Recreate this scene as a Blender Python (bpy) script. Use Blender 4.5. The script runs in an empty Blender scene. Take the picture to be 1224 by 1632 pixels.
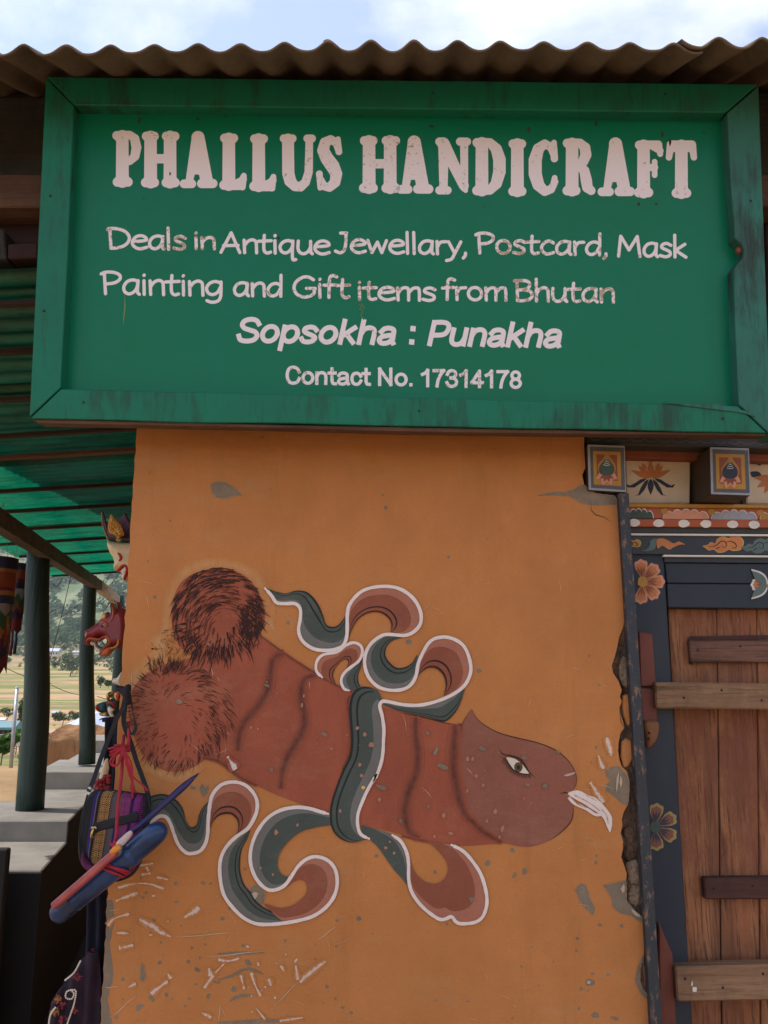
import bpy, bmesh, math, random
import numpy as np
from mathutils import Vector, Matrix, noise
from mathutils.geometry import tessellate_polygon

SC = bpy.context.scene
COL = SC.collection
R = math.radians

# ------------------------------------------------------------------ camera
PITCH = R(11.6); FPX = 1300.0; EYE = Vector((0, 0, 1.62))
cam_d = bpy.data.cameras.new("camera"); cam = bpy.data.objects.new("camera", cam_d)
COL.objects.link(cam); SC.camera = cam
cam.location = EYE; cam.rotation_euler = (R(90) + PITCH, 0, 0)
cam_d.sensor_fit = 'HORIZONTAL'; cam_d.sensor_width = 36; cam_d.lens = 36 * FPX / 1224
cam_d.clip_start = 0.05; cam_d.clip_end = 20000

# ------------------------------------------------------------------ sky, sun, exposure
SUN_DIR = Vector((-0.50, 0.10, 0.86)).normalized()      # direction towards the sun
SUN_EL = math.asin(SUN_DIR.z); SUN_AZ = math.atan2(SUN_DIR.x, SUN_DIR.y)
w = bpy.data.worlds.new("World"); SC.world = w; w.use_nodes = True
nt = w.node_tree; nt.nodes.clear()
wo = nt.nodes.new('ShaderNodeOutputWorld'); bg = nt.nodes.new('ShaderNodeBackground')
sky = nt.nodes.new('ShaderNodeTexSky'); sky.sky_type = 'NISHITA'; sky.sun_disc = False
sky.sun_elevation = SUN_EL; sky.sun_rotation = SUN_AZ; sky.altitude = 1300; sky.air_density = 1.0; sky.dust_density = 1.0
SKY_STRENGTH = 0.15
tc = nt.nodes.new('ShaderNodeTexCoord'); mp = nt.nodes.new('ShaderNodeMapping'); mp.inputs['Scale'].default_value = (1, 1, 2.2)
nz = nt.nodes.new('ShaderNodeTexNoise'); nz.inputs['Scale'].default_value = 2.6; nz.inputs['Detail'].default_value = 9; nz.inputs['Roughness'].default_value = .6; nz.inputs['Distortion'].default_value = .3
cr = nt.nodes.new('ShaderNodeValToRGB'); cr.color_ramp.elements[0].position = .45; cr.color_ramp.elements[1].position = .66
cr.color_ramp.elements[0].color = (.22, .22, .22, 1); cr.color_ramp.elements[1].color = (1, 1, 1, 1)
mx = nt.nodes.new('ShaderNodeMixRGB'); mx.inputs[2].default_value = (4.6, 4.7, 5.1, 1)
nt.links.new(tc.outputs['Generated'], mp.inputs[0]); nt.links.new(mp.outputs[0], nz.inputs['Vector'])
nt.links.new(nz.outputs['Fac'], cr.inputs[0]); nt.links.new(cr.outputs[0], mx.inputs[0])
nt.links.new(sky.outputs[0], mx.inputs[1]); nt.links.new(mx.outputs[0], bg.inputs[0])
bg.inputs[1].default_value = SKY_STRENGTH; nt.links.new(bg.outputs[0], wo.inputs[0])
sun_d = bpy.data.lights.new("sun", 'SUN'); sun = bpy.data.objects.new("sun", sun_d); COL.objects.link(sun)
sun_d.energy = 2.4; sun_d.angle = R(.5); sun_d.color = (1, .95, .87)
sun.rotation_euler = SUN_DIR.to_track_quat('Z', 'Y').to_euler()
SC.view_settings.view_transform = 'Standard'; SC.view_settings.look = 'None'
SC.view_settings.exposure = 0.95; SC.view_settings.gamma = 1; SC.view_settings.use_curve_mapping = False
SC.cycles.max_bounces = 8; SC.cycles.transparent_max_bounces = 24; SC.cycles.use_denoising = True

# ------------------------------------------------------------------ geometry of the place
cp, sp = math.cos(PITCH), math.sin(PITCH)
def ray(px, py):
    dx = px - 612.0; dy = 816.0 - py
    return Vector((dx, FPX * cp - dy * sp, FPX * sp + dy * cp))
def at(px, py, Y):
    r = ray(px, py); return EYE + r * (Y / r.y)
def plane(p0, n):
    n = Vector(n).normalized()
    if n.y > 0: n = -n
    def f(px, py, off=0.0):
        r = ray(px, py); t = (p0 - EYE + n * off).dot(n) / r.dot(n)
        return EYE + r * t
    f.n = n
    return f
WY = 2.2
WALL = plane(Vector((0, WY, 0)), (0, -1, 0))
_a, _b = at(612, 130, 1.955), at(612, 680, 2.06)
SIGN = plane(_b, Vector((1, 0, 0)).cross(_b - _a))
def yplane(Y): return plane(Vector((0, Y, 0)), (0, -1, 0))

# ------------------------------------------------------------------ object helpers
rng = random.Random(7)
def thing(name, label, cat, loc, group=None, kind=None):
    o = bpy.data.objects.new(name, None); COL.objects.link(o); o.empty_display_size = .05
    o.location = loc
    if kind: o['kind'] = kind
    else: o['category'] = cat
    if label: o['label'] = label
    if group: o['group'] = group
    return o
def rootloc(p):
    l = Vector((0, 0, 0))
    while p is not None: l += p.location; p = p.parent
    return l
def mesh(name, verts, faces, m, parent=None, smooth=False, label=None, kind=None):
    l = rootloc(parent)
    me = bpy.data.meshes.new(name)
    me.from_pydata([tuple(Vector(v) - l) for v in verts], [], faces)
    if isinstance(m, (list, tuple)):
        for q in m: me.materials.append(q)
    else: me.materials.append(m)
    me.update()
    if smooth: me.polygons.foreach_set('use_smooth', [True] * len(me.polygons))
    o = bpy.data.objects.new(name, me); COL.objects.link(o); o.parent = parent
    if label: o['label'] = label
    if kind: o['kind'] = kind
    return o
def from_bm(name, bm, m, parent=None, smooth=False, label=None, kind=None):
    bm.normal_update()
    vs = [v.co.copy() for v in bm.verts]; bm.verts.index_update()
    fs = [[v.index for v in f.verts] for f in bm.faces]; bm.free()
    return mesh(name, vs, fs, m, parent, smooth, label, kind)
def top(o, label, cat, group=None):
    o['label'] = label; o['category'] = cat
    if group: o['group'] = group
    return o
class MB:
    def __init__(s): s.v = []; s.f = []
    def add(s, v, f):
        n = len(s.v); s.v += [Vector(x) for x in v]; s.f += [[i + n for i in q] for q in f]
    def hexa(s, c):   # 8 corners: front 4 (ccw), back 4
        s.add(c, [(0, 1, 2, 3), (7, 6, 5, 4), (0, 4, 5, 1), (1, 5, 6, 2), (2, 6, 7, 3), (3, 7, 4, 0)])
    def box(s, x0, x1, y0, y1, z0, z1):
        s.hexa([(x0, y0, z0), (x1, y0, z0), (x1, y0, z1), (x0, y0, z1), (x0, y1, z0), (x1, y1, z0), (x1, y1, z1), (x0, y1, z1)])
    def beam(s, a, b, wd, ht, up=(0, 0, 1)):
        a = Vector(a); b = Vector(b); d = (b - a).normalized(); u = Vector(up)
        sd = d.cross(u).normalized() * wd / 2; u2 = sd.cross(d).normalized() * ht / 2
        s.hexa([a - sd - u2, a + sd - u2, a + sd + u2, a - sd + u2, b - sd - u2, b + sd - u2, b + sd + u2, b - sd + u2])
    def tube(s, pts, r, n=8, caps=True):
        pts = [Vector(p) for p in pts]; k = len(pts)
        rr = r if isinstance(r, (list, tuple)) else [r] * k
        base = len(s.v); ref = None
        for i, p in enumerate(pts):
            d = (pts[min(i + 1, k - 1)] - pts[max(i - 1, 0)]).normalized()
            if ref is None:
                ref = d.orthogonal().normalized()
            ref = (ref - d * ref.dot(d))
            ref = ref.normalized() if ref.length > 1e-6 else d.orthogonal().normalized()
            b2 = d.cross(ref)
            for j in range(n):
                t = 2 * math.pi * j / n
                s.v.append(p + (ref * math.cos(t) + b2 * math.sin(t)) * rr[i])
        for i in range(k - 1):
            for j in range(n):
                a0 = base + i * n + j; a1 = base + i * n + (j + 1) % n
                s.f.append([a0, a1, a1 + n, a0 + n])
        if caps:
            s.f.append([base + j for j in range(n)][::-1]); s.f.append([base + (k - 1) * n + j for j in range(n)])
    def ball(s, c, r, n=8, m=6, sc=(1, 1, 1)):
        c = Vector(c); base = len(s.v)
        for i in range(1, m):
            th = math.pi * i / m
            for j in range(n):
                ph = 2 * math.pi * j / n
                s.v.append(c + Vector((r * sc[0] * math.sin(th) * math.cos(ph), r * sc[1] * math.sin(th) * math.sin(ph), r * sc[2] * math.cos(th))))
        t = len(s.v); s.v += [c + Vector((0, 0, r * sc[2])), c - Vector((0, 0, r * sc[2]))]
        for i in range(m - 2):
            for j in range(n):
                a0 = base + i * n + j; a1 = base + i * n + (j + 1) % n; s.f.append([a0, a0 + n, a1 + n, a1])
        for j in range(n):
            s.f.append([t, base + j, base + (j + 1) % n]); q = base + (m - 2) * n
            s.f.append([t + 1, q + (j + 1) % n, q + j])
    def build(s, name, m, parent=None, smooth=False, label=None, kind=None, bevel=0):
        if bevel:
            bm = bmesh.new()
            vs = [bm.verts.new(v) for v in s.v]
            for q in s.f: bm.faces.new([vs[i] for i in q])
            bmesh.ops.recalc_face_normals(bm, faces=bm.faces)
            bmesh.ops.bevel(bm, geom=list(bm.edges), offset=bevel, segments=1, affect='EDGES', clamp_overlap=True)
            return from_bm(name, bm, m, parent, smooth, label, kind)
        return mesh(name, s.v, s.f, m, parent, smooth, label, kind)

def pbox(name, q, Y, T, m, parent=None, bevel=.003, label=None):
    """box whose front face fills the pixel quad q (tl,tr,br,bl or x0,y0,x1,y1) on the plane y=Y, T deep behind it"""
    if not isinstance(q[0], (tuple, list)): x0, y0, x1, y1 = q; q = [(x0, y0), (x1, y0), (x1, y1), (x0, y1)]
    f = [at(px, py, Y) for px, py in q][::-1]
    b = MB(); b.hexa(f + [p + Vector((0, T, 0)) for p in f])
    return b.build(name, m, parent, bevel=bevel, label=label)
def cr_curve(pts, n=6, closed=False):
    P = [Vector((p[0], p[1])) for p in pts]; out = []; k = len(P)
    rngi = range(k) if closed else range(k - 1)
    for i in rngi:
        p0 = P[(i - 1) % k] if closed or i > 0 else P[i] * 2 - P[i + 1]
        p1 = P[i]; p2 = P[(i + 1) % k]
        p3 = P[(i + 2) % k] if closed or i + 2 < k else P[(i + 1) % k] * 2 - P[i]
        for j in range(n):
            t = j / n
            out.append(.5 * ((2 * p1) + (p2 - p0) * t + (2 * p0 - 5 * p1 + 4 * p2 - p3) * t * t + (3 * p1 - p0 - 3 * p2 + p3) * t ** 3))
    if not closed: out.append(P[-1])
    return [(v.x, v.y) for v in out]
def resample(pts, n):
    P = np.array(pts, float); d = np.r_[0, np.cumsum(np.hypot(*np.diff(P, axis=0).T))]
    t = np.linspace(0, d[-1], n); return np.c_[np.interp(t, d, P[:, 0]), np.interp(t, d, P[:, 1])]

class Sheet:
    """flat painted shapes on a plane, given in picture pixels and laid on the real surface"""
    def __init__(s, pl, off): s.pl = pl; s.off = off; s.v = []; s.f = []; s.a = []
    def P(s, x, y, extra=0): return s.pl(x, y, s.off + extra)
    def poly(s, pts, extra=0):
        s.off += 4e-6
        n = len(s.v); tri = tessellate_polygon([[Vector((x, y, 0)) for x, y in pts]])
        s.v += [s.P(x, y, extra) for x, y in pts]; s.a += [1] * len(pts)
        for t in tri:
            p = [pts[i] for i in t]
            cr_ = (p[1][0] - p[0][0]) * (p[2][1] - p[0][1]) - (p[1][1] - p[0][1]) * (p[2][0] - p[0][0])
            s.f.append([i + n for i in (t if cr_ < 0 else t[::-1])])
    def band(s, A, B, extra=0, aa=1, ab=1):
        n = len(s.v); k = len(A)
        for (x, y), (u, v) in zip(A, B): s.v += [s.P(x, y, extra), s.P(u, v, extra)]; s.a += [aa, ab]
        for i in range(k - 1): s.f.append([n + 2 * i, n + 2 * i + 1, n + 2 * i + 3, n + 2 * i + 2])
    def stroke(s, pts, wd, extra=0, taper=False, soft=False):
        P = np.array(pts, float); k = len(P)
        T = np.gradient(P, axis=0); L = np.hypot(T[:, 0], T[:, 1]) + 1e-9; N = np.c_[-T[:, 1] / L, T[:, 0] / L]
        ww = np.array(wd if isinstance(wd, (list, tuple, np.ndarray)) else [wd] * k, float) / 2
        if taper: ww = ww * np.sin(np.linspace(.12, math.pi - .05, k)) ** .7
        if soft:
            s.band(P + N * ww[:, None], P + N * ww[:, None] * .1, extra, 0, 1)
            s.band(P + N * ww[:, None] * .1, P - N * ww[:, None] * .1, extra, 1, 1)
            s.band(P - N * ww[:, None] * .1, P - N * ww[:, None], extra, 1, 0)
        else: s.band(P + N * ww[:, None], P - N * ww[:, None], extra)
    def build(s, name, m, parent, label=None, kind=None, alpha=False):
        o = mesh(name, s.v, s.f, m, parent, label=label, kind=kind)
        if alpha:
            at_ = o.data.attributes.new('cover', 'FLOAT', 'POINT'); at_.data.foreach_set('value', s.a)
        return o
def blob(cx, cy, rx, ry, rot=0, seed=0, n=14, j=.28):
    g = random.Random(seed); out = []
    for i in range(n):
        t = 2 * math.pi * i / n; k = 1 + g.uniform(-j, j)
        x, y = rx * k * math.cos(t), ry * k * math.sin(t)
        out.append((cx + x * math.cos(rot) - y * math.sin(rot), cy + x * math.sin(rot) + y * math.cos(rot)))
    return out

# signed fields -> flat meshes (used for lettering and for rounded, carved things)
def seg_d(X, Y, x0, y0, r0, x1, y1, r1):
    dx, dy = x1 - x0, y1 - y0; L = dx * dx + dy * dy + 1e-9
    t = np.clip(((X - x0) * dx + (Y - y0) * dy) / L, 0, 1)
    return np.hypot(X - x0 - t * dx, Y - y0 - t * dy) - (r0 + (r1 - r0) * t)
def poly_sd(X, Y, pts):
    P = np.array(pts, float); ins = np.zeros(X.shape, bool); D = np.full(X.shape, 1e9)
    for i in range(len(P)):
        x0, y0 = P[i]; x1, y1 = P[(i + 1) % len(P)]
        D = np.minimum(D, seg_d(X, Y, x0, y0, 0, x1, y1, 0))
        c = ((y0 > Y) != (y1 > Y)) & (X < (x1 - x0) * (Y - y0) / ((y1 - y0) if y1 != y0 else 1e-9) + x0)
        ins ^= c
    return np.where(ins, D, -D)
def msq(F, x0, y0, h, merge=True):
    """F>0 is inside; returns 2d verts and faces"""
    V = []; idx = {}; faces = []; ny, nx = F.shape
    def vid(k, x, y):
        if k not in idx: idx[k] = len(V); V.append((x0 + x * h, y0 + y * h))
        return idx[k]
    I = F > 0; s = I[:-1, :-1].astype(int) + I[:-1, 1:] + I[1:, 1:] + I[1:, :-1]
    for j in range(ny - 1):
        row = s[j]; i = 0
        while i < nx - 1:
            if row[i] == 0: i += 1; continue
            if row[i] == 4:
                e = i
                while merge and e + 1 < nx - 1 and row[e + 1] == 4: e += 1
                faces.append([vid((i, j), i, j), vid((i, j + 1), i, j + 1), vid((e + 1, j + 1), e + 1, j + 1), vid((e + 1, j), e + 1, j)])
                i = e + 1; continue
            C = [(i, j), (i, j + 1), (i + 1, j + 1), (i + 1, j)]; q = []
            for a in range(4):
                p, r = C[a], C[(a + 1) % 4]; fp, fr = F[p[1], p[0]], F[r[1], r[0]]
                if fp > 0: q.append(vid(p, *p))
                if (fp > 0) != (fr > 0):
                    t = fp / (fp - fr); k = ('e',) + tuple(sorted((p, r)))
                    q.append(vid(k, p[0] + (r[0] - p[0]) * t, p[1] + (r[1] - p[1]) * t))
            if len(q) >= 3: faces.append(q)
            i += 1
    return V, faces
def inflate(name, outline, Y, tf, Rr, m, parent, step=1.0, tb=None, bump=None, pl=None, hole=None, label=None, edge=.0):
    """rounded solid with this outline (px) standing at depth Y; tf/tb bulge to front/back, Rr = px distance over which it rounds"""
    O = np.array(outline); x0, y0 = O.min(0) - 2 * step; x1, y1 = O.max(0) + 2 * step
    nx = int((x1 - x0) / step) + 2; ny = int((y1 - y0) / step) + 2
    X, Yg = np.meshgrid(x0 + np.arange(nx) * step, y0 + np.arange(ny) * step)
    F = poly_sd(X, Yg, outline)
    if hole: F = np.minimum(F, -poly_sd(X, Yg, hole))
    V, faces = msq(F, x0, y0, step, merge=False)
    A = np.array(V); d = poly_sd(A[:, 0], A[:, 1], outline)
    if hole: d = np.minimum(d, -poly_sd(A[:, 0], A[:, 1], hole))
    d = np.clip(d, 0, None); hgt = np.sqrt(np.clip(1 - (1 - np.clip(d / Rr, 0, 1)) ** 2, 0, 1))
    tb = tf if tb is None else tb
    vs = []; n = len(V)
    for sgn, th in ((-1, tf), (1, tb)):
        for (x, y), hh in zip(V, hgt):
            p = at(x, y, Y) if pl is None else pl(x, y)
            e = th * hh + edge
            if sgn < 0 and bump: e += bump(x, y) * min(1, hh * 2)
            vs.append(p + Vector((0, sgn * e, 0)))
    fs = [f for f in faces] + [[i + n for i in f[::-1]] for f in faces]
    if edge:
        cnt = {}
        for f in faces:
            for a in range(len(f)): k = (f[a], f[(a + 1) % len(f)]); cnt[k] = 1
        for (a, b) in cnt:
            if (b, a) not in cnt: fs.append([b, a, a + n, b + n])
    return mesh(name, vs, fs, m, parent, smooth=True, label=label)

# ------------------------------------------------------------------ materials
def s2l(c):
    return tuple((x / 12.92 if x <= .04045 else ((x + .055) / 1.055) ** 2.4) for x in [v / 255 for v in c])
class M_:
    def __init__(s, name):
        s.m = bpy.data.materials.new(name); s.m.use_nodes = True; s.t = s.m.node_tree
        s.b = s.t.nodes['Principled BSDF']; s.o = s.t.nodes['Material Output']; s.geo = s.n('ShaderNodeNewGeometry')
    def n(s, t, **k):
        x = s.t.nodes.new(t)
        for a, v in k.items():
            if a.startswith('i_'): x.inputs[a[2:]].default_value = v
            else: setattr(x, a, v)
        return x
    def l(s, a, b): s.t.links.new(a, b)
    def pos(s, sc=(1, 1, 1), rot=(0, 0, 0)):
        m = s.n('ShaderNodeMapping'); m.inputs['Scale'].default_value = sc; m.inputs['Rotation'].default_value = rot
        s.l(s.geo.outputs['Position'], m.inputs['Vector']); return m.outputs[0]
    def noise(s, scale, sc=(1, 1, 1), detail=5, rough=.6, dist=0, off=0, rot=(0, 0, 0)):
        x = s.n('ShaderNodeTexNoise'); x.inputs['Scale'].default_value = scale; x.inputs['Detail'].default_value = detail
        x.inputs['Roughness'].default_value = rough; x.inputs['Distortion'].default_value = dist
        p = s.pos(sc, rot)
        if off:
            v = s.n('ShaderNodeVectorMath'); v.operation = 'ADD'; v.inputs[1].default_value = (off, off * 1.7, off * .6); s.l(p, v.inputs[0]); p = v.outputs[0]
        s.l(p, x.inputs['Vector']); return x.outputs['Fac']
    def ramp(s, fac, lo, hi, a=0., b=1.):
        x = s.n('ShaderNodeMapRange'); x.inputs[1].default_value = lo; x.inputs[2].default_value = hi; x.inputs[3].default_value = a; x.inputs[4].default_value = b
        s.l(fac, x.inputs[0]); return x.outputs[0]
    def mix(s, fac, a, b, mode='MIX'):
        x = s.n('ShaderNodeMix'); x.data_type = 'RGBA'; x.blend_type = mode
        for k, v in ((0, fac), (6, a), (7, b)):
            if isinstance(v, (int, float)): x.inputs[k].default_value = v
            elif isinstance(v, tuple): x.inputs[k].default_value = tuple(v[:3]) + (1,)
            else: s.l(v, x.inputs[k])
        return x.outputs[2]
    def math(s, op, a, b=0.):
        x = s.n('ShaderNodeMath'); x.operation = op
        for k, v in ((0, a), (1, b)):
            if isinstance(v, (int, float)): x.inputs[k].default_value = v
            else: s.l(v, x.inputs[k])
        return x.outputs[0]
    def col(s, c):
        if isinstance(c, tuple): s.b.inputs['Base Color'].default_value = c + (1,)
        else: s.l(c, s.b.inputs['Base Color'])
    def bump(s, h, st=.3, dist=.01):
        x = s.n('ShaderNodeBump'); x.inputs['Strength'].default_value = st; x.inputs['Distance'].default_value = dist
        s.l(h, x.inputs['Height']); s.l(x.outputs[0], s.b.inputs['Normal'])
    def rough(s, r, spec=.5, metal=0):
        s.b.inputs['Roughness'].default_value = r; s.b.inputs['Specular IOR Level'].default_value = spec; s.b.inputs['Metallic'].default_value = metal
    def alpha(s, a): s.l(a, s.b.inputs['Alpha'])
def basic(name, c, c2=None, sc=8, rough=.75, bump=.15, bs=60, stretch=(1, 1, 1), spec=.4, metal=0, bd=.004):
    m = M_(name); c2 = c2 or tuple(x * .72 for x in c)
    f = m.ramp(m.noise(sc, stretch), .35, .65); g = m.ramp(m.noise(sc * 7, stretch, off=3), .3, .7, .86, 1.1)
    x = m.mix(f, c, c2); x = m.mix(1., x, m.mix(g, (.86,) * 3, (1.1,) * 3), 'MULTIPLY'); m.col(x)
    m.rough(rough, spec, metal); m.bump(m.noise(bs, stretch, off=1), bump, bd); return m.m
def plaster_bump(m):
    a = m.noise(3.2, detail=3); b = m.noise(38, detail=6, rough=.65); c = m.noise(260, detail=2)
    tw = m.noise(11, (.5, 1, 1.8), detail=3, off=17, rot=(0, .5, 0))
    h = m.math('ADD', m.math('MULTIPLY', a, 2.2), m.math('ADD', m.math('MULTIPLY', b, .30), m.math('ADD', m.math('MULTIPLY', c, .09), m.math('MULTIPLY', tw, .35))))
    m.bump(h, .8, .009)
def plaster_col(m, c, var, dirt=True):
    big = m.ramp(m.noise(1.7, detail=3), .3, .7); mid = m.ramp(m.noise(9, (1, 1, .6), off=5, detail=7, rough=.7), .28, .72)
    lo = tuple(x * (1 - var) for x in c); hi = tuple(min(1, x * (1 + var)) for x in c)
    x = m.mix(mid, lo, hi); x = m.mix(m.math('MULTIPLY', big, .35), x, tuple(v * .8 for v in c))
    gr = m.ramp(m.noise(210, detail=2, off=19), .3, .7, .90, 1.10); x = m.mix(1., x, m.mix(gr, (0, 0, 0), (1, 1, 1)), 'MULTIPLY')
    st2 = m.ramp(m.noise(2.6, (1, 1, .8), off=61, detail=7, rough=.6), .42, .66); x = m.mix(m.math('MULTIPLY', st2, .32), x, tuple(v * .62 for v in c))
    sp_ = m.ramp(m.noise(150, detail=2, off=9), .30, .24); x = m.mix(m.math('MULTIPLY', sp_, .45), x, (.09, .06, .04))
    if dirt:
        sp2 = m.ramp(m.noise(34, detail=4, off=13, rough=.5), .26, .22); x = m.mix(m.math('MULTIPLY', sp2, .6), x, (.16, .12, .085))
        du = m.ramp(m.noise(5, (1, 1, 2.5), off=21, detail=8, rough=.75), .52, .78); x = m.mix(m.math('MULTIPLY', du, .22), x, (.42, .30, .18))
        ln = m.ramp(m.noise(7, (2.2, 1, .25), off=41, detail=6, rough=.7), .56, .74); x = m.mix(m.math('MULTIPLY', ln, .26), x, tuple(v * .55 for v in c))
    return x
def plaster(name, c, var=.16, dirt=True, cover=False, over=None):
    """painted on the same plaster as the wall: shares its relief, dust and wear; over = the paint underneath, blended by the brush cover"""
    m = M_(name); x = plaster_col(m, c, var, dirt)
    if cover:
        a = m.n('ShaderNodeAttribute', attribute_name='cover').outputs['Fac']; k = m.noise(70, detail=5, off=2, rough=.7)
        if cover == 'soft': al = m.math('MULTIPLY', m.ramp(a, 0., 1., 0., .80), m.ramp(k, .25, .7, .55, 1.))
        elif cover == 'halo': al = m.math('MULTIPLY', m.ramp(a, 0., 1., 0., .85), m.ramp(m.noise(30, (1, 1, .3), detail=6, off=8, rough=.75), .35, .62, 0., 1.))
        else: al = m.ramp(m.math('ADD', a, m.math('MULTIPLY', m.noise(75, (1, 1, 1), detail=8, off=2, rough=.8), 2.2)), 1.78, 2.0, 0., float(cover))
        x = m.mix(al, plaster_col(m, *(over or (OCHRE, .10))), x)
    m.col(x); m.rough(.82, .25); plaster_bump(m)
    return m.m
OCHRE = (.51, .196, .060)
mat_wall = plaster('ochre_limewash', OCHRE, .10)
mat_wall_side = plaster('ochre_side', (.42, .2, .075), .1)
mat_body = plaster('mural_red', (.34, .088, .047), .2)
mat_head = plaster('mural_rose', (.285, .10, .066), .12)
mat_fold = plaster('mural_fold', (.045, .02, .018), .2, False, cover='soft', over=((.34, .088, .047), .2))
mat_halo = plaster('mural_halo', (.52, .29, .125), .12, False, cover='halo')
mat_hair = plaster('mural_black', (.040, .018, .015), .2, False)
mat_rg_dark = plaster('ribbon_dark', (.022, .026, .024), .2, False)
mat_rg = plaster('ribbon_green_grey', (.075, .088, .074), .16)
mat_rg_l = plaster('ribbon_light_grey', (.165, .155, .14), .14)
mat_rr = plaster('ribbon_red', (.27, .082, .046), .13)
mat_rr_l = plaster('ribbon_rose', (.40, .15, .095), .12)
mat_rr_d = plaster('ribbon_red_dark', (.05, .018, .014), .2, False)
mat_white = plaster('mural_white', (.80, .66, .60), .06, False)
mat_eye_w = plaster('eye_white', (.72, .62, .5), .05, False)
mat_eye_i = plaster('eye_brown', (.12, .07, .035), .2, False)
mat_chip = plaster('bare_plaster', (.225, .165, .115), .38)
mat_chip_l = plaster('chalky_plaster', (.50, .38, .27), .15)
mat_smear = plaster('white_smear', (.68, .58, .52), .08, False, cover=.8)
mat_scratch = plaster('pale_scratch', (.60, .42, .27), .1, False, cover=.8)

def green_paint(name, base, base2, stain, streak=True, rough=.42, gloss=.5):
    m = M_(name)
    a = m.ramp(m.noise(4, (1, 1, 1), detail=4), .3, .7); x = m.mix(a, base, base2)
    if streak:
        s1 = m.noise(26, (1, 1, .10), detail=6, rough=.75, off=4); s2 = m.noise(3.0, detail=3, off=8)
        f = m.ramp(m.math('ADD', s1, m.math('MULTIPLY', s2, 1.1)), 1.05, 1.25); x = m.mix(m.math('MULTIPLY', f, stain), x, (.022, .03, .024))
        s3 = m.noise(90, (1, 1, .05), detail=5, rough=.8, off=14); f3 = m.ramp(s3, .54, .66); x = m.mix(m.math('MULTIPLY', f3, stain * .5), x, (.02, .03, .022))
        s4 = m.ramp(m.noise(30, detail=3, off=31), .76, .80); x = m.mix(s4, x, (.1, .03, .02))
    else:
        f = m.ramp(m.noise(14, detail=8, rough=.8, off=4), .5, .8); x = m.mix(m.math('MULTIPLY', f, .12), x, (.05, .20, .15))
    m.col(x); m.rough(rough, gloss)
    m.bump(m.noise(60, (1, 1, .15), detail=5, off=2), .25 if streak else .05, .003); return m.m
mat_frame = green_paint('green_frame_paint', (.006, .165, .092), (.010, .13, .078), .7, True, .5, .22)
mat_frame_r = green_paint('green_frame_paint_faded', (.024, .17, .12), (.03, .11, .085), .9, True, .5, .25)
mat_panel = green_paint('green_sign_enamel', (.002, .150, .072), (.003, .160, .084), 0, False, .34, .20)
def letter_mat(name, wear):
    m = M_(name); k = m.noise(85, detail=8, rough=.75, off=6); g = m.noise(3.5, detail=2, off=2)
    f = m.ramp(m.math('ADD', k, m.math('MULTIPLY', g, .5)), .92 - wear, .95 - wear)
    x = m.mix(f, (.80, .70, .72), (.42, .31, .22)); f2 = m.ramp(m.noise(40, detail=6, rough=.8, off=16), .78, .80)
    x = m.mix(f2, x, (.03, .14, .09)); m.col(x); m.rough(.6, .3); return m.m
mat_title = letter_mat('title_paint', .045); mat_line_w = letter_mat('worn_line_paint', .15); mat_line = letter_mat('line_paint', .05)

def wood(name, c1, c2, dark=(.03, .016, .01), axis='z', scale=9, wear=.5, red=None, rough=.75):
    m = M_(name); st = {'z': (1, 1, .05), 'x': (.05, 1, 1), 'y': (1, .05, 1)}[axis]
    g = m.noise(scale * 4, st, detail=8, rough=.7, dist=.6); g2 = m.noise(scale, st, detail=4, off=7)
    x = m.mix(m.ramp(g, .34, .66), c1, c2); x = m.mix(m.ramp(g2, .55, .75, 0, wear), x, dark)
    fine = m.noise(scale * 16, st, detail=4, rough=.8, off=3); x = m.mix(m.ramp(fine, .5, .62, 0., .75 * wear + .15), x, dark)
    bl = m.ramp(m.noise(5, (1, 1, .5), detail=7, rough=.75, off=23), .46, .68, 0, .75); x = m.mix(bl, x, tuple(v * .38 for v in c1))
    gp = m.ramp(m.noise(scale * 2.2, st, detail=3, off=33, dist=1.2), .60, .66, 0, .55); x = m.mix(gp, x, dark)
    if red:
        r = m.ramp(m.noise(7, (1, 1, .45), detail=9, rough=.8, off=11), .46, .62, 0, .75); x = m.mix(r, x, red)
    m.col(x); m.rough(rough, .3); m.bump(m.math('ADD', g, m.math('MULTIPLY', fine, .8)), .45, .004); return m.m
mat_plank = wood('weathered_red_plank', (.26, .088, .036), (.36, .155, .070), dark=(.05, .02, .013), wear=.8, red=(.17, .055, .034))
mat_rail = wood('bare_rail_wood', (.33, .185, .10), (.22, .11, .058), axis='x', wear=.35)
mat_bar = wood('old_bar_wood', (.13, .052, .032), (.20, .10, .068), axis='x', wear=.5)
mat_handle = wood('dark_bar_wood', (.055, .022, .017), (.09, .035, .025), axis='x', wear=.4)
mat_beam_br = wood('raw_brown_timber', (.15, .075, .045), (.09, .042, .028), axis='x', wear=.4)
mat_beam_dk = wood('soot_dark_timber', (.035, .033, .030), (.05, .045, .038), axis='x', wear=.4)
mat_beam_red = wood('dark_red_timber', (.045, .014, .012), (.03, .012, .011), axis='x', wear=.4)
mat_batten = wood('roof_batten_wood', (.028, .016, .012), (.045, .022, .016), axis='x', wear=.3)
mat_beam_g = wood('veranda_beam_wood', (.045, .035, .028), (.16, .10, .07), axis='y', wear=.5)
mat_slate = basic('slate_blue_paint', (.036, .040, .047), (.022, .027, .036), 5, .6, .3, 40)
mat_slate2 = basic('blue_black_paint', (.026, .029, .038), (.014, .020, .034), 4, .6, .3, 40, (1, 1, .3))
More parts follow.
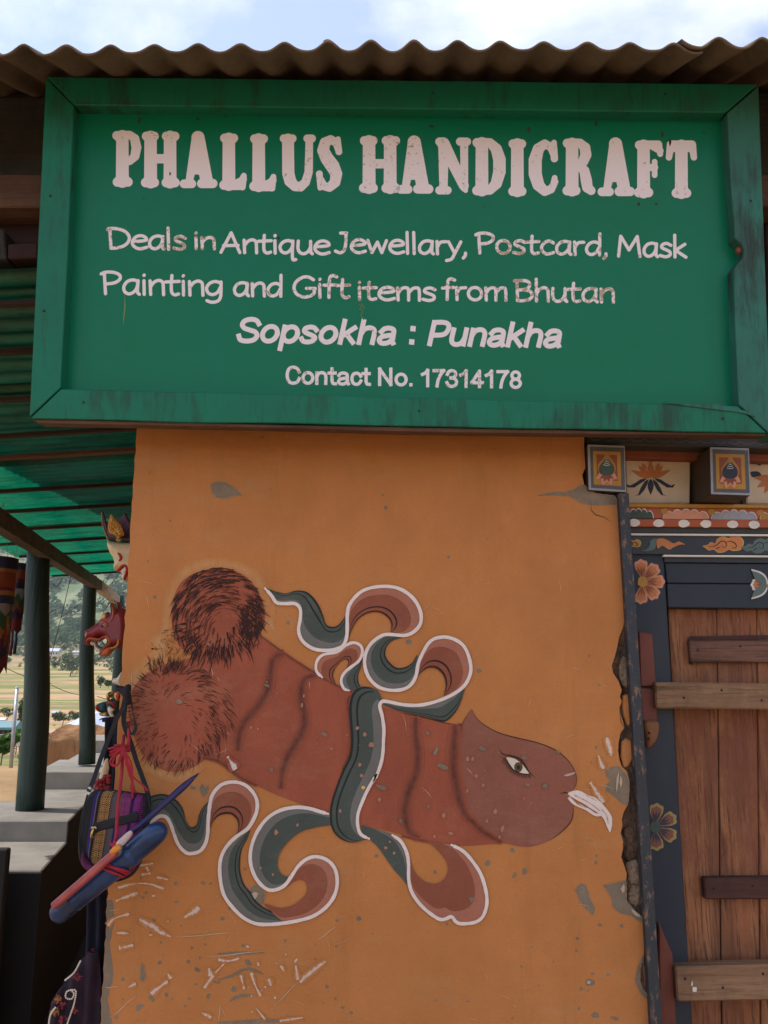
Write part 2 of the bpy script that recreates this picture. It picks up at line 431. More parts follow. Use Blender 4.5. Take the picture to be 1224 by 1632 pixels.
def strip_mat():
    m = M_('chipped_slate_strip'); x = m.mix(m.ramp(m.noise(6, (1, 1, .3)), .3, .7), (.034, .037, .045), (.022, .025, .033))
    x = m.mix(m.ramp(m.noise(45, (1, 1, .5), detail=8, rough=.75), .54, .60), x, (.20, .11, .065)); m.col(x); m.rough(.6, .4); m.bump(m.noise(40), .4, .004); return m.m
mat_strip = strip_mat()
mat_redpaint = basic('oxide_red_paint', (.17, .04, .022), (.11, .028, .018), 6, .6, .25, 40)
mat_cream = basic('cream_panel_paint', (.64, .50, .37), (.52, .38, .26), 6, .8, .2, 60)
mat_orange_w = basic('orange_bracket_wood', (.24, .09, .03), (.13, .045, .02), 8, .6, .3, 40)
mat_mud = basic('mud_brick_core', (.17, .10, .062), (.07, .042, .028), 14, .95, 1., 50, bd=.02)
mat_stone = basic('wall_rubble_stone', (.30, .21, .14), (.17, .115, .075), 20, .9, .8, 60, bd=.01)
def pt(name, c): return basic(name, c, tuple(x * .78 for x in c), 12, .65, .1, 80)
pm = dict(red=pt('paint_red', (.36, .085, .035)), orange=pt('paint_orange', (.50, .17, .055)), ochre=pt('paint_ochre', (.42, .20, .035)), pink=pt('paint_salmon', (.58, .25, .16)),
          navy=pt('paint_navy', (.028, .034, .055)), white=pt('paint_white', (.66, .60, .54)), green=pt('paint_green', (.05, .075, .058)), teal=pt('paint_teal', (.10, .14, .135)),
          grey=pt('paint_dark_grey', (.05, .044, .040)), brown=pt('paint_brown', (.06, .04, .028)), lav=pt('paint_lavender', (.30, .29, .33)), brick=pt('paint_brick', (.24, .062, .03)),
          black=pt('paint_black', (.013, .013, .016)), yellow=pt('paint_yellow', (.50, .33, .10)), slate=pt('paint_slate', (.09, .085, .085)))
# ================================================================== main building
bld = thing('shop_building', 'ochre plastered shop building with a painted wall beside a weathered wooden door', 'building', (0, WY, 0))
# right edge of the plaster is broken away, left edge chipped near the foot
edge_r = [(931, 672), (931, 712), (933, 745), (928, 757), (931, 772), (941, 782), (984, 800), (987, 812), (989, 850), (993, 900), (996, 955), (996, 985), (993, 1000), (987, 1014), (984, 1030), (980, 1046), (975, 1061), (977, 1072), (986, 1086),
          (991, 1100), (988, 1110), (991, 1118), (987, 1128), (989, 1138), (993, 1150), (995, 1160), (989, 1168), (986, 1182), (985, 1196), (987, 1210), (991, 1222), (999, 1229), (1002, 1240), (1003, 1256), (1000, 1270), (1001, 1282), (994, 1294), (991, 1306), (992, 1316), (989, 1328), (993, 1340), (993, 1352), (990, 1366), (995, 1380), (999, 1392), (997, 1410), (999, 1436), (1008, 1448), (1014, 1456), (1024, 1466), (1028, 1480),
          (1029, 1512), (1024, 1524), (1018, 1536), (1017, 1552), (1021, 1572), (1030, 1586), (1034, 1600), (1035, 1640), (1036, 1700)]
left_edge = [(218 - (y - 690) * .0634 + rng.uniform(-1.2, 1.2), y) for y in range(690, 1420, 14)]
left_edge += [(172 - (y - 1420) * .06 + rng.uniform(-1.6, 1.8), y) for y in range(1424, 1700, 10)]
outl = [(219, 668)] + edge_r[:]
outl = edge_r[::-1] + [(219, 668)] + left_edge
outl = [(219, 668)] + left_edge + edge_r[::-1]
T = .035
pf = [WALL(x, y, 0) for x, y in outl]; n = len(pf)
tri = tessellate_polygon([[Vector((x, y, 0)) for x, y in outl]])
fs = []
for t in tri:
    p = [outl[i] for i in t]; c_ = (p[1][0] - p[0][0]) * (p[2][1] - p[0][1]) - (p[1][1] - p[0][1]) * (p[2][0] - p[0][0])
    fs.append(list(t) if c_ < 0 else list(t[::-1]))
vs = pf + [p + Vector((0, T, 0)) for p in pf]
fs += [[i, (i + 1) % n, n + (i + 1) % n, n + i] for i in range(n)]
plast = mesh('plaster_wall', vs, fs, [mat_wall], bld)
# masonry behind the plaster skin, side wall, back and right bulk of the house
XL, XR = at(219, 690, WY).x, at(1008, 900, WY).x
b = MB()
zt = 3.06
c0 = [(XL + .006, WY + T, 0), (XR - .12, WY + T, 0), (XR - .12, WY + T, zt), (XL + .006, WY + T, zt)]
c1 = [(XL + .006 - 1.25, 8.3, 0), (XR - .12, 8.3, 0), (XR - .12, 8.3, zt), (XL + .006 - 1.25, 8.3, zt)]
b.hexa(c0 + c1); b.build('side_wall', mat_wall_side, bld)
b = MB(); b.box(XR - .118, 5.2, WY + .32, 8.3, 0, zt); b.build('rear_wall', mat_wall_side, bld)
b = MB(); b.box(-.70, .78, WY + .012, WY + T - .002, at(0, 672, WY).z + .01, zt - .002); b.build('upper_wall', mat_wall_side, bld)
b = MB(); b.box(-.74, .74, WY + .001, WY + T - .004, 0, at(0, 1700, WY).z - .001); b.build('foot_wall', mat_wall, bld)
b = MB(); b.box(.745, 5.2, WY + .04, WY + .315, 0, .55); b.build('door_sill_wall', mat_wall, bld)
# rough mud core seen in the broken edge
def rough_core():
    vs, fs = [], []; rows, cols = 120, 9
    for j in range(rows + 1):
        y = 985 + j * (1640 - 985) / rows
        xs = np.interp(y, [p[1] for p in edge_r[3:]], [p[0] for p in edge_r[3:]]) - 8
        xe = 994 + (y - 950) * .0645 + 16
        for i in range(cols + 1):
            x = xs + (xe - xs) * i / cols; p = WALL(x, y, 0)
            d = .026 + .030 * noise.noise(p * 13) + .02 * noise.noise(p * 37) + .03 * (i / cols) ** 1.5
            vs.append(p + Vector((0, max(.008, d), 0)))
    for j in range(rows):
        for i in range(cols):
            a = j * (cols + 1) + i; fs.append([a, a + cols + 1, a + cols + 2, a + 1])
    return mesh('mud_core', vs, fs, mat_mud, bld)
rough_core()
for k, q in enumerate([[(994, 1322), (1006, 1318), (1013, 1335), (1014, 1362), (1002, 1372), (995, 1362), (997, 1345)], [(998, 1376), (1014, 1370), (1019, 1392), (1016, 1408), (1003, 1406), (1000, 1392)], [(1001, 1412), (1018, 1412), (1022, 1436), (1012, 1448), (1002, 1438)], [(1004, 1232), (1011, 1240), (1012, 1290), (1005, 1300), (1004, 1270)], [(990, 1048), (999, 1052), (1003, 1090), (994, 1094), (986, 1072)], [(1013, 1452), (1024, 1450), (1030, 1470), (1024, 1466)]]):
    inflate('rubble_stone', [(x + 1.2 * noise.noise(Vector((x * .3, y * .3, 0))), y) for x, y in cr_curve(q, 4, True)], WY + .026, .010 if k in (0, 1, 2) else .004, 9, mat_mud if k % 3 == 0 else mat_stone, bld, step=1.4, tb=.004, bump=lambda x, y: .006 * noise.noise(Vector((x * .25, y * .16, 2))))
for k, P in enumerate([[(992, 1108), (1000, 1106), (1006, 1120), (1007, 1155), (999, 1157), (993, 1140), (991, 1124)], [(990, 1182), (997, 1176), (1008, 1182), (1009, 1208), (1001, 1222), (993, 1224), (989, 1206)], [(1024, 1540), (1033, 1532), (1035, 1570), (1028, 1572)]]):
    inflate('loose_plaster_flake', P, WY + .012, .006, 4, mat_wall, bld, step=1.4, tb=.01)

# bare plaster patches, dents and smears on the wall
sh = Sheet(WALL, .0002); sl = Sheet(WALL, .0009)
def c6(x, y): return (x / 2.7565, 1040 + y / 2.7589)
def c6b(x, y): return (160 + x / 2.661, 1400 + y / 2.661)
def c8(x, y): return (900 + x / 3.068, 1100 + y / 3.068)
def c7(x, y): return (900 + x / 3.778, 680 + y / 3.778)
chips = [[(336, 772), (345, 768), (360, 769), (370, 775), (386, 789), (372, 790), (360, 794), (345, 793), (338, 784)],
         [c7(0, 398), c7(40, 385), c7(90, 355), c7(120, 350), c7(150, 392), c7(200, 405), c7(300, 415), c7(322, 470), c7(250, 470), c7(190, 474), c7(140, 468), c7(90, 455), c7(60, 432), c7(20, 415)],
         [c7(-160, 415), c7(-60, 392), c7(0, 396), c7(20, 418), c7(-60, 412)],
         [c8(200, 395), c8(235, 375), c8(268, 375), c8(285, 400), c8(305, 420), c8(315, 450), c8(312, 540), c8(303, 565), c8(270, 545), c8(235, 510), c8(205, 495), c8(200, 470), c8(225, 440), c8(205, 420)],
         [c8(192, 955), c8(240, 945), c8(300, 930), c8(301, 1030), c8(345, 1080), c8(388, 1120), c8(375, 1135), c8(320, 1100), c8(270, 1090), c8(235, 1060), c8(228, 1010)],
         [c8(52, 975), c8(80, 945), (c8(105, 955)), c8(120, 1010), c8(148, 1070), c8(138, 1100), c8(105, 1070), c8(75, 1030)],
         [c8(345, 1420), c8(360, 1350), c8(385, 1300), c8(398, 1270), c8(372, 1340), c8(366, 1420), c8(378, 1460), c8(412, 1500), c8(410, 1520), c8(370, 1480)],
         [c6b(x, y) for x, y in [(610, 100), (625, 60), (650, 28), (680, 38), (700, 70), (690, 105), (660, 125), (620, 110)]],
         [c6b(x, y) for x, y in [(168, 420), (176, 360), (184, 370), (190, 410), (186, 435), (172, 432)]],
         [(318, 1256), (322, 1250), (328, 1256), (332, 1252), (330, 1264), (324, 1270), (320, 1262)], [(303, 1252), (312, 1254), (312, 1258), (305, 1257)]]
for p in chips: sh.poly(p)
for i in range(len(left_edge) - 1):          # grey worn corner at the foot
    x, y = left_edge[i]
    if y > 1430:
        w0 = 9 + 3 * math.sin(y * .07) + (y - 1430) * .03; x2, y2 = left_edge[i + 1]
        sh.poly([(x + .4, y), (x + w0, y), (x2 + 9 + 3 * math.sin(y2 * .07) + (y2 - 1430) * .03, y2), (x2 + .4, y2)])
dents = [(182, 80, 8, 7), (323, 100, 12, 6), (165, 188, 9, 9), (226, 182, 9, 10), (548, 128, 9, 7), (257, 272, 6, 5), (253, 358, 8, 10), (372, 353, 8, 8), (96, 428, 8, 8), (293, 422, 9, 7), (280, 491, 12, 8), (217, 510, 15, 9), (163, 545, 12, 18),
         (68, 590, 9, 12), (376, 510, 5, 8), (457, 500, 9, 13), (960, 458, 9, 6), (1002, 182, 5, 5), (1000, 288, 6, 5), (1098, 172, 8, 9), (604, 285, 7, 8), (1064, 570, 9, 8), (626, 358, 16, 15), (567, 470, 12, 12), (946, 530, 4, 4), (343, 200, 3, 6), (410, 387, 14, 8), (95, 512, 6, 4), (487, 440, 7, 5), (432, 18, 6, 7), (468, 22, 5, 6)]
for k, (x, y, rx, ry) in enumerate(dents):
    X, Y_ = c6b(x, y); sh.poly(blob(X, Y_, rx / 2.66, ry / 2.66, rng.random(), 200 + k, 9))
for k, (x, y, rx, ry) in enumerate([(172, 1148, 12, 9), (278, 1152, 10, 9), (120, 1428, 24, 18), (152, 1588, 20, 14), (245, 1604, 24, 8), (82, 1460, 9, 9), (135, 1386, 8, 7), (210, 1390, 9, 7), (68, 1556, 7, 8), (57, 1274, 6, 6), (155, 810, 5, 7), (62, 1214, 9, 6)]):
    X, Y_ = c8(x, y); sh.poly(blob(X, Y_, rx / 3.07, ry / 3.07, .2, 300 + k, 9))
for k, (x, y, rx, ry) in enumerate([(613, 1160, 4, 5), (652, 1023, 5, 4), (763, 1069, 4, 4), (615, 809, 2.5, 3), (418, 697, 3, 2), (247, 951, 3, 3), (655, 1300, 3, 3), (820, 1395, 3, 5), (836, 1388, 4, 6), (777, 1376, 4, 5), (817, 1355, 4, 4), (950, 1375, 3, 3), (600, 1364, 4, 4), (693, 1390, 3, 3), (572, 1463, 4, 4), (390, 1385, 3, 3), (280, 1408, 3, 3), (324, 1407, 3, 3), (355, 1464, 4, 4), (537, 1467, 3, 2), (939, 1045, 2, 2), (459, 992, 3, 3)]):
    sh.poly(blob(x, y, rx, ry, .3, 400 + k, 8))
for k in range(150):
    y = 700 + 932 * rng.random() ** .65; x = rng.uniform(190, 985)
    if x > 1000 - 40 or (240 < x < 920 and 900 < y < 1470): continue
    r_ = rng.uniform(.7, 2.0); sh.poly(blob(x, y, r_ * rng.uniform(.7, 1.6), r_, rng.random() * 3, 500 + k, 7))
sh.build('bare_patches', mat_chip, bld, label='grey patches where the ochre paint has chipped off', kind='stuff')
# pale chalk in the middle of the big chips
ce = Sheet(WALL, .0013)
for p in chips:
    k_ = len(p); P_ = resample(p + [p[0]], 60); ce.stroke([tuple(q) for q in P_], [3.0 * (.2 + 1.1 * abs(noise.noise(Vector((q[0] * .2, q[1] * .2, 1))))) for q in P_], soft=True); ce.off += .00003
ce.build('crumbled_edges', plaster('crumbling_rim', (.52, .36, .22), .12, False, cover=.6, over=((.225, .165, .115), .38)), bld, kind='stuff', alpha=True)
sc_ = Sheet(WALL, .0018)
for k, (x, y, rx, ry, r) in enumerate([(650, 75, 16, 22, .5), (640, 95, 8, 6, 0)]):
    X, Y_ = c6b(x, y); sc_.poly(blob(X, Y_, rx / 2.66, ry / 2.66, r, 700 + k))
for k, (x, y, rx, ry, r) in enumerate([(345, 1090, 28, 7, .7), (285, 970, 10, 18, 0), (258, 450, 5, 50, .1), (30, 410, 30, 6, -.3), (275, 450, 6, 30, .0), (118, 1428, 12, 8, 0)]):
    X, Y_ = c8(x, y); sc_.poly(blob(X, Y_, rx / 3.07, ry / 3.07, r, 720 + k))
sc_.build('chalky_patches', mat_chip_l, bld, kind='stuff')
# white paint smears and scratches
sm = Sheet(WALL, .0014)
def smear(pts, wd, conv):
    P = resample(cr_curve([conv(*p) for p in pts], 5), 14); sm.stroke([tuple(p) for p in P], [wd * 1.9 * (.45 + .75 * abs(math.sin(2.2 * i / 13 + wd))) for i in range(14)], soft=True); sm.off += .00004
for pts, wd in [([(65, 95), (110, 78), (158, 62)], 6), ([(75, 40), (130, 25), (200, 22), (268, 45)], 5), ([(30, 200), (60, 170), (122, 150)], 5), ([(165, 175), (215, 200), (255, 228), (298, 248)], 7), ([(355, 165), (390, 145), (420, 125)], 9),
                ([(70, 232), (120, 232)], 4), ([(78, 295), (140, 284)], 8), ([(215, 490), (250, 462), (285, 435)], 8), ([(285, 405), (300, 425)], 6), ([(440, 465), (480, 410), (530, 355)], 4.5), ([(845, 440), (890, 400), (955, 350)], 7), ([(120, 462), (150, 445)], 6),
                ([(430, 570), (470, 590)], 6), ([(500, 345), (540, 350), (590, 340)], 5), ([(460, 380), (465, 415)], 9), ([(715, 425), (722, 455)], 7), ([(828, 370), (838, 430)], 6), ([(640, 400), (655, 450), (680, 500)], 5), ([(595, 410), (610, 470)], 5),
                ([(760, 605), (860, 590)], 4), ([(660, 550), (700, 600)], 3), ([(765, 370), (780, 395)], 4), ([(668, 355), (670, 370)], 5), ([(206, 240), (220, 240)], 5), ([(218, 74), (232, 74)], 5), ([(280, 182), (290, 182)], 3)]:
    smear(pts, wd, c6b)
for pts, wd in [([(205, 232), (215, 260), (228, 320)], 7), ([(165, 320), (175, 350), (188, 385)], 6), ([(125, 450), (150, 490), (190, 550)], 9)]: smear(pts, wd, c8)
sm0 = sm; sm = Sheet(WALL, .0056); smear([(362, 1206), (368, 1214), (376, 1226)], 9, lambda x, y: (x, y)); SMB = sm; sm = sm0
for pts, wd in [([(232, 1378), (238, 1392)], 5), ([(222, 1380), (244, 1376)], 3.5), ([(225, 1394), (240, 1392)], 5), ([(250, 1398), (268, 1402)], 4)]: smear(pts, wd, lambda x, y: (x, y))
for k in range(14):
    x, y = rng.gauss(405, 40), rng.gauss(1560, 36); 
    if y > 1630: continue
    r_ = rng.uniform(.6, 2.2); sm.poly(blob(x, y, r_, r_ * rng.uniform(.6, 2), rng.random() * 3, 900 + k, 7))
sm.build('paint_smears', mat_smear, bld, label='dry white paint smears near the foot of the wall', kind='stuff', alpha=True)
ss = Sheet(WALL, .0018)
for a, c_ in [((320, 245), (590, 232)), ((20, 460), (75, 462)), ((735, 540), (840, 440)), ((500, 610), (510, 535)), ((920, 260), (1000, 205)), ((40, 590), (150, 500)), ((440, 330), (700, 312))]:
    A, C = c6b(*a), c6b(*c_); ss.stroke([(A[0] + (C[0] - A[0]) * t, A[1] + (C[1] - A[1]) * t + math.sin(t * 6) * 1.2) for t in np.linspace(0, 1, 10)], 1.6, taper=True)
for k in range(70):
    x, y = rng.uniform(190, 970), rng.uniform(900, 1625); a = rng.random() * 3.14; L = rng.uniform(2, 16)
    ss.stroke([(x, y), (x + L * math.cos(a), y + L * math.sin(a)), (x + L * 1.9 * math.cos(a + .1), y + L * 1.9 * math.sin(a + .1))], rng.uniform(.6, 1.2), taper=True)
ss.build('scratches', mat_scratch, bld, kind='stuff', alpha=True)
sg = Sheet(WALL, .0012)
for pts, wd in [([(495, 320), (560, 318), (695, 315)], 5), ([(500, 430), (560, 412), (600, 390), (640, 385), (695, 408)], 4.5), ([(548, 520), (590, 500), (650, 495)], 5), ([(500, 612), (600, 610), (680, 604), (800, 603), (865, 595)], 6), ([(340, 1000), (341, 1000)], 1)]:
    if wd == 1: continue
    P = resample(cr_curve([c6b(*p) for p in pts], 6), 16); sg.stroke([tuple(p) for p in P], wd, taper=True)
sg.build('gouges', mat_chip, bld, kind='stuff')
# hairline cracks under the rafter end
sk = Sheet(WALL, .0015)
for pts in [[c7(160, 470), c7(158, 500), c7(185, 530), c7(240, 545), c7(280, 575)], [c7(150, 440), c7(160, 470)], [c8(290, 185), c8(275, 150), c8(268, 90)], [c8(262, 270), c8(275, 225), c8(300, 190)]]:
    sk.stroke(pts, 1.1, taper=True)
sk.build('hairline_cracks', mat_rg_dark, bld, kind='stuff')

# ================================================================== mural (painted on the wall)
c1_ = lambda x, y: (200 + x / 3.06, 860 + y / 3.06)
c2_ = lambda x, y: (400 + x / 3.06, 900 + y / 3.06)
c3_ = lambda x, y: (640 + x / 3.4, 1080 + y / 3.4)
c4_ = lambda x, y: (240 + x / 3.825, 1200 + y / 3.825)
c5_ = lambda x, y: (500 + x / 3.825, 1240 + y / 3.825)
def cv(f, L): return [f(*p) for p in L]
body = cr_curve(cv(c1_, [(335, 572), (290, 545), (250, 500), (228, 430), (226, 350), (240, 270), (275, 205), (345, 160), (430, 142), (520, 148), (600, 190), (650, 262), (680, 345), (675, 420), (655, 460)]), 5)
body += cr_curve(cv(c1_, [(655, 460), (770, 550), (900, 635), (1020, 705), (1110, 745)]), 4)[1:]
body += [(612, 1127), (660, 1141), (700, 1150), (731, 1155)]
body += cr_curve(cv(c3_, [(310, 260), (298, 330), (294, 420), (302, 520), (322, 630), (365, 755), (440, 845), (555, 900)]), 4)[1:]
body += cr_curve(cv(c3_, [(450, 905), (330, 912), (180, 890), (50, 865)]) + cv(c5_, [(480, 330), (300, 287), (200, 250)]) + [(505, 1289), (467, 1277), (423, 1259), (386, 1239), (358, 1216), (345, 1208), (333, 1207), (322, 1214), (308, 1223)] + cv(c1_, [(250, 1133), (180, 1122), (110, 1080), (62, 1010), (30, 920), (14, 840), (18, 770), (50, 705), (110, 650), (200, 605), (270, 590)]), 4)
sb_ = Sheet(WALL, .0010); sb_.poly(body)
mural = sb_.build('painted_mural', mat_body, bld, label='folk mural of a red phallus with hairy base, one eye and curling ribbons')
halo = Sheet(WALL, .0006)
for pts, wd in [([(95, 640), (150, 560), (190, 470), (205, 380), (215, 290), (260, 190), (330, 135), (430, 115), (530, 130), (620, 170), (670, 240), (700, 350), (690, 440)], 22), ([(20, 760), (60, 670), (130, 600), (180, 540), (150, 470)], 34), ([(100, 1100), (200, 1150), (300, 1150), (370, 1090)], 20)]:
    P = resample(cr_curve(cv(c1_, pts), 5), 40); halo.stroke([tuple(p) for p in P], wd, soft=True); halo.off += .0001
halo.build('pale_halo', mat_halo, mural, alpha=True, kind='stuff')
head = cr_curve(cv(c3_, [(380, 170), (402, 215), (450, 258), (530, 300), (640, 330), (750, 357), (850, 402), (915, 465), (946, 530), (944, 585), (915, 612), (870, 622)]), 5) + cr_curve(cv(c3_, [(872, 628), (912, 650), (931, 700), (922, 770), (870, 830), (800, 882), (720, 912), (640, 914), (560, 896)]), 5) + cr_curve(cv(c3_, [(560, 896), (440, 830), (362, 742), (325, 630), (309, 520), (302, 400), (312, 300), (342, 225), (380, 170)]), 4)[1:-1]
shd = Sheet(WALL, .0016); shd.poly(head); shd.build('head', mat_head, mural)
fold = Sheet(WALL, .0022)
for f, pts, wd in [(c1_, [(775, 552), (722, 580), (705, 650), (690, 740), (640, 820), (580, 890), (552, 960), (548, 1030)], 12), (c1_, [(925, 658), (870, 685), (855, 760), (870, 840), (868, 920), (830, 990), (790, 1060), (765, 1130), (757, 1215)], 12),
                   (c3_, [(78, 215), (75, 300), (88, 400), (78, 520), (38, 620), (18, 720), (38, 830), (95, 872)], 12), (c3_, [(322, 250), (300, 340), (292, 450), (296, 560), (312, 650), (362, 750), (432, 828), (540, 892)], 9),
                   (c3_, [(290, 260), (280, 450), (292, 560), (325, 700), (370, 770)], 14), (c3_, [(310, 915), (150, 890), (0, 858)], 3), (c1_, [(1095, 760), (1085, 800), (1100, 940), (1095, 1040), (1060, 1120)], 5), (c1_, [(650, 462), (770, 552), (900, 637), (1020, 707), (1105, 742)], 2.6), (c1_, [(380, 1064), (460, 1085), (560, 1160), (640, 1200)], 4)]:
    P = resample(cr_curve(cv(f, pts), 5), 40); fold.stroke([tuple(p) for p in P], [wd * 1.9 * (.6 + .4 * math.sin(3.14 * i / 39)) for i in range(40)], soft=True); fold.off += .00006
fold.build('dark_folds', mat_fold, mural, alpha=True)
ol = Sheet(WALL, .0020)
P = resample(cr_curve(cv(c3_, [(382, 172), (402, 215), (450, 258), (530, 300), (640, 330), (750, 357), (850, 402), (915, 465), (946, 530), (944, 585), (918, 612)]), 5), 50)
ol.stroke([tuple(p) for p in P], 1.5, taper=True)
for f, pts in [(c3_, [(932, 690), (922, 770), (870, 832), (800, 884)]), (c3_, [(560, 898), (440, 832), (362, 744), (326, 632), (310, 522), (302, 400), (312, 300), (342, 225), (380, 168)]), (c3_, [(0, 190), (120, 215), (250, 248), (312, 252)]), (c3_, [(0, 856), (60, 870), (180, 893), (260, 903)])]:
    P = resample(cr_curve(cv(f, pts), 5), 40); ol.stroke([tuple(p) for p in P], 1.5, taper=True)
ol.stroke(cv(c3_, [(860, 626), (890, 624), (915, 628)]), 2.2, extra=.0004, taper=True)
ol.build('figure_outline', mat_rr_d, mural)

# ribbons
RN = dict(wl=(mat_white, 'ribbon_white_edge'), g1=(mat_rg_l, 'ribbon_light_band'), g2=(mat_rg, 'ribbon_green_band'), g3=(mat_rg_dark, 'ribbon_dark_line'), r1=(mat_rr_l, 'ribbon_rose_band'), r2=(mat_rr, 'ribbon_red_band'), r3=(mat_rr_d, 'ribbon_brown_line'))
class RLx(dict):
    def __missing__(s, k): s[k] = Sheet(WALL, .0026); return s[k]
RL = RLx()
def rflush():
    for k, q in RL.items(): q.build(RN[k][1], RN[k][0], mural)
    RL.clear()
def ribbon(f, outer, inner, kind, white=True, lay=0, wl=5.2, n=46, fr=(.0, .30, .80, .86, .93), nodark=False):
    O = resample(cr_curve(cv(f, outer), 5), n); I = resample(cr_curve(cv(f, inner), 5), n)
    e = lay * .0006
    L = lambda t: O * (1 - t) + I * t
    a, b_, c_ = ('g1', 'g2', 'g3') if kind == 'g' else ('r1', 'r2', 'r3')
    D = np.hypot(*(O - I).T)[:, None]
    t1 = fr[1] * np.ones_like(D)
    RL[a].band(L(0), L(t1), e)
    if nodark: RL[b_].band(L(t1), L(1.), e)
    else:
        RL[b_].band(L(t1), L(1.), e); RL[c_].band(L(.74), L(.80), e + .0002)
        rflush(); RL[c_].band(L(.93), L(1.), e + .0002)
    rflush()
def wline(f, pts, wd=5.0, lay=3, n=120):
    P = resample(cr_curve(cv(f, pts), 6), n)
    w_ = [wd * (1 + .13 * noise.noise(Vector((i * .25, wd, lay)))) * (1 if 2 < i < n - 3 else .6) for i in range(n)]
    RL['wl'].stroke([tuple(p) for p in P], w_, extra=lay * .0006 + .0003); rflush()
ribbon(c2_, [(65, 112), (100, 150), (125, 185), (170, 190), (215, 190), (240, 215), (240, 265), (232, 320), (250, 370), (300, 408), (360, 418), (420, 410), (455, 390), (468, 350), (470, 300)], [(80, 116), (120, 130), (170, 140), (215, 127), (265, 130), (305, 160), (335, 205), (352, 250), (365, 290), (395, 303), (425, 295), (450, 265), (468, 235)], 'g')
ribbon(c2_, [(468, 385), (470, 300), (473, 230), (490, 180), (540, 130), (610, 108), (690, 108), (750, 130), (800, 175), (828, 235), (825, 290), (790, 330), (750, 342), (690, 335)], [(470, 380), (495, 310), (520, 270), (560, 240), (610, 230), (650, 243), (680, 275), (685, 315), (680, 330)], 'r', lay=1)
ribbon(c2_, [(745, 350), (680, 340), (640, 345), (590, 380), (560, 430), (555, 490), (575, 550), (620, 595), (680, 612), (740, 608), (780, 585), (802, 550), (808, 500), (812, 455)], [(740, 355), (690, 370), (662, 400), (655, 440), (675, 475), (710, 502), (750, 500), (785, 480), (800, 455), (811, 437)], 'g')
ribbon(c2_, [(795, 575), (815, 510), (828, 450), (870, 380), (930, 355), (990, 365), (1040, 400), (1068, 470), (1070, 530), (1040, 590), (990, 625), (945, 640)], [(800, 565), (825, 530), (860, 505), (900, 505), (935, 535), (950, 580), (945, 620), (940, 638)], 'r', lay=1)
ribbon(c2_, [(645, 672), (740, 685), (820, 685), (900, 668), (980, 635), (1040, 595)], [(650, 685), (720, 712), (800, 730), (870, 745), (940, 765), (980, 740), (1015, 690), (1042, 610)], 'g', lay=1)
ribbon(c2_, [(350, 552), (320, 520), (320, 475), (350, 440), (420, 425), (460, 395), (500, 380), (535, 395), (543, 430), (525, 470), (480, 505)], [(415, 585), (400, 545), (408, 510), (432, 478), (455, 462), (468, 462), (475, 475), (472, 490), (466, 505)], 'r')
ribbon(c2_, [(540, 450), (500, 488), (450, 535), (440, 570), (455, 605), (485, 615)], [(545, 455), (535, 500), (522, 540), (525, 575), (535, 600), (520, 615)], 'g')
FX = lambda x, y: (x, y)
ribbon(FX, [(606, 1122), (603, 1132), (607, 1150), (611, 1170), (609, 1200), (598, 1232), (582, 1262), (572, 1290), (571, 1315), (580, 1333), (590, 1337)], [(592, 1096), (577, 1095), (563, 1103), (557, 1122), (558, 1150), (560, 1180), (557, 1205), (545, 1230), (533, 1262), (526, 1290), (528, 1318), (540, 1335), (560, 1343), (582, 1338)], 'g', lay=2)
RL['g2'].poly(cr_curve([(592, 1096), (577, 1094), (568, 1100), (575, 1115), (590, 1122), (606, 1124), (608, 1114), (603, 1102)], 4, True)[:], .0010); rflush()
ribbon(c4_, [(-30, 470), (20, 410), (60, 385), (95, 392), (120, 430), (145, 500), (170, 560), (215, 608), (260, 612), (305, 595), (335, 550), (345, 490), (350, 400), (355, 320)], [(-40, 290), (0, 265), (60, 250), (120, 262), (170, 300), (200, 350), (215, 410), (240, 450), (265, 452), (285, 430), (295, 380), (320, 330), (355, 295)], 'g')
ribbon(c4_, [(358, 490), (355, 400), (362, 310), (380, 250), (430, 195), (500, 178), (570, 192), (620, 235), (648, 290), (648, 350), (625, 410), (590, 460), (530, 500)], [(360, 480), (375, 430), (400, 395), (440, 375), (490, 375), (525, 405), (535, 440), (530, 480), (515, 505)], 'r', lay=1)
ribbon(c4_, [(590, 470), (530, 505), (480, 550), (440, 610), (422, 680), (425, 770), (445, 860), (490, 930), (560, 1000), (640, 1040), (730, 1045), (830, 1033)], [(607, 475), (585, 530), (555, 590), (545, 660), (548, 730), (570, 800), (610, 850), (640, 900), (680, 935), (740, 968), (800, 990), (850, 1020)], 'g', fr=(0, .42, 0, 0, 0))
ribbon(c4_, [(760, 990), (830, 1035), (930, 1015), (1000, 990), (1070, 940), (1120, 870), (1138, 790), (1125, 710), (1080, 655), (1010, 632), (950, 648), (900, 690), (860, 750), (815, 815)], [(690, 920), (720, 925), (780, 945), (850, 935), (910, 900), (950, 850), (950, 800), (925, 775), (880, 780), (840, 810), (790, 838)], 'r', lay=1, nodark=True)
ribbon(c4_, [(835, 790), (770, 830), (720, 833), (670, 800), (630, 740), (610, 660), (617, 570), (650, 480), (710, 400), (790, 350), (880, 332), (960, 337), (1030, 357), (1090, 375)], [(835, 750), (810, 750), (780, 710), (775, 650), (800, 590), (850, 530), (920, 480), (1000, 455), (1060, 445), (1108, 440)], 'g', lay=2, nodark=True)
ribbon(c5_, [(400, 320), (475, 345), (530, 385), (565, 450), (578, 520), (578, 600), (582, 655)], [(300, 300), (345, 375), (390, 420), (440, 490), (490, 560), (540, 615), (575, 660)], 'g', nodark=True, fr=(0, .22, 0, 0, 0))
RL['g2'].poly(cv(c5_, [(285, 285), (400, 318), (480, 345), (400, 400), (345, 372), (300, 360)]), -.0003); rflush()
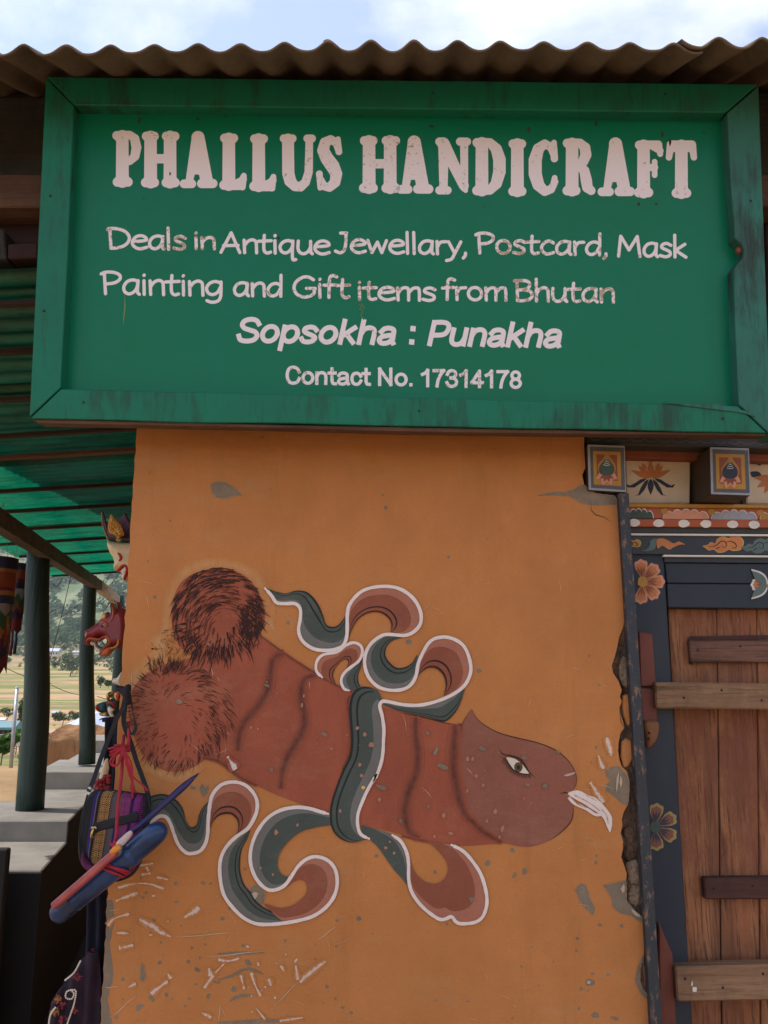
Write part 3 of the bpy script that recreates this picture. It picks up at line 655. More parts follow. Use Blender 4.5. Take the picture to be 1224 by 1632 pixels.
ribbon(c5_, [(580, 590), (600, 700), (640, 760), (690, 810), (760, 860), (800, 862), (840, 850), (860, 875), (900, 888), (980, 880), (1030, 845), (1055, 770), (1050, 690), (1020, 590), (970, 510), (910, 445), (835, 405)], [(585, 485), (610, 560), (650, 610), (700, 640), (760, 640), (805, 600), (818, 540), (790, 480), (740, 425), (700, 395), (650, 378)], 'r', lay=1, nodark=True)
wline(c2_, [(65, 112), (100, 150), (125, 185), (170, 190), (215, 190), (240, 215), (240, 265), (232, 320), (250, 370), (300, 408), (360, 418), (420, 410), (452, 390), (468, 340), (471, 230), (490, 180), (540, 130), (610, 108), (690, 108), (750, 130), (800, 175), (828, 235), (825, 290), (790, 330), (745, 345), (680, 340), (640, 345), (590, 380), (560, 430), (555, 490), (575, 550), (620, 595), (680, 612), (740, 608), (780, 585), (805, 540), (820, 470), (870, 378), (930, 353), (990, 363), (1040, 400), (1068, 470), (1070, 530), (1040, 590), (980, 635), (900, 668), (820, 685), (740, 682), (665, 667), (638, 668), (628, 690), (640, 740), (648, 800), (646, 857)] + [(644, 910), (636, 960), (620, 1010), (598, 1060)], n=420, wd=5.4)
wline(c5_, [(385, -25), (330, 70), (290, 160), (268, 230), (270, 300), (290, 345), (342, 372)], wd=5.2, n=50)
wline(c2_, [(350, 552), (320, 520), (320, 475), (350, 440), (420, 425), (460, 395), (500, 380), (535, 395), (543, 430), (525, 470), (480, 505), (450, 535), (440, 570), (455, 605), (482, 614)], n=110, lay=2, wd=4.6)
wline(c4_, [(-30, 470), (20, 410), (60, 385), (95, 392), (120, 430), (145, 500), (170, 560), (215, 608), (260, 612), (305, 595), (335, 550), (348, 490), (352, 400), (362, 310), (380, 250), (430, 195), (500, 177), (570, 192), (620, 235), (648, 290), (648, 350), (625, 410), (590, 463), (530, 505), (480, 550), (440, 610), (422, 680), (425, 770), (445, 860), (490, 930), (560, 1000), (640, 1040), (730, 1045), (830, 1035), (930, 1015), (1000, 990), (1070, 940), (1120, 870), (1138, 790), (1125, 710), (1080, 655), (1010, 632), (950, 648), (900, 690), (860, 750), (820, 805), (770, 832), (720, 835), (670, 800), (630, 740), (608, 660), (615, 570), (650, 480), (710, 400), (790, 350), (880, 332), (960, 337), (1030, 357), (1088, 373)], n=460, wd=5.6, lay=3)
wline(c5_, [(475, 345), (530, 385), (565, 450), (578, 520), (578, 600), (584, 650), (600, 700), (640, 760), (690, 810), (760, 858), (800, 860), (840, 845), (865, 875), (900, 888), (980, 880), (1030, 845), (1055, 770), (1050, 690), (1020, 590), (970, 510), (910, 445), (835, 405)], n=180, wd=5.4, lay=3)
rflush()
# hair
hr = Sheet(WALL, .0021); hh = random.Random(3)
def hair(x, y, ang, L, curv, wd):
    pts = []
    for i in range(6):
        pts.append((x, y)); x += math.cos(ang) * L / 5; y += math.sin(ang) * L / 5; ang += curv / 5
    hr.stroke(pts, [wd * s_ for s_ in (.7, 1, .9, .65, .4, .1)], extra=hh.uniform(0, .0009))
cx, cy = 349, 978
def inb(x, y): return (x - 349) ** 2 + (y - 978) ** 2 < 74 ** 2
for k in range(1100):           # upper ball: fine strokes combed in arcs round a point low in the ball
    t = hh.uniform(-3.6, .45); rr = 14 + 94 * math.sqrt(hh.random())
    x = 362 + rr * math.cos(t); y = 1004 + rr * math.sin(t)
    if not inb(x, y): continue
    if noise.noise(Vector((x * .05, y * .05, 7))) < -.16 - .1 * hh.random(): continue
    hair(x, y, t + 1.57 + hh.uniform(-.16, .16) + 3.1416, hh.uniform(10, 27), -hh.uniform(.15, .45), hh.uniform(.45, 1.05) + .4 * (rr > 74))
for k in range(300):          # right flank and the fringe below, strokes fanning outwards
    t = hh.uniform(-.5, 2.9); r_ = hh.uniform(.45, .98); x = 349 + 70 * r_ * math.cos(t); y = 978 + 66 * r_ * math.sin(t)
    if hh.random() > (.9 if (r_ > .7 or t < .9) else .4): continue
    hair(x, y, t + hh.uniform(-.25, .25) + (.8 if t < .8 else .1), hh.uniform(10, 22), hh.uniform(-.3, .3), hh.uniform(.7, 1.7))
for k in range(85):
    x, y = hh.gauss(402, 9), hh.gauss(992, 16); hair(x, y, 2.1 + hh.uniform(-.35, .35), hh.uniform(9, 18), -.4, hh.uniform(1., 2.0))
for k in range(60):
    x, y = hh.gauss(340, 26), hh.gauss(1036, 8); hair(x, y, 1.7 + (340 - x) * .008 + hh.uniform(-.2, .2), hh.uniform(12, 24), .1, hh.uniform(1., 2.0))
for k in range(60):
    x, y = hh.gauss(268, 12), hh.gauss(1024, 12); hair(x, y, hh.uniform(-.5, 2), hh.uniform(5, 12), .2, .5)
cx, cy = 276, 1143
for k in range(400):           # lower ball: fine bristles
    t = hh.uniform(0, 2 * math.pi); r_ = hh.uniform(.78, 1.0) if hh.random() < .72 else hh.uniform(.35, .8)
    x = cx + 69 * r_ * math.cos(t); y = cy + 86 * r_ * math.sin(t)
    ang = math.atan2(y - cy, x - cx) + hh.uniform(-.2, .2) + (.8 if y < cy else .45) * (1 if x > cx - 20 else -.6)
    hair(x, y, ang, hh.uniform(6, 19) * (1 if r_ > .75 else .8), hh.uniform(.0, .6), hh.uniform(.4, 1.0))
for k in range(95):
    x, y = hh.uniform(238, 292), hh.gauss(1064, 6); hair(x, y, -1.5 + (x - 262) * .014 + hh.uniform(-.35, .35), hh.uniform(8, 18), -.3, hh.uniform(.5, 1.0))
for k in range(80):
    t = hh.random(); x = 322 + 40 * math.sin(t * 2.6) + hh.uniform(-14, 8); y = 1070 + 120 * t + hh.uniform(-10, 10); hair(x, y, .1 + 1.25 * t + hh.uniform(-.2, .2), hh.uniform(10, 24), .5, hh.uniform(.45, 1.0))
hr.build('hair_strokes', mat_hair, mural, kind='stuff')
mc_ = Sheet(WALL, .0052); mo_ = Sheet(WALL, .0053)
for k, (x, y, rx, ry) in enumerate([c3_(435, 384) + (7, 3.2), c3_(220, 482) + (9, 4), c3_(665, 434) + (4.5, 3.4), c3_(185, 400) + (3, 6), c3_(778, 585) + (4, 4), c3_(848, 404) + (4, 2), c3_(140, 300) + (3.4, 3), c3_(682, 580) + (4, 2.2), c3_(148, 700) + (2, 3), c1_(690, 712) + (4.6, 2.4), c1_(968, 950) + (5, 3), c1_(262, 790) + (6, 3.2), c1_(405, 510) + (3, 2), c1_(710, 1122) + (3, 3), c5_(415, 57) + (9, 3.4), c5_(530, 262) + (3, 3.4), c5_(962, 740) + (4.6, 4.4), c5_(698, 172) + (2, 3)]): mc_.poly(blob(x, y, rx, ry, .4, 1300 + k, 9))
for k, (x, y, rx, ry) in enumerate([c1_(870, 762) + (2, 2.4), c1_(860, 808) + (2, 5), c1_(612, 917) + (2, 2.6), c1_(1130, 920) + (3.2, 3), c1_(1168, 950) + (2.6, 4), c1_(1200, 1000) + (5, 4.6), c1_(1142, 1098) + (2.4, 3.4), c1_(1152, 1150) + (3, 3), c1_(1005, 1020) + (2, 2), c3_(545, 820) + (2.6, 5), c3_(508, 726) + (3, 3.4), c3_(462, 776) + (2, 3), c3_(442, 583) + (2, 3), c3_(355, 615) + (2, 3), c3_(403, 533) + (2.4, 3), c3_(358, 440) + (3, 3.4), c3_(386, 440) + (2.4, 3.4), c3_(530, 865) + (2, 2.4), c5_(402, 132) + (2.6, 3.4), c5_(160, 200) + (2.4, 3.4), c5_(440, 424) + (2.4, 2.6), c5_(490, 458) + (2.4, 3), c5_(465, 388) + (2, 2), c5_(790, 230) + (3, 3), c5_(1108, 205) + (3, 4), c5_(1155, 305) + (2.4, 4), c5_(1055, 262) + (2, 2.6), c4_(765, 485) + (3.6, 4.4), c4_(895, 440) + (2, 3), c4_(745, 742) + (2, 2.4), c4_(670, 700) + (2, 2), c3_(228, 745) + (3, 4), c3_(178, 860) + (2, 2.6), c3_(265, 843) + (4, 2.6)]): mo_.poly(blob(x, y, rx, ry, .2, 1400 + k, 8))
for k in range(22):
    t = hh.random(); x = 410 + 480 * t; y = 1130 + 140 * t + hh.uniform(-60, 60); q_ = hh.uniform(.5, 1.4); mo_.poly(blob(x, y, q_, q_ * hh.uniform(.7, 1.8), 0, 1500 + k, 6))
mc_.build('mural_chips', mat_chip, mural, kind='stuff'); mo_.build('mural_pale_chips', plaster('chipped_pale_red', (.42, .20, .13), .2), mural, kind='stuff')
SMB.build('white_dab', plaster('white_dab', (.72, .62, .56), .08, False, cover=1, over=((.34, .088, .047), .2)), mural, alpha=True)
# eye
e = Sheet(WALL, .0024); e.poly(cr_curve(cv(c3_, [(568, 433), (590, 433), (620, 442), (652, 468), (680, 503), (690, 519), (650, 517), (610, 500), (584, 468)]), 4, True)); e.build('eye_white', mat_eye_w, mural)
e = Sheet(WALL, .0029); e.poly(blob(*c3_(633, 485), 6.8, 8, 0, 1, 18, 0)); e.build('iris', mat_eye_i, mural)
e = Sheet(WALL, .0034); e.poly(blob(*c3_(634, 486), 3.0, 3.6, 0, 1, 12, 0))
e.stroke([tuple(p) for p in resample(cr_curve(cv(c3_, [(533, 388), (550, 415), (600, 424), (640, 440), (668, 470), (692, 512), (726, 541)]), 5), 30)], 2.0, taper=True)
e.stroke([tuple(p) for p in resample(cr_curve(cv(c3_, [(560, 430), (600, 432), (640, 452), (672, 488), (694, 522)]), 5), 24)], 1.2, taper=True)
e.stroke([tuple(p) for p in resample(cr_curve(cv(c3_, [(538, 432), (566, 440), (584, 470), (610, 502), (650, 519), (700, 525)]), 5), 24)], 1.5, taper=True)
low = resample(cr_curve(cv(c3_, [(560, 440), (584, 470), (610, 502), (650, 519), (695, 524)]), 5), 20)
for i, (x, y) in enumerate(low):
    a = 2.6 - 1.1 * i / 19; e.stroke([(x, y), (x + 4 * math.cos(a), y + 4 * math.sin(a)), (x + 7.5 * math.cos(a - .2), y + 7.5 * math.sin(a - .2))], [1.3, .9, .3])
e.build('eye_lines', mat_hair, mural)
# white splash at the tip
s_ = Sheet(WALL, .0026)
s_.poly(cr_curve(cv(c3_, [(902, 628), (930, 614), (962, 612), (1010, 636), (1052, 652), (1095, 692), (1135, 745), (1141, 785), (1131, 838), (1112, 806), (1095, 765), (1062, 732), (1030, 712), (985, 682), (930, 652)]), 4, True))
s_.stroke([tuple(p) for p in resample(cr_curve(cv(c3_, [(905, 648), (938, 682), (1000, 710), (1050, 742), (1085, 742)]), 5), 24)], 4.6, extra=.0003)
ws_ = s_.build('white_splash', mat_white, mural)
s_ = Sheet(WALL, .0036)
for pts in [[(935, 636), (985, 660), (1035, 690), (1075, 722)], [(925, 655), (960, 690), (1005, 704)], [(1085, 712), (1110, 745), (1120, 790)], [(1000, 636), (1030, 652), (1060, 668)]]:
    s_.stroke([tuple(p) for p in resample(cr_curve(cv(c3_, pts), 5), 20)], [1.5 * (.3 + 1.2 * abs(noise.noise(Vector((i * .4, pts[0][0], 0))))) for i in range(20)])
s_.build('splash_gaps', mat_wall, mural)
# ================================================================== sign board
sign = thing('shop_sign', 'large green framed sign board with white lettering hanging under the eave', 'sign', at(612, 690, 2.10))
def sgp(x, y, off): return SIGN(x, y, off)
PO = 0.0; FO = .042; TH = .068
def slab(name, pts, off, depth, m, parent, bevel=.002, label=None):
    f = [sgp(x, y, off) for x, y in pts]; n = len(f); bk = [p - SIGN.n * depth for p in f]
    vs = f + bk; fs = [list(range(n))[::-1], [n + i for i in range(n)]] + [[i, (i + 1) % n, n + (i + 1) % n, n + i] for i in range(n)]
    bm = bmesh.new(); V = [bm.verts.new(v) for v in vs]
    for q in fs: bm.faces.new([V[i] for i in q])
    bmesh.ops.recalc_face_normals(bm, faces=bm.faces)
    bmesh.ops.bevel(bm, geom=list(bm.edges), offset=bevel, segments=1, affect='EDGES', clamp_overlap=True)
    return from_bm(name, bm, m, parent, label=label)
slab('sign_panel', [(112, 158), (1166, 172), (1186, 655), (90, 632)], PO, .006, mat_panel, sign, .0005)
# mitred frame boards: outer corners / inner corners (pixels at the frame's front face)
def edge(a, b, n, amp, seed):
    return [(a[0] + (b[0] - a[0]) * t, a[1] + (b[1] - a[1]) * t + amp * noise.noise(Vector((t * 7, seed, 0)))) for t in np.linspace(0, 1, n)]
slab('frame_board', edge((74, 122), (1208, 134), 14, 1.0, 1) + edge((1157, 179), (118, 167), 14, 1.0, 2), FO, TH, mat_frame, sign, label='top frame board with dark water stains')
slab('frame_board', [(73, 124), (117, 168), (108, 400), (96, 618), (47, 664)], FO, TH, mat_frame, sign)
slab('frame_board', edge((97, 620), (1176, 647), 14, 1.2, 3) + edge((1222, 690), (48, 667), 18, 2.4, 4), FO + .0006, TH + .004, mat_frame, sign)
notch = [(1159, 180), (1164, 280), (1170, 360), (1171, 380), (1181, 388), (1186, 398), (1184, 410), (1176, 420), (1170, 428), (1172, 520), (1178, 645), (1236, 700), (1228, 660), (1219, 400), (1209, 137)]
slab('frame_board', notch, FO + .0003, TH, mat_frame_r, sign, label='faded right frame board with a bite out of its inner edge')
slab('weathered_edge', [(50, 668), (400, 676), (800, 684), (1221, 691), (1221, 694.5), (1000, 692), (800, 690), (640, 687.5), (400, 681), (60, 674)], FO - .008, .05, mat_beam_br, sign, .001, label='bare weathered lower edge of the sign frame')
slab('frame_splinter', [(1056, 642), (1150, 645), (1190, 655), (1204, 664), (1178, 657), (1120, 650)], FO + .004, .004, mat_frame_r, sign, .0004)
for x, y, r in [(1178, 399, 6.5)]:
    b = MB(); b.ball(sgp(x, y, .026), .010, 10, 8, (1, .8, 1.1)); b.build('rusty_knot', mat_redpaint, sign, smooth=True)
b = MB()
for x, y in [(133, 641), (80, 312), (70, 495), (668, 655), (1152, 667), (1197, 320), (1060, 150), (690, 148)]: b.ball(sgp(x, y, FO + .001), .0032, 8, 6)
b.build('nail_heads', mat_beam_dk, sign, smooth=True, kind='stuff')
b = MB()
for x in (-.6, .62): b.beam((x, 2.06, 3.0), (x, 2.25, 3.0), .03, .03)
for x in (-.5, .5): b.beam((x, 2.10, 2.36), (x, 2.22, 2.36), .03, .03)
b.build('wall_bracket', mat_beam_dk, sign)
# dirt and pale drips
d_ = Sheet(SIGN, .0008)
for x, y, L, wd in [(198, 468, 50, 2.6)]: d_.stroke([(x + math.sin(t * 5) * 1.2, y + L * t) for t in np.linspace(0, 1, 10)], wd, taper=True)
d_.stroke([(572, 485), (577, 488), (573, 493), (579, 497), (575, 502), (580, 510)], 1.6); d_.stroke([(576, 484), (581, 489), (577, 494)], 1.4)
d_.build('dried_drip', basic('dry_drip', (.12, .22, .08), None, 20), sign)
d_ = Sheet(SIGN, .0012)
for k, (x, y, rx, ry) in enumerate([(444, 379, 2, 3), (222, 192, 2, 5), (315, 190, 2, 3), (360, 186, 1.4, 2), (688, 201, 4, 2), (842, 205, 3, 4), (950, 197, 2, 4), (1056, 214, 2.5, 5), (1068, 227, 2, 6), (229, 316, 1, 2), (271, 277, 1.4, 3), (1018, 325, 2, 3), (1046, 325, 1.6, 2), (770, 328, 1, 1.4), (598, 640, 2, 3), (843, 207, 3, 3), (1122, 212, 1.4, 1.4), (580, 641, 1.5, 1.2), (902, 641, 1.6, 1.2)]): d_.poly(blob(x, y, rx, ry, 0, 40 + k, 7))
d_.build('dirt_specks', mat_beam_dk, sign, kind='stuff')

# ---- lettering -------------------------------------------------------------------
def arc(cx, cy, rx, ry, a0, a1, n=12): return [(cx + rx * math.cos(R(a0 + (a1 - a0) * i / n)), cy + ry * math.sin(R(a0 + (a1 - a0) * i / n))) for i in range(n + 1)]
# monoline hand-lettered alphabet, y up, cap height 1, x-height .64
TK = {
 'D': (.80, [[(.10, 0), (.06, .96)], [(-.02, .93), (.06, .98), (.34, .97), (.6, .84), (.74, .58), (.70, .32), (.54, .12), (.30, .02), (.10, .0)]]),
 'e': (.60, [[(.07, .36), (.34, .38), (.54, .44), (.50, .58), (.34, .65), (.17, .58), (.06, .38), (.07, .18), (.20, .03), (.36, .0), (.56, .08)]]),
 'a': (.62, [[(.50, .60), (.36, .65), (.18, .58), (.06, .36), (.08, .12), (.22, .01), (.38, .10), (.48, .30), (.52, .60)], [(.52, .62), (.50, .12), (.56, .0)]]),
 'l': (.24, [[(.08, 1.05), (.10, 0)]]),
 's': (.50, [[(.44, .56), (.28, .65), (.12, .58), (.10, .44), (.26, .34), (.40, .24), (.40, .08), (.24, .0), (.04, .06)]]),
 'i': (.22, [[(.09, .62), (.10, 0)], [(.09, .86), (.10, .88)]]),
 'n': (.58, [[(.07, .62), (.09, 0)], [(.09, .36), (.20, .56), (.36, .65), (.48, .56), (.50, .36), (.51, 0)]]),
 'A': (.78, [[(.04, 0), (.22, .46), (.40, .98), (.54, .5), (.70, 0)], [(.13, .33), (.64, .36)]]),
 't': (.48, [[(.20, .88), (.18, .40), (.20, .10), (.30, .0), (.42, .05)], [(.00, .58), (.44, .62)]]),
 'q': (.62, [[(.48, .58), (.34, .64), (.16, .56), (.05, .34), (.10, .10), (.24, .02), (.38, .12), (.48, .34), (.50, .62)], [(.50, .62), (.48, .0), (.50, -.30), (.60, -.30)]]),
 'u': (.60, [[(.07, .62), (.06, .24), (.14, .04), (.28, .0), (.42, .12), (.50, .34)], [(.50, .62), (.51, .10), (.56, 0)]]),
 'J': (.56, [[(.22, .96), (.44, .97)], [(.42, .97), (.40, .40), (.34, .10), (.20, -.02), (.03, .06)]]),
 'w': (.80, [[(.05, .62), (.20, .02), (.40, .54), (.56, .02), (.73, .62)]]),
 'r': (.44, [[(.07, .62), (.09, 0)], [(.09, .36), (.20, .58), (.40, .62)]]),
 'y': (.56, [[(.05, .62), (.28, .04)], [(.50, .62), (.28, .04), (.16, -.24), (-.02, -.32)]]),
 ',': (.22, [[(.11, .06), (.10, -.06), (.03, -.18)]]),
 'P': (.66, [[(.12, 0), (.08, .94)], [(-.02, .90), (.12, .98), (.38, .98), (.58, .86), (.58, .66), (.40, .50), (.10, .44)]]),
 'o': (.62, [arc(.30, .32, .24, .32, 80, 440)]),
 'c': (.54, [[(.48, .56), (.34, .65), (.18, .58), (.06, .36), (.09, .14), (.24, .0), (.48, .08)]]),
 'd': (.64, [[(.50, .56), (.36, .64), (.18, .57), (.06, .34), (.09, .11), (.23, .01), (.40, .12), (.50, .36)], [(.53, 1.05), (.52, 0)]]),
 'M': (.96, [[(.06, 0), (.14, .96), (.45, .30), (.76, .96), (.86, 0)]]),
 'k': (.58, [[(.08, 1.05), (.09, 0)], [(.46, .62), (.11, .32), (.50, 0)]]),
 'g': (.62, [[(.49, .58), (.34, .64), (.16, .56), (.05, .34), (.10, .12), (.24, .04), (.40, .14), (.49, .36)], [(.52, .62), (.51, .0), (.42, -.24), (.22, -.31), (.06, -.24)]]),
 'G': (.84, [[(.72, .84), (.54, .97), (.34, .94), (.12, .72), (.05, .42), (.14, .14), (.36, .0), (.60, .05), (.74, .20), (.74, .40)], [(.48, .42), (.78, .42)]]),
 'f': (.46, [[(.46, 1.0), (.32, 1.06), (.22, .94), (.20, .5), (.19, 0)], [(.02, .58), (.42, .62)]]),
 'm': (.88, [[(.07, .62), (.09, 0)], [(.09, .36), (.20, .58), (.34, .64), (.43, .54), (.44, 0)], [(.44, .36), (.56, .58), (.70, .64), (.79, .54), (.80, 0)]]),
 'B': (.68, [[(.10, 0), (.08, .97)], [(-.01, .96), (.36, .97), (.52, .86), (.50, .66), (.32, .54), (.10, .52)], [(.32, .54), (.56, .44), (.62, .24), (.50, .06), (.28, 0), (.10, 0)]]),
 'h': (.60, [[(.08, 1.05), (.09, 0)], [(.09, .36), (.20, .56), (.36, .65), (.48, .56), (.50, .36), (.51, 0)]]),
}
def field_mesh(prims, bbox, h):
    x0, y0, x1, y1 = bbox; nx = int((x1 - x0) / h) + 2; ny = int((y1 - y0) / h) + 2
    X, Y = np.meshgrid(x0 + np.arange(nx) * h, y0 + np.arange(ny) * h); D = np.full(X.shape, 1e9)
    for p in prims:
        if p[0] == 'cap':
            _, a, b_, r0, c_, d, r1 = p; m_ = max(r0, r1) + 3
            i0, i1 = int(max(0, (min(a, c_) - m_ - x0) / h)), int(min(nx, (max(a, c_) + m_ - x0) / h + 2)); j0, j1 = int(max(0, (min(b_, d) - m_ - y0) / h)), int(min(ny, (max(b_, d) + m_ - y0) / h + 2))
            s2 = np.s_[j0:j1, i0:i1]; D[s2] = np.minimum(D[s2], seg_d(X[s2], Y[s2], a, b_, r0, c_, d, r1))
        else:
            q = np.array(p[1]); i0, i1 = int(max(0, (q[:, 0].min() - 4 - x0) / h)), int(min(nx, (q[:, 0].max() + 4 - x0) / h + 2)); j0, j1 = int(max(0, (q[:, 1].min() - 4 - y0) / h)), int(min(ny, (q[:, 1].max() + 4 - y0) / h + 2))
            s2 = np.s_[j0:j1, i0:i1]; D[s2] = np.minimum(D[s2], -poly_sd(X[s2], Y[s2], p[1]))
    return msq(-D, x0, y0, h)
def letters(name, prims_list, off, m, h=.75, parent=None, label=None):
    vs, fs = [], []
    for prims in prims_list:
        xs = [q for p in prims for q in ((p[1], p[4]) if p[0] == 'cap' else [v[0] for v in p[1]])]; ys = [q for p in prims for q in ((p[2], p[5]) if p[0] == 'cap' else [v[1] for v in p[1]])]
        V, F = field_mesh(prims, (min(xs) - 14, min(ys) - 14, max(xs) + 14, max(ys) + 14), h); n = len(vs)
        vs += [SIGN(x, y, off) for x, y in V]; fs += [[i + n for i in f] for f in F]
    return mesh(name, vs, fs, m, parent, label=label)
def word(txt, x0, x1, yb, cap, r=2.6, slope=.0165):
    tot = sum(TK[c][0] for c in txt) - .1; k = (x1 - x0) / tot; out = []; x = x0 + r * .5
    prims = []
    for c in txt:
        adv, st = TK[c]; f = lambda p, x=x: (x + p[0] * k, yb + (x + p[0] * k - x0) * slope - p[1] * cap)
        for s_ in st:
            P = cr_curve(s_, 4) if len(s_) > 2 and c not in 'Mwk' else s_
            if c in 'Mw' : P = s_
            if c == 'A' and len(s_) > 2: P = [s_[0], s_[2], s_[4]]
            for a, b_ in zip(P[:-1], P[1:]):
                A, B = f(a), f(b_); prims.append(('cap', A[0], A[1], r, B[0], B[1], r))
        x += adv * k
    return [prims]
def line(name, words, m, label):
    for a in words: letters(name, word(*a), .0006, m, parent=sign, label=('worn ' if m is mat_line_w else '') + 'white word ' + a[0].strip(','))
line('sign_lettering', [('Deals', 171, 292, 395.5, 32), ('in', 307, 339, 396, 28), ('Postcard,', 758, 965, 403, 32)], mat_line_w, 'worn white words Deals in, Postcard')
line('sign_lettering', [('Antique', 349, 521, 402, 32), ('Jewellary,', 532, 741, 402, 32), ('Mask', 982, 1091, 408, 33)], mat_line, 'white words Antique Jewellary, Mask')
line('sign_lettering', [('Painting', 161, 351, 468, 35)], mat_line, 'white word Painting')
line('sign_lettering', [('and', 370, 447, 471, 32), ('Gift', 465, 553, 473, 33), ('items', 567, 690, 477, 31), ('from', 703, 804, 477, 31), ('Bhutan', 819, 975, 479, 33)], mat_line_w, 'worn white words and Gift items from Bhutan')

# fat rounded slab capitals of the title; local box 0..w x 0..88
RS = 9.9
def C(a, b_, r0, c_, d, r1=None): return ('cap', a, b_, r0, c_, d, r0 if r1 is None else r1)
def chain(pts): return [('cap', a[0], a[1], a[2], b_[0], b_[1], b_[2]) for a, b_ in zip(pts[:-1], pts[1:])]
def stemp(x, t=(8, 8), b_=(9, 9)):
    o = [C(x, 8, RS - .5, x, 80, RS)]
    if t: o += [C(x - t[0], 6.5, 6.2, x + t[1], 6.5, 6.2), C(x - t[0], 7, 6.6, x, 14, 7)] + [C(x + t[1], 7, 6.6, x, 14, 7)]
    if b_: o += [C(x - b_[0], 81.5, 6.6, x + b_[1], 81.5, 6.6), C(x - b_[0], 81, 7, x, 74, 7), C(x + b_[1], 81, 7, x, 74, 7)]
    return o
TG = {
 'P': (47, stemp(17, (9, 0), (8, 9)) + chain([(17, 5.5, 5.5), (29, 5.5, 5.5), (36.5, 12, 7), (39.5, 26, 7.4), (37, 40, 6.8), (29, 48, 5.5), (17, 50, 5)])),
 'H': (59, stemp(14, (7, 6), (8, 6)) + stemp(45, (6, 8), (6, 8)) + [C(14, 43, 7, 45, 43, 7)]),
 'A': (60, [C(29, 8, 9.5, 15, 76, 5.5), C(29, 8, 10, 43, 76, 9.5), C(20, 60, 6, 40, 60, 6), C(6.5, 81, 6.5, 19, 81, 6.5), C(35, 80.5, 7, 53, 80.5, 7)]),
 'L': (44, stemp(14, (7, 8), (8, 0)) + [C(14, 82, 6.5, 32, 82, 6.5), C(32, 82, 6.5, 38.5, 66, 4), C(26, 80, 7, 38, 72, 5), C(36, 84, 5, 38.5, 68, 4.2)]),
 'U': (57, [C(13, 8, 9, 13.5, 60, 9.3), C(6.5, 6.5, 6.2, 20, 6.5, 6.2), C(44, 6.5, 6, 51, 6.5, 6), C(47, 8, 5.5, 46, 56, 6.2)] + chain([(13.5, 60, 9.3), (16.5, 72, 9), (24, 80, 7.5), (33, 81, 7), (41, 74, 6.5), (46, 58, 6.2)])),
 'S': (43, chain([(36, 22, 5), (33, 12, 6), (24, 7, 6.5), (15, 12, 8), (12, 24, 9), (18, 36, 10), (27, 48, 10.5), (33, 60, 9), (31, 73, 8), (22, 81, 6.5), (13, 79, 6), (7, 66, 4.5)]) + [C(36, 6, 3.5, 37, 26, 5), C(6, 60, 5, 7, 82, 3.5)]),
 'N': (57, [C(13, 8, 8, 13, 78, 6.2), C(13, 10, 9.5, 46, 74, 7.5), C(46.5, 8, 6, 47, 78, 5.5), C(6.5, 81.5, 6.2, 19.5, 81.5, 6.2), C(40, 6.5, 6.2, 51, 6.5, 6.2), C(6.5, 6.5, 6.2, 12, 6.5, 6.2), C(44, 70, 8, 49, 82, 3.2)]),
 'D': (54, stemp(15, (8, 0), (8, 0)) + chain([(15, 6, 6), (28, 7, 6.5), (38, 17, 8.5), (43, 33, 9.5), (43, 52, 9.5), (38, 70, 8.5), (28, 80.5, 6.5), (15, 82, 6)])),
 'I': (27, stemp(13.5, (7, 7), (7, 7))),
 'C': (48, chain([(41, 24, 5.5), (36, 12, 6), (26, 7, 6.5), (16, 15, 8.5), (11, 32, 10), (11, 54, 10), (16, 71, 9), (26, 81, 7), (36, 78, 6), (43, 66, 4.5)]) + [C(41, 5, 4, 41.5, 30, 5.5), C(42, 60, 4, 40, 72, 5)]),
 'R': (53, stemp(15, (8, 0), (8, 6)) + chain([(15, 5.5, 5.8), (28, 6.5, 6.2), (36, 14, 8), (37.5, 25, 8.4), (33, 36, 7.5), (25, 42, 6), (15, 43, 5.5)]) + chain([(26, 43, 6), (35, 50, 7.5), (38, 64, 8.5), (40, 76, 8), (46, 81, 6.5)])),
 'F': (47, stemp(14, (7, 0), (8, 8)) + [C(14, 6, 5.8, 38, 6, 5.8), C(38, 6, 5.8, 41, 21, 4.2), C(14, 42, 5.2, 32, 42, 5.2), C(32, 33, 4, 32, 54, 4), C(28, 9, 5, 41, 16, 5)]),
 'T': (49, stemp(24.5, None, (8, 8)) + [C(8, 6, 6, 41, 6, 6), C(8, 6, 6, 5, 26, 4.6), C(41, 6, 6, 44, 26, 4.6), C(24, 10, 9, 8, 12, 5), C(24, 10, 9, 41, 12, 5)]),
}
boxes = [('P', 178, 225, 209, 297), ('H', 226, 285, 210, 298), ('A', 287, 346, 211, 300), ('L', 351, 394, 213, 302), ('L', 399, 441, 214, 304), ('U', 446, 503, 214, 305), ('S', 503, 546, 215, 306),
         ('H', 573, 637, 217, 307), ('A', 632, 690, 218, 309), ('N', 694, 750, 219, 310), ('D', 753, 807, 220, 311), ('I', 811, 838, 222, 312), ('C', 842, 890, 222, 312), ('R', 897, 949, 221, 311), ('A', 953, 1011, 221, 313), ('F', 1012, 1058, 224, 314), ('T', 1061, 1111, 224, 315)]
TL = []
for g, x0, x1, y0, y1 in boxes:
    w_, pr = TG[g]; kx = (x1 - x0) / w_; ky = (y1 - y0) / 88.; pr = [(q[0], q[1], q[2], q[3] + .45, q[4], q[5], q[6] + .45) for q in pr]
    TL.append([('cap', x0 + a * kx, y0 + b_ * ky, r0, x0 + c_ * kx, y0 + d * ky, r1) for _, a, b_, r0, c_, d, r1 in pr])
letters('sign_title', TL, .0006, mat_title, .6, sign, 'large white title PHALLUS HANDICRAFT in rounded slab capitals')

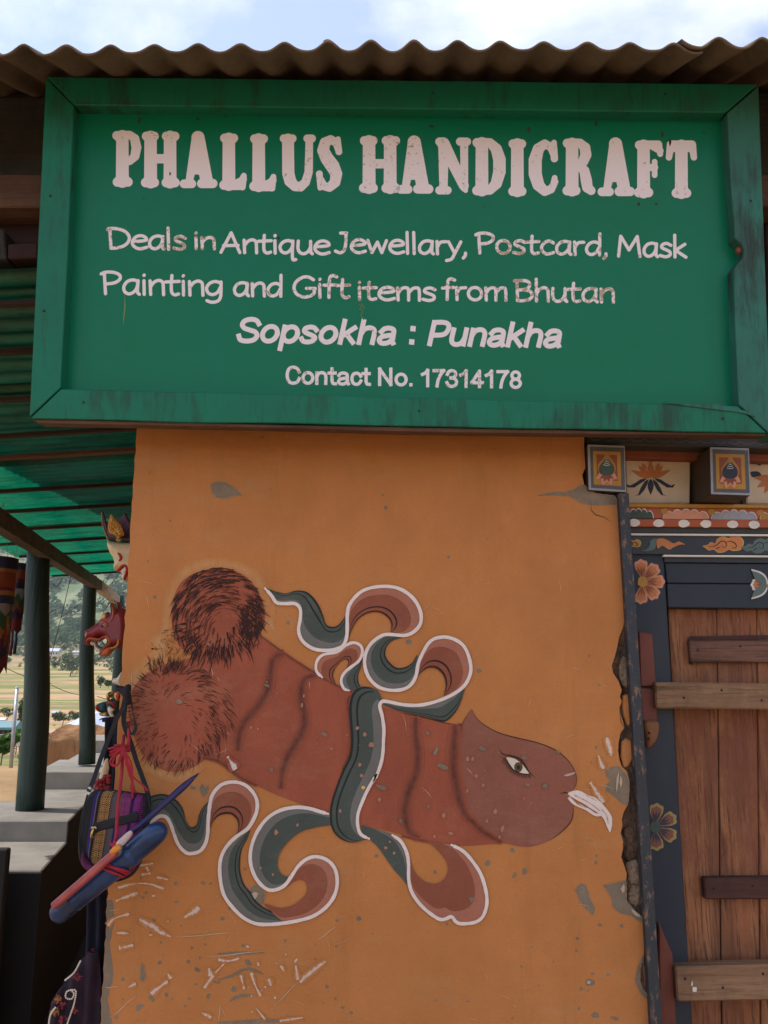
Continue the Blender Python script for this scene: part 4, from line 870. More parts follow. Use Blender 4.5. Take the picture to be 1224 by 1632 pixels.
# bold sans alphabet, y up, cap 1, x-height .73
def earc(cx, cy, rx, ry, a0, a1, n=14): return arc(cx, cy, rx, ry, a0, a1, n)
HV = {
 'S': (.70, [cr_curve([(.60, .74), (.50, .88), (.33, .93), (.15, .87), (.09, .72), (.18, .58), (.36, .50), (.54, .42), (.62, .27), (.54, .11), (.34, .06), (.14, .11), (.06, .27)], 4)]),
 'o': (.62, [earc(.30, .365, .225, .295, 0, 360, 20)]), 'p': (.62, [[(.09, .66), (.09, -.22)], earc(.31, .365, .215, .295, 0, 360, 20)]),
 's': (.56, [cr_curve([(.46, .54), (.38, .63), (.26, .66), (.12, .61), (.10, .50), (.20, .41), (.34, .34), (.46, .25), (.43, .13), (.28, .065), (.13, .10), (.06, .20)], 4)]),
 'k': (.58, [[(.09, .93), (.09, .07)], [(.45, .66), (.12, .34)], [(.22, .42), (.48, .07)]]), 'h': (.62, [[(.09, .93), (.09, .07)], cr_curve([(.10, .44), (.16, .60), (.30, .67), (.44, .62), (.50, .46), (.50, .07)], 4)]),
 'a': (.60, [cr_curve([(.08, .52), (.16, .64), (.30, .67), (.43, .62), (.47, .50), (.47, .20), (.52, .07)], 4), cr_curve([(.47, .40), (.30, .37), (.13, .32), (.07, .20), (.13, .09), (.26, .06), (.40, .12), (.47, .24)], 4)]),
 ':': (.30, [[(.13, .66), (.13, .63)], [(.13, .12), (.13, .09)]]), '.': (.28, [[(.12, .10), (.12, .08)]]),
 'P': (.68, [[(.10, .93), (.10, .07)], cr_curve([(.10, .93), (.40, .93), (.56, .85), (.60, .68), (.54, .50), (.40, .43), (.10, .42)], 4)]),
 'u': (.62, [cr_curve([(.09, .66), (.09, .28), (.15, .12), (.28, .06), (.42, .12), (.49, .28)], 4), [(.50, .66), (.50, .07)]]),
 'n': (.62, [[(.09, .66), (.09, .07)], cr_curve([(.10, .44), (.16, .60), (.30, .67), (.44, .62), (.50, .46), (.50, .07)], 4)]),
 'C': (.74, [cr_curve([(.64, .68), (.55, .87), (.37, .94), (.17, .84), (.09, .50), (.17, .16), (.37, .06), (.56, .14), (.65, .33)], 4)]),
 't': (.40, [[(.17, .90), (.17, .20), (.22, .08), (.33, .07)], [(.02, .66), (.32, .66)]]), 'c': (.56, [cr_curve([(.48, .50), (.40, .63), (.28, .67), (.14, .60), (.08, .36), (.14, .13), (.28, .06), (.41, .11), (.49, .25)], 4)]),
 'N': (.76, [[(.10, .07), (.10, .93)], [(.10, .93), (.60, .07)], [(.60, .07), (.60, .93)]]),
 '1': (.56, [[(.10, .70), (.24, .78), (.34, .93)], [(.34, .93), (.34, .07)]]), '7': (.58, [[(.06, .92), (.50, .92)], cr_curve([(.50, .92), (.34, .66), (.24, .36), (.20, .07)], 4)]),
 '3': (.58, [cr_curve([(.08, .72), (.15, .88), (.28, .93), (.42, .86), (.45, .70), (.38, .57), (.24, .53)], 4), cr_curve([(.24, .53), (.40, .49), (.49, .34), (.45, .15), (.28, .06), (.13, .12), (.06, .28)], 4)]),
 '4': (.58, [[(.38, .07), (.38, .93), (.04, .30)], [(.04, .29), (.52, .29)]]),
 '8': (.58, [earc(.28, .72, .17, .20, 0, 360, 18), earc(.28, .29, .205, .225, 0, 360, 18)]),
}
def sans(txt, x0, x1, yb, cap, r_, shear, m, label, slope=.0165):
    tot = sum(HV[c][0] for c in txt) - .1; k = (x1 - x0 - 2 * r_ * .3) / tot; x = x0 + r_ * .2; L = []
    for c in txt:
        adv, st_ = HV[c]
        for s_ in st_:
            for a, b_ in zip(s_[:-1], s_[1:]):
                q = [(x + u[0] * k + (u[1] - .3) * cap * shear, yb + (x - x0) * slope - u[1] * cap) for u in (a, b_)]
                dx, dy = q[1][0] - q[0][0], q[1][1] - q[0][1]; ln_ = math.hypot(dx, dy) + 1e-9; dx /= ln_; dy /= ln_
                closed = s_[0] == s_[-1]; e0 = 0 if (a is s_[0] and not closed) else 1; e1 = 0 if (b_ is s_[-1] and not closed) else 1
                x_0, y_0 = (q[0][0] - dx * r_ * .9, q[0][1] - dy * r_ * .9) if not e0 else q[0]; x_1, y_1 = (q[1][0] + dx * r_ * .9, q[1][1] + dy * r_ * .9) if not e1 else q[1]
                if e0 or ln_ < 1: L.append(('cap', q[0][0], q[0][1], r_, q[0][0] + dx * .01, q[0][1], r_))
                if e1 or ln_ < 1: L.append(('cap', q[1][0], q[1][1], r_, q[1][0] + dx * .01, q[1][1], r_))
                L.append(('poly', [(x_0 - dy * r_, y_0 + dx * r_), (x_1 - dy * r_, y_1 + dx * r_), (x_1 + dy * r_, y_1 - dx * r_), (x_0 + dy * r_, y_0 - dx * r_)]))
        x += adv * k
    letters('sign_lettering', [L], .0006, m, .6, sign, label)
sans('Sopsokha', 377, 629, 546, 40, 3.9, .22, mat_line, 'white slanted word Sopsokha'); sans(':', 646, 664, 549, 39, 4.2, .1, mat_line, 'white colon')
sans('Punakha', 681, 893, 551, 40, 3.9, .22, mat_line, 'worn white slanted word Punakha')
sans('Contact', 454, 589, 612.5, 29, 2.6, 0, mat_line, 'white word Contact'); sans('No.', 601, 658, 615, 29, 2.6, 0, mat_line, 'white word No.'); sans('17314178', 669, 830, 617, 29, 2.6, 0, mat_line, 'white number 17314178')

# ================================================================== main roof
def roof_mat():
    m = M_('weathered_fibre_cement'); x = m.mix(m.ramp(m.noise(9, (1, .5, .5), detail=7, rough=.7), .3, .7), (.20, .135, .095), (.10, .070, .052))
    x = m.mix(m.ramp(m.noise(55, detail=6, rough=.8, off=4), .5, .75, 0, .5), x, (.22, .15, .10)); x = m.mix(m.ramp(m.noise(3, (1, .3, .3), off=9), .5, .7, 0, .6), x, (.035, .025, .02))
    m.col(x); m.rough(.9, .2); m.bump(m.noise(60, detail=6), .5, .004); return m.m
mat_roof = roof_mat()
roof = thing('corrugated_roof', 'brown weathered corrugated eave sheets along the top of the building', 'roof', (0, 1.7, 3.15))
EY = 1.72
def wave_x(px): return at(px, 72, EY).x
per = (wave_x(937) - wave_x(38)) / 13.0; xph = wave_x(38)
PIT = math.tan(R(28)); ez = at(612, 76, EY).z
def roof_sheet(x0, x1, dz, drop, seed, dyf=0):
    vs, fs = [], []; nx = int((x1 - x0) / per * 14); L = 1.0; ys = [0, .01, .04, .08, .14, .22, .32, .45, .62, .80, L]
    for s_ in (0, 1):
        for y in ys:
            for i in range(nx + 1):
                x = x0 + (x1 - x0) * i / nx; ph = 2 * math.pi * (x - xph) / per
                a = .0165 * (1 + .16 * math.sin(x * 5 + seed)); zz = a * (math.cos(ph) * .85 + .12 * math.cos(2 * ph)) + .006 * noise.noise(Vector((x * 3, y * 4, seed))) + .006 * math.sin(x * 2.6 + 1)
                jag = .004 * noise.noise(Vector((x * 22, seed, 3))) if y == 0 else 0
                vs.append((x, EY + dyf + y + jag, ez + dz + y * PIT - .0065 * s_ + zz + drop * y))
    m_ = len(ys); w_ = nx + 1; N = m_ * w_
    for j in range(m_ - 1):
        for i in range(nx):
            a = j * w_ + i; fs.append([a, a + 1, a + w_ + 1, a + w_]); fs.append([N + a, N + a + w_, N + a + w_ + 1, N + a + 1])
    for i in range(nx): fs.append([i, N + i, N + i + 1, i + 1])
    return mesh('roof_sheet', vs, fs, mat_roof, roof, smooth=True)
xs_ = [-2.5, wave_x(38) - per * 6.5, wave_x(527) + .5 * per, wave_x(1105), 3.6]
roof_sheet(-2.4, wave_x(540), 0, 0, 1); roof_sheet(wave_x(515), wave_x(1120), .004, 0, 2, .004); roof_sheet(wave_x(1086), 3.4, .012, 0, 5, -.006)
b = MB(); yy = EY + 1.0; b.hexa([(-2.4, yy, ez + 1.0 * PIT - .03), (3.4, yy, ez + 1.0 * PIT - .03), (3.4, yy, ez + 1.0 * PIT), (-2.4, yy, ez + 1.0 * PIT), (-2.4, 8.9, ez + .70), (5, 8.9, ez + .70), (5, 8.9, ez + .73), (-2.4, 8.9, ez + .73)])
b.build('roof_deck', mat_roof, roof)
b = MB(); b.box(-2.35, 3.3, 2.125, 2.139, 3.0, 3.31); b.build('soffit_board', mat_beam_dk, roof)
b = MB(); b.box(-2.35, 3.3, 2.42, 2.5, 3.0, 3.45); b.build('gable_infill', mat_beam_dk, roof)

# timbers under the eave, left and right of the sign
fr = thing('eave_timbers', 'dark timber beams under the eave beside the sign', 'timber frame', (0, 2.15, 3.0))
pbox('eave_beam', [(-260, 148), (1500, 148), (1500, 268), (-260, 272)], 2.14, .05, mat_beam_dk, fr, .004)
pbox('eave_beam', [(-260, 276), (1500, 276), (1500, 326), (-260, 330)], 2.10, .10, mat_beam_br, fr, .006, label='raw brown beam under the dark one')
pbox('eave_beam', [(-260, 332), (1500, 332), (1500, 440), (-260, 440)], 2.20, .03, mat_beam_red, fr, .003, label='dark red recessed board')
pbox('joist_end', [(12, 388), (60, 386), (60, 410), (12, 412)], 2.13, .2, mat_beam_red, fr, .004)
pbox('joist_end', [(-90, 366), (6, 364), (10, 412), (-90, 412)], 2.13, .2, mat_beam_dk, fr, .004)
pbox('joist_end', [(1222, 390), (1300, 390), (1300, 470), (1222, 470)], 2.13, .2, mat_beam_red, fr, .004)
pbox('upright_board', [(1219, 276), (1290, 276), (1290, 700), (1224, 700)], 2.19, .02, mat_beam_red, fr, .003)

# ================================================================== door bay
door = thing('door_bay', 'traditional carved and painted timber door frame around a weathered plank door', 'doorway', at(1120, 1632, WY))
def P(name, q, Y, T_, m, bevel=.003, label=None): return pbox(name, q, Y, T_, m, door, bevel, label)
P('cornice_board', [(934, 690), (1500, 702), (1500, 722), (934, 707)], 2.2200, .10, pm['grey'])
P('frieze_board', [(945, 706), (1500, 720), (1500, 742), (948, 728)], 2.2800, .06, pm['brick'])
YP = 2.315
def lo(px, a, b_): return a + (b_ - a) * (px - 1000) / 224.
P('frieze_panel', [(996, 724), (1101, 726), (1100, 803), (998, 803)], YP, .04, mat_cream, .004, 'cream panel painted with an orange lotus')
P('frieze_panel', [(1192, 724), (1330, 728), (1330, 806), (1190, 803)], YP, .04, mat_cream, .004)
P('frieze_back', [(990, 726), (1500, 730), (1500, 808), (990, 806)], YP + .03, .04, pm['brown'])
P('moulding', [(1000, 802), (1500, 806), (1500, 812), (1001, 808)], 2.2850, .07, pm['ochre'], .002)
P('moulding', [(1001, 809), (1500, 814), (1500, 829), (1003, 826)], 2.2950, .06, pm['red'], .001, 'red moulding with painted cloud petals')
P('moulding', [(1003, 827), (1500, 830), (1500, 843), (1005, 839)], 2.2900, .065, pm['red'], .001, 'red moulding with white dots')
P('moulding', [(1005, 840), (1500, 844), (1500, 851), (1006, 850)], 2.3020, .05, pm['grey'], .001)
P('moulding', [(1006, 850), (1500, 853), (1500, 856), (1006, 853)], 2.2900, .06, pm['white'], .0004)
P('door_lintel', [(1006, 853.5), (1500, 857), (1500, 886), (1008, 883)], 2.2980, .06, mat_slate, .001, 'slate lintel painted with curling clouds')
P('moulding', [(1057, 884), (1500, 887), (1500, 890), (1057, 887)], 2.2930, .06, pm['white'], .0004)
P('moulding', [(1058, 887), (1500, 890), (1500, 899), (1059, 896)], 2.3040, .05, mat_slate, .001)
P('door_lintel', [(1060, 897), (1500, 900), (1500, 932), (1063, 929)], 2.3120, .05, mat_slate2, .002)
P('door_lintel', [(1063, 930), (1500, 933), (1500, 973), (1065, 968)], 2.3125, .05, mat_slate2, .002)
P('door_post', [(1006, 879), (1058, 881), (1108, 1700), (1050, 1700)], 2.3090, .08, mat_slate2, .004, 'blue black door post with painted flowers')
P('steel_strip', [(986, 786), (1002, 786), (1060, 1700), (1042, 1700)], 2.178, .03, mat_strip, .001, 'long chipped slate strip along the broken plaster edge')
# rafter ends, each standing forward of the frieze
def rafter(q, label):
    r_ = P('rafter_end', q, 2.185, .24, pm['brown'], .003, label); return r_
ra = rafter([(936, 708), (996, 710), (998, 785), (938, 781)], 'painted rafter end beside the plaster wall')
rb = rafter([(1131, 712), (1194, 714), (1197, 790), (1133, 788)], 'painted rafter end with a blue jewel')
rc = rafter([(1330, 716), (1393, 718), (1396, 794), (1333, 792)], 'painted rafter end')
RF = yplane(2.185)
def sheetp(name, par, off, pl, m, polys=(), strokes=()):
    s = Sheet(pl, off)
    for p in polys: s.poly(p)
    for pts, wd in strokes: s.stroke(pts, wd)
    return s.build(name, m, par)
def quadsh(q, k):
    cx = sum(p[0] for p in q) / 4; cy = sum(p[1] for p in q) / 4; return [(cx + (x - cx) * k, cy + (y - cy) * k) for x, y in q]
def deco(par, q, jewel, seed):
    s = Sheet(RF, .0006); s.poly(quadsh(q, .985)); s.build('outer_border', pm['lav'], par)
    s = Sheet(RF, .0011); s.poly([(x + 1.2, y) for x, y in quadsh(q, .90)]); s.build('slate_border', pm['slate'], par)
    s = Sheet(RF, .0016); s.poly([(x + .6, y + .5) for x, y in quadsh(q, .73)]); s.build('ochre_border', pm['ochre'], par)
    s = Sheet(RF, .0021); s.poly([(x + .4, y - 1) for x, y in quadsh(q, .55)]); s.build('red_field', pm['brick'], par)
    cx = sum(p[0] for p in q) / 4; cy = sum(p[1] for p in q) / 4
    s = Sheet(RF, .0026); s.poly(cr_curve([(cx, cy - 24), (cx + 7, cy - 15), (cx + 14, cy - 4), (cx + 12, cy + 8), (cx, cy + 10), (cx - 12, cy + 8), (cx - 14, cy - 4), (cx - 6, cy - 15)], 4, True)); s.build('flame_halo', pm['ochre'], par)
    s = Sheet(RF, .0031)
    for a in (-58, -20, 20, 58):
        pe = petal(cx, cy + 7, 90 + a, 22 if abs(a) < 30 else 20, 6.2); s.poly(pe, (a + 60) * .000006)
    s.build('lotus_petals', pm['pink'], par)
    s = Sheet(RF, .0040)
    for a in (-58, -20, 20, 58): s.poly(petal(cx, cy + 10, 90 + a, 13, 2.6), abs(a) * .00001)
    s.build('petal_hearts', pm['brick'], par)
    s = Sheet(RF, .0048); s.poly(cr_curve([(cx, cy - 16), (cx + 6, cy - 10), (cx + 12, cy - 1), (cx + 10, cy + 9), (cx, cy + 12), (cx - 10, cy + 9), (cx - 12, cy - 1), (cx - 6, cy - 10)], 4, True)); s.build('jewel', jewel, par)
    s = Sheet(RF, .0053)
    for i in range(4):
        y = cy - 15 + i * 3.2; w_ = 1.6 + i * 1.3; s.stroke([(cx - w_, y), (cx, y + 1.4), (cx + w_, y)], .9)
    s.build('jewel_highlights', pm['white'], par)
def petal(x, y, deg, L, W, n=8, tip=1.):
    d = R(deg); out = []
    for i in range(n + 1): t = i / n; out.append((t * L, W * math.sin(math.pi * t ** .8) ** tip))
    for i in range(n - 1, 0, -1): t = i / n; out.append((t * L, -W * math.sin(math.pi * t ** .8) ** tip))
    return [(x + u * math.cos(d) - v * math.sin(d), y + u * math.sin(d) + v * math.cos(d)) for u, v in out]
deco(ra, [(936, 708), (996, 710), (998, 785), (938, 781)], pm['green'], 1)
deco(rb, [(1131, 712), (1194, 714), (1197, 790), (1133, 788)], pm['navy'], 2)
# lotus painted on the cream panels
PP = yplane(YP)
s = Sheet(PP, .0006); cx, cy = 1037, 762
for a, L, W in [(0, 26, 5.6), (-42, 26, 4.6), (42, 26, 4.6), (-66, 31, 4), (66, 31, 4)]: s.poly(petal(cx + a * .04, cy, -90 + a, L + 1, W), (a + 70) * .00001)
for x, y, a in [(1029, 750, -112), (1046, 750, -68), (1037, 740, -90)]: s.poly(petal(x, y, a, 13, 3.4), .002)
s.build('lotus_flower', pm['orange'], door)
s = Sheet(PP, .0007)
for a, L, W in [(0, 26, 4.8)]: s.poly(petal(cx, cy + 1, 90, L, W))
for sx in (-1, 1):
    for pts in [[(3, 1), (10, 6), (16, 16), (20, 26), (26, 28), (17, 27), (10, 19), (5, 9)], [(6, 0), (16, 2), (25, 8), (33, 12), (39, 9), (36, 15), (26, 15), (17, 9), (9, 4)]]:
        s.poly([(cx + sx * x, cy + y) for x, y in pts][:: (1 if sx > 0 else -1)], .0003 + .0003 * (pts[0][0] > 4) + .0001 * sx)
s.build('lotus_leaves', pm['navy'], door)
s = Sheet(PP, .0006)
for a, L in [(180, 30), (150, 30), (120, 28), (95, 26)]: s.poly(petal(1232, 762, a, L, 5.5), a * .000002)
s.build('lotus_flower', pm['orange'], door)
s = Sheet(PP, .0007)
for x, y, a, L in [(1214, 758, -160, 18), (1212, 742, -120, 13), (1205, 760, -140, 12), (1222, 728, -100, 10)]: s.poly(petal(x, y, a, L, 4))
s.build('lotus_leaves', pm['navy'], door)
# cloud petals on the red moulding, white dots below
CPp = yplane(2.2950)
def arch(s, x, y, w_, h, n=4, extra=0):
    for i in range(n):
        t = (i + .5) / n - .5; cxx = x + t * w_; hh_ = h * (1 - 1.5 * t * t)
        pts = [(cxx + w_ / n * .72 * math.cos(a), y - hh_ * math.sin(a)) for a in np.linspace(0, math.pi, 10)]; s.poly(pts, extra + .0002 * (i if i < n / 2 else n - i - .5))
i_ = 0
for x0, w_, k in [(1018, 42, 'green'), (1093, 66, 'pink'), (1170, 66, 'lav'), (1240, 52, 'ochre'), (1310, 60, 'green'), (1390, 66, 'pink')]:
    s = Sheet(CPp, .0006); arch(s, x0, lo(x0, 826, 829), w_ + 2, 17, 5); s.build('cloud_petal_edge', pm['white'], door)
    s = Sheet(CPp, .0018); arch(s, x0, lo(x0, 826, 829), w_, 15.2, 5); s.build('cloud_petal', pm[k], door)
for x in (1059, 1134, 1212, 1275):
    s = Sheet(CPp, .0008); s.poly(blob(x, lo(x, 814, 817), 6, 5, 0, 3, 12, .05)); s.build('ochre_bud', pm['ochre'], door)
s = Sheet(yplane(2.2900), .0006)
for i, x in enumerate((1011, 1050, 1090, 1125, 1168, 1202, 1242, 1280, 1320, 1360)):
    s = Sheet(yplane(2.2900), .0006); s.poly(blob(x, lo(x, 833, 836.5), 9, 6.3, 0, i, 14, .06)); s.build('white_dot', pm['white'], door)
# clouds on the lintel
LP = yplane(2.2980)
def curl(pts, wd, m, nm, off, pl=LP):
    s = Sheet(pl, off); P_ = resample(cr_curve(pts, 6), 30); s.stroke([tuple(p) for p in P_], list(np.interp(np.linspace(0, 1, 30), np.linspace(0, 1, len(wd)), wd))); return s.build(nm, m, door)
def cloudlet(x, y, k, flip, m1, m2):
    f = lambda u, v: (x + u * k * flip, y + v * k)
    out = [f(*p) for p in [(-38, 2), (-30, 0), (-24, -4), (-18, -2), (-14, -9), (-4, -13), (4, -10), (10, -14), (22, -13), (29, -6), (28, 2), (24, 8), (12, 10), (4, 8), (-4, 12), (-14, 12), (-20, 8), (-28, 9), (-34, 5)]]
    s = Sheet(LP, .0006); s.poly(cr_curve([( x + (px - x) * 1.06, y + (py - y) * 1.12) for px, py in out], 4, True)); s.build('cloud_edge', m2, door)
    s = Sheet(LP, .0012); s.poly(cr_curve(out, 4, True)); s.build('cloud_fill', m1, door)
    s = Sheet(LP, .0018)
    for L_ in ([(-30, 4), (-18, 2), (-8, -6), (0, -4), (0, 4), (-6, 4), (-7, 0)], [(0, -4), (8, -6), (16, -2), (18, 4), (12, 6), (10, 2)], [(-18, 8), (-10, 4)]):
        s.stroke([tuple(p) for p in resample(cr_curve([f(*p) for p in L_], 5), 20)], 1.5, taper=True)
    s.build('cloud_lines', pm['black'], door)
cloudlet(1157, 868, .92, 1, pm['orange'], pm['yellow']); cloudlet(1216, 870, .9, 1, pm['teal'], pm['slate']); cloudlet(1300, 872, .9, -1, pm['orange'], pm['yellow'])
cloudlet(1008, 867, .45, 1, pm['ochre'], pm['yellow'])
s = Sheet(LP, .0024); s.poly(cr_curve([(1014, 872), (1022, 877), (1030, 876), (1036, 868), (1036, 862), (1046, 858), (1046, 866), (1044, 874), (1036, 878), (1024, 878)], 4, True)); s.build('cloud_fill', pm['teal'], door)
s = Sheet(LP, .0026); s.poly(cr_curve([(1047, 860), (1056, 858), (1066, 862), (1074, 866), (1082, 863), (1092, 868), (1084, 868), (1074, 872), (1066, 876), (1056, 870), (1048, 874)], 4, True)); s.build('cloud_fill', pm['orange'], door)
# flowers
def flower(cx, cy, r, y, col, edge_, a0, a1, n, heart, nm, inner=pm['brick']):
    pl = yplane(y); s1 = Sheet(pl, .0006); s2 = Sheet(pl, .0016); s3 = Sheet(pl, .0027); s4 = Sheet(pl, .0034)
    for i in range(n):
        a = a0 + (a1 - a0) * i / max(1, n - 1)
        def pet(k, r_=r):
            o = []
            for j in range(13):
                t = -1 + 2 * j / 12; rad = r_ * k * (.70 + .30 * math.sqrt(max(0, 1 - t * t)) + .03 * math.cos(t * 9)); aa = R(a + t * 23 * k); o.append((cx + rad * math.cos(aa), cy + rad * math.sin(aa)))
            return o + [(cx + 2 * math.cos(R(a)), cy + 2 * math.sin(R(a)))]
        s1.poly(pet(1.04)); s1.off += .00012; s2.poly(pet(.90)); s2.off += .00012
        for da in (-12, 0, 12): s3.stroke([(cx + r * .25 * math.cos(R(a + da * .5)), cy + r * .25 * math.sin(R(a + da * .5))), (cx + r * .5 * math.cos(R(a + da)), cy + r * .5 * math.sin(R(a + da))), (cx + r * .72 * math.cos(R(a + da)), cy + r * .72 * math.sin(R(a + da)))], r * .09, taper=True)
    s4.poly(blob(cx, cy, r * .24, r * .24, 0, 5, 12, .1))
    f = s1.build(nm, edge_, door); s2.build('petals', col, f); s3.build('petal_veins', inner, f); s4.build('flower_heart', heart, f)
flower(1024, 927, 34, 2.309, pm['orange'], pm['pink'], -95, 95, 5, pm['ochre'], 'painted_flower')
flower(1044, 1318, 36, 2.309, pt('plum', (.20, .07, .05)), pt('dull_yellow', (.32, .22, .07)), -85, 85, 4, pm['green'], 'painted_flower', pm['navy'])
flower(1228, 932, 30, 2.312, pm['orange'], pm['white'], 180, 180, 1, pm['ochre'], 'painted_flower')
fl = [o for o in door.children if o.name.startswith('painted_flower')][-1]
s = Sheet(yplane(2.3120), .003)
for a in (222, 138): s.poly(petal(1224, 931, a, 36, 8), a * .000002)
s.build('leaf_edges', pm['white'], fl)
s = Sheet(yplane(2.3120), .0045)
for a in (222, 138): s.poly(petal(1222, 931, a, 32, 6.4), a * .000002)
s.build('leaves', pm['teal'], fl)
# scallops on the cornice
s = Sheet(yplane(2.22), .0006)
for x in range(950, 1300, 22):
    s.stroke([(x + 12 * math.cos(a), lo(x, 694, 700) + 9 * math.sin(a)) for a in np.linspace(.2, 2.9, 8)], 2.4)
s.build('scallop_lines', pm['slate'], door)

# planks
leaf = thing('plank_door', 'weathered red brown plank door with wooden crossbars', 'door', at(1160, 1632, 2.27))
xsb = [1066, 1141, 1205, 1290, 1370]; xst = [1092, 1148, 1213, 1300, 1380]
dd = 0
def dl(y): return 1064 + (y - 972) * (1098 - 1064) / (1632 - 972)
for i, (a, b_) in enumerate([((1065, 1100), (1142, 1150)), ((1142.8, 1150.8), (1206, 1212)), ((1206.8, 1212.8), (1290, 1300)), ((1291, 1301), (1380, 1392))]):
    pbox('door_plank', [(a[0], 970), (b_[0], 971), (b_[1], 1700), (a[1] + 2, 1700)], 2.352 + [0, .003, -.002, .001][i], .03, mat_plank, leaf, .002)
pbox('crossbar', [(1098, 1021), (1500, 1018), (1500, 1056), (1101, 1056)], 2.3350, .017, mat_bar, leaf, .003, 'short upper crossbar with worn paint')
pbox('crossbar', [(1122, 1399), (1500, 1396), (1500, 1432), (1124, 1434)], 2.3250, .027, mat_handle, leaf, .004, 'dark lower crossbar')
s = Sheet(yplane(2.3520), .0045); s.poly([(1096, 1018), (1100, 1014), (1224, 1012), (1224, 1019), (1102, 1021), (1104, 1060), (1098, 1058)]); s.build('bar_recess_strip', mat_handle, leaf)  # recess drawn flat as a dark strip above and left of the bar
P('door_rail', [(1044, 1087), (1500, 1092), (1500, 1134), (1046, 1129)], 2.2720, .045, mat_rail, .004, 'upper bare wooden rail across the door')
P('door_rail', [(1076, 1541), (1500, 1531), (1500, 1590), (1080, 1597)], 2.2720, .045, mat_rail, .004, 'lower bare wooden rail across the door')
P('red_stile', [(1018, 1006), (1040, 1010), (1046, 1094), (1021, 1094)], 2.2950, .03, mat_redpaint, .003)
P('red_stile', [(1050, 1470), (1072, 1520), (1082, 1700), (1052, 1700)], 2.2950, .03, mat_redpaint, .003)
P('red_stile', [(1020, 1096), (1046, 1098), (1048, 1150), (1024, 1150)], 2.2950, .03, mat_redpaint, .003)
inflate('orange_bracket', cr_curve([(1025, 1150), (1048, 1150), (1049, 1170), (1042, 1186), (1030, 1192), (1027, 1175)], 4, True), 2.2950, .014, 8, mat_orange_w, door, step=1.5, tb=.004)
for x, y in [(1035, 1168), (1034, 1177)]:
    b = MB(); b.ball(at(x, y, 2.279), .003, 8, 6); b.build('bracket_nail', pm['black'], door, smooth=True)
s = Sheet(yplane(2.2720), .0006); s.poly(blob(1107, 1577, 4, 4.5, .3, 8, 10)); s.poly(blob(1103, 1568, 1.6, 4, .1, 9, 8)); s.build('white_spatter', pm['white'], door)

for x, y, d in [(1090, 1112, 2.272), (1150, 1100, 2.272), (1214, 1116, 2.272), (1112, 1036, 2.335), (1180, 1030, 2.335), (1138, 1416, 2.325), (1200, 1412, 2.325), (1092, 1560, 2.272), (1152, 1574, 2.272), (1216, 1552, 2.272)]:
    b = MB(); b.ball(at(x, y, d), .0034, 8, 6, (1, .5, 1)); b.build('nail', pm['black'], leaf, smooth=True)
# ================================================================== ground near the house
def gmat():
    m = M_('valley_ground')
    ar = m.ramp(m.noise(.03, (.6, 2.6, 1), detail=6, rough=.65), .42, .56); x = m.mix(ar, (.46, .33, .15), (.20, .21, .07))
    b2 = m.ramp(m.noise(.016, (.5, 4.5, 1), detail=4, off=40), .50, .56); x = m.mix(b2, x, (.50, .30, .18))
    st = m.ramp(m.noise(.09, (.22, 3.2, 1), detail=6, rough=.75, off=12), .55, .62, 0, .85); x = m.mix(st, x, (.11, .12, .05))
    s2_ = m.ramp(m.noise(.25, (.2, 2.5, 1), detail=6, rough=.75, off=52), .55, .66, 0, .6); x = m.mix(s2_, x, (.20, .14, .08))
    # near the house bare sandy earth, on the hill scrub
    sp_ = m.n('ShaderNodeSeparateXYZ'); m.l(m.geo.outputs['Position'], sp_.inputs[0])
    near = m.ramp(sp_.outputs['Y'], 24, 14); e = m.mix(m.ramp(m.noise(1.2, detail=8, rough=.7), .35, .65), (.44, .29, .15), (.30, .19, .10)); x = m.mix(near, x, e)
    hill = m.ramp(sp_.outputs['Y'], 420, 520); hc = m.mix(m.ramp(m.noise(.02, (1, .5, 1), detail=8, rough=.7, off=3), .4, .62), (.13, .17, .08), (.28, .28, .16)); x = m.mix(hill, x, hc)
    m.col(x); m.rough(.95, .1); m.bump(m.noise(2.2, detail=8, rough=.7), .5, .05); return m.m
def terr(x, y):
    r = y
    pts = [(-400, -2), (-4, 0), (2, .1), (4.5, .70), (6, .76), (9, .74), (10.5, .5), (13, .1), (18, -.6), (40, -3.2), (80, -4.4), (160, -4.4), (260, -.5), (400, 9), (520, 26), (900, 150), (1500, 420), (2600, 780), (6000, 800)]
    z = np.interp(r, [p[0] for p in pts], [p[1] for p in pts])
    if 2.3 < y < 10 and x > -1.72 - .2095 * (y - 4.75) - .42: z = -.3
    if y <= 2.3: z = max(z, -2) if y < -4 else 0
    if 30 < r < 430:    # paddy terraces
        st = 1.0; k = z / st; z = (math.floor(k) + min(1, (k - math.floor(k)) * 3.0)) * st * 1.0 if z > -4.3 else z
    if r > 450: z += (r - 450) * .06 * noise.noise(Vector((x / 260, y / 260, 0))) + (r - 450) * .02 * noise.noise(Vector((x / 80, y / 80, 4)))
    if 15 < r < 450: z += .5 * noise.noise(Vector((x / 40, y / 40, 1))) * min(1, (r - 15) / 40)
    if -3 < r < 15 and x < -1.5: z += .10 * noise.noise(Vector((x * .9, y * .9, 0))) * min(1, -(x + 1.5))
    return z
ys = sorted(set([-400, -150, -60, -25, -12, -6, -3] + list(np.arange(-2, 16, .5)) + list(np.arange(16, 40, 2)) + list(np.arange(40, 430, 4)) + list(np.arange(430, 1500, 22)) + list(np.arange(1500, 2700, 90)) + [4000, 6000]))
vs, fs = [], []; NX = 90
for y in ys:
    wd = max(40, abs(y) * 2.2) if y < 2700 else 6000
    for i in range(NX + 1):
        u = -1 + 2 * i / NX; x = wd * (abs(u) ** 1.4) * (1 if u > 0 else -1) - .25 * max(0, y) * (1 if y < 2700 else .4); vs.append((x, y, terr(x, y)))
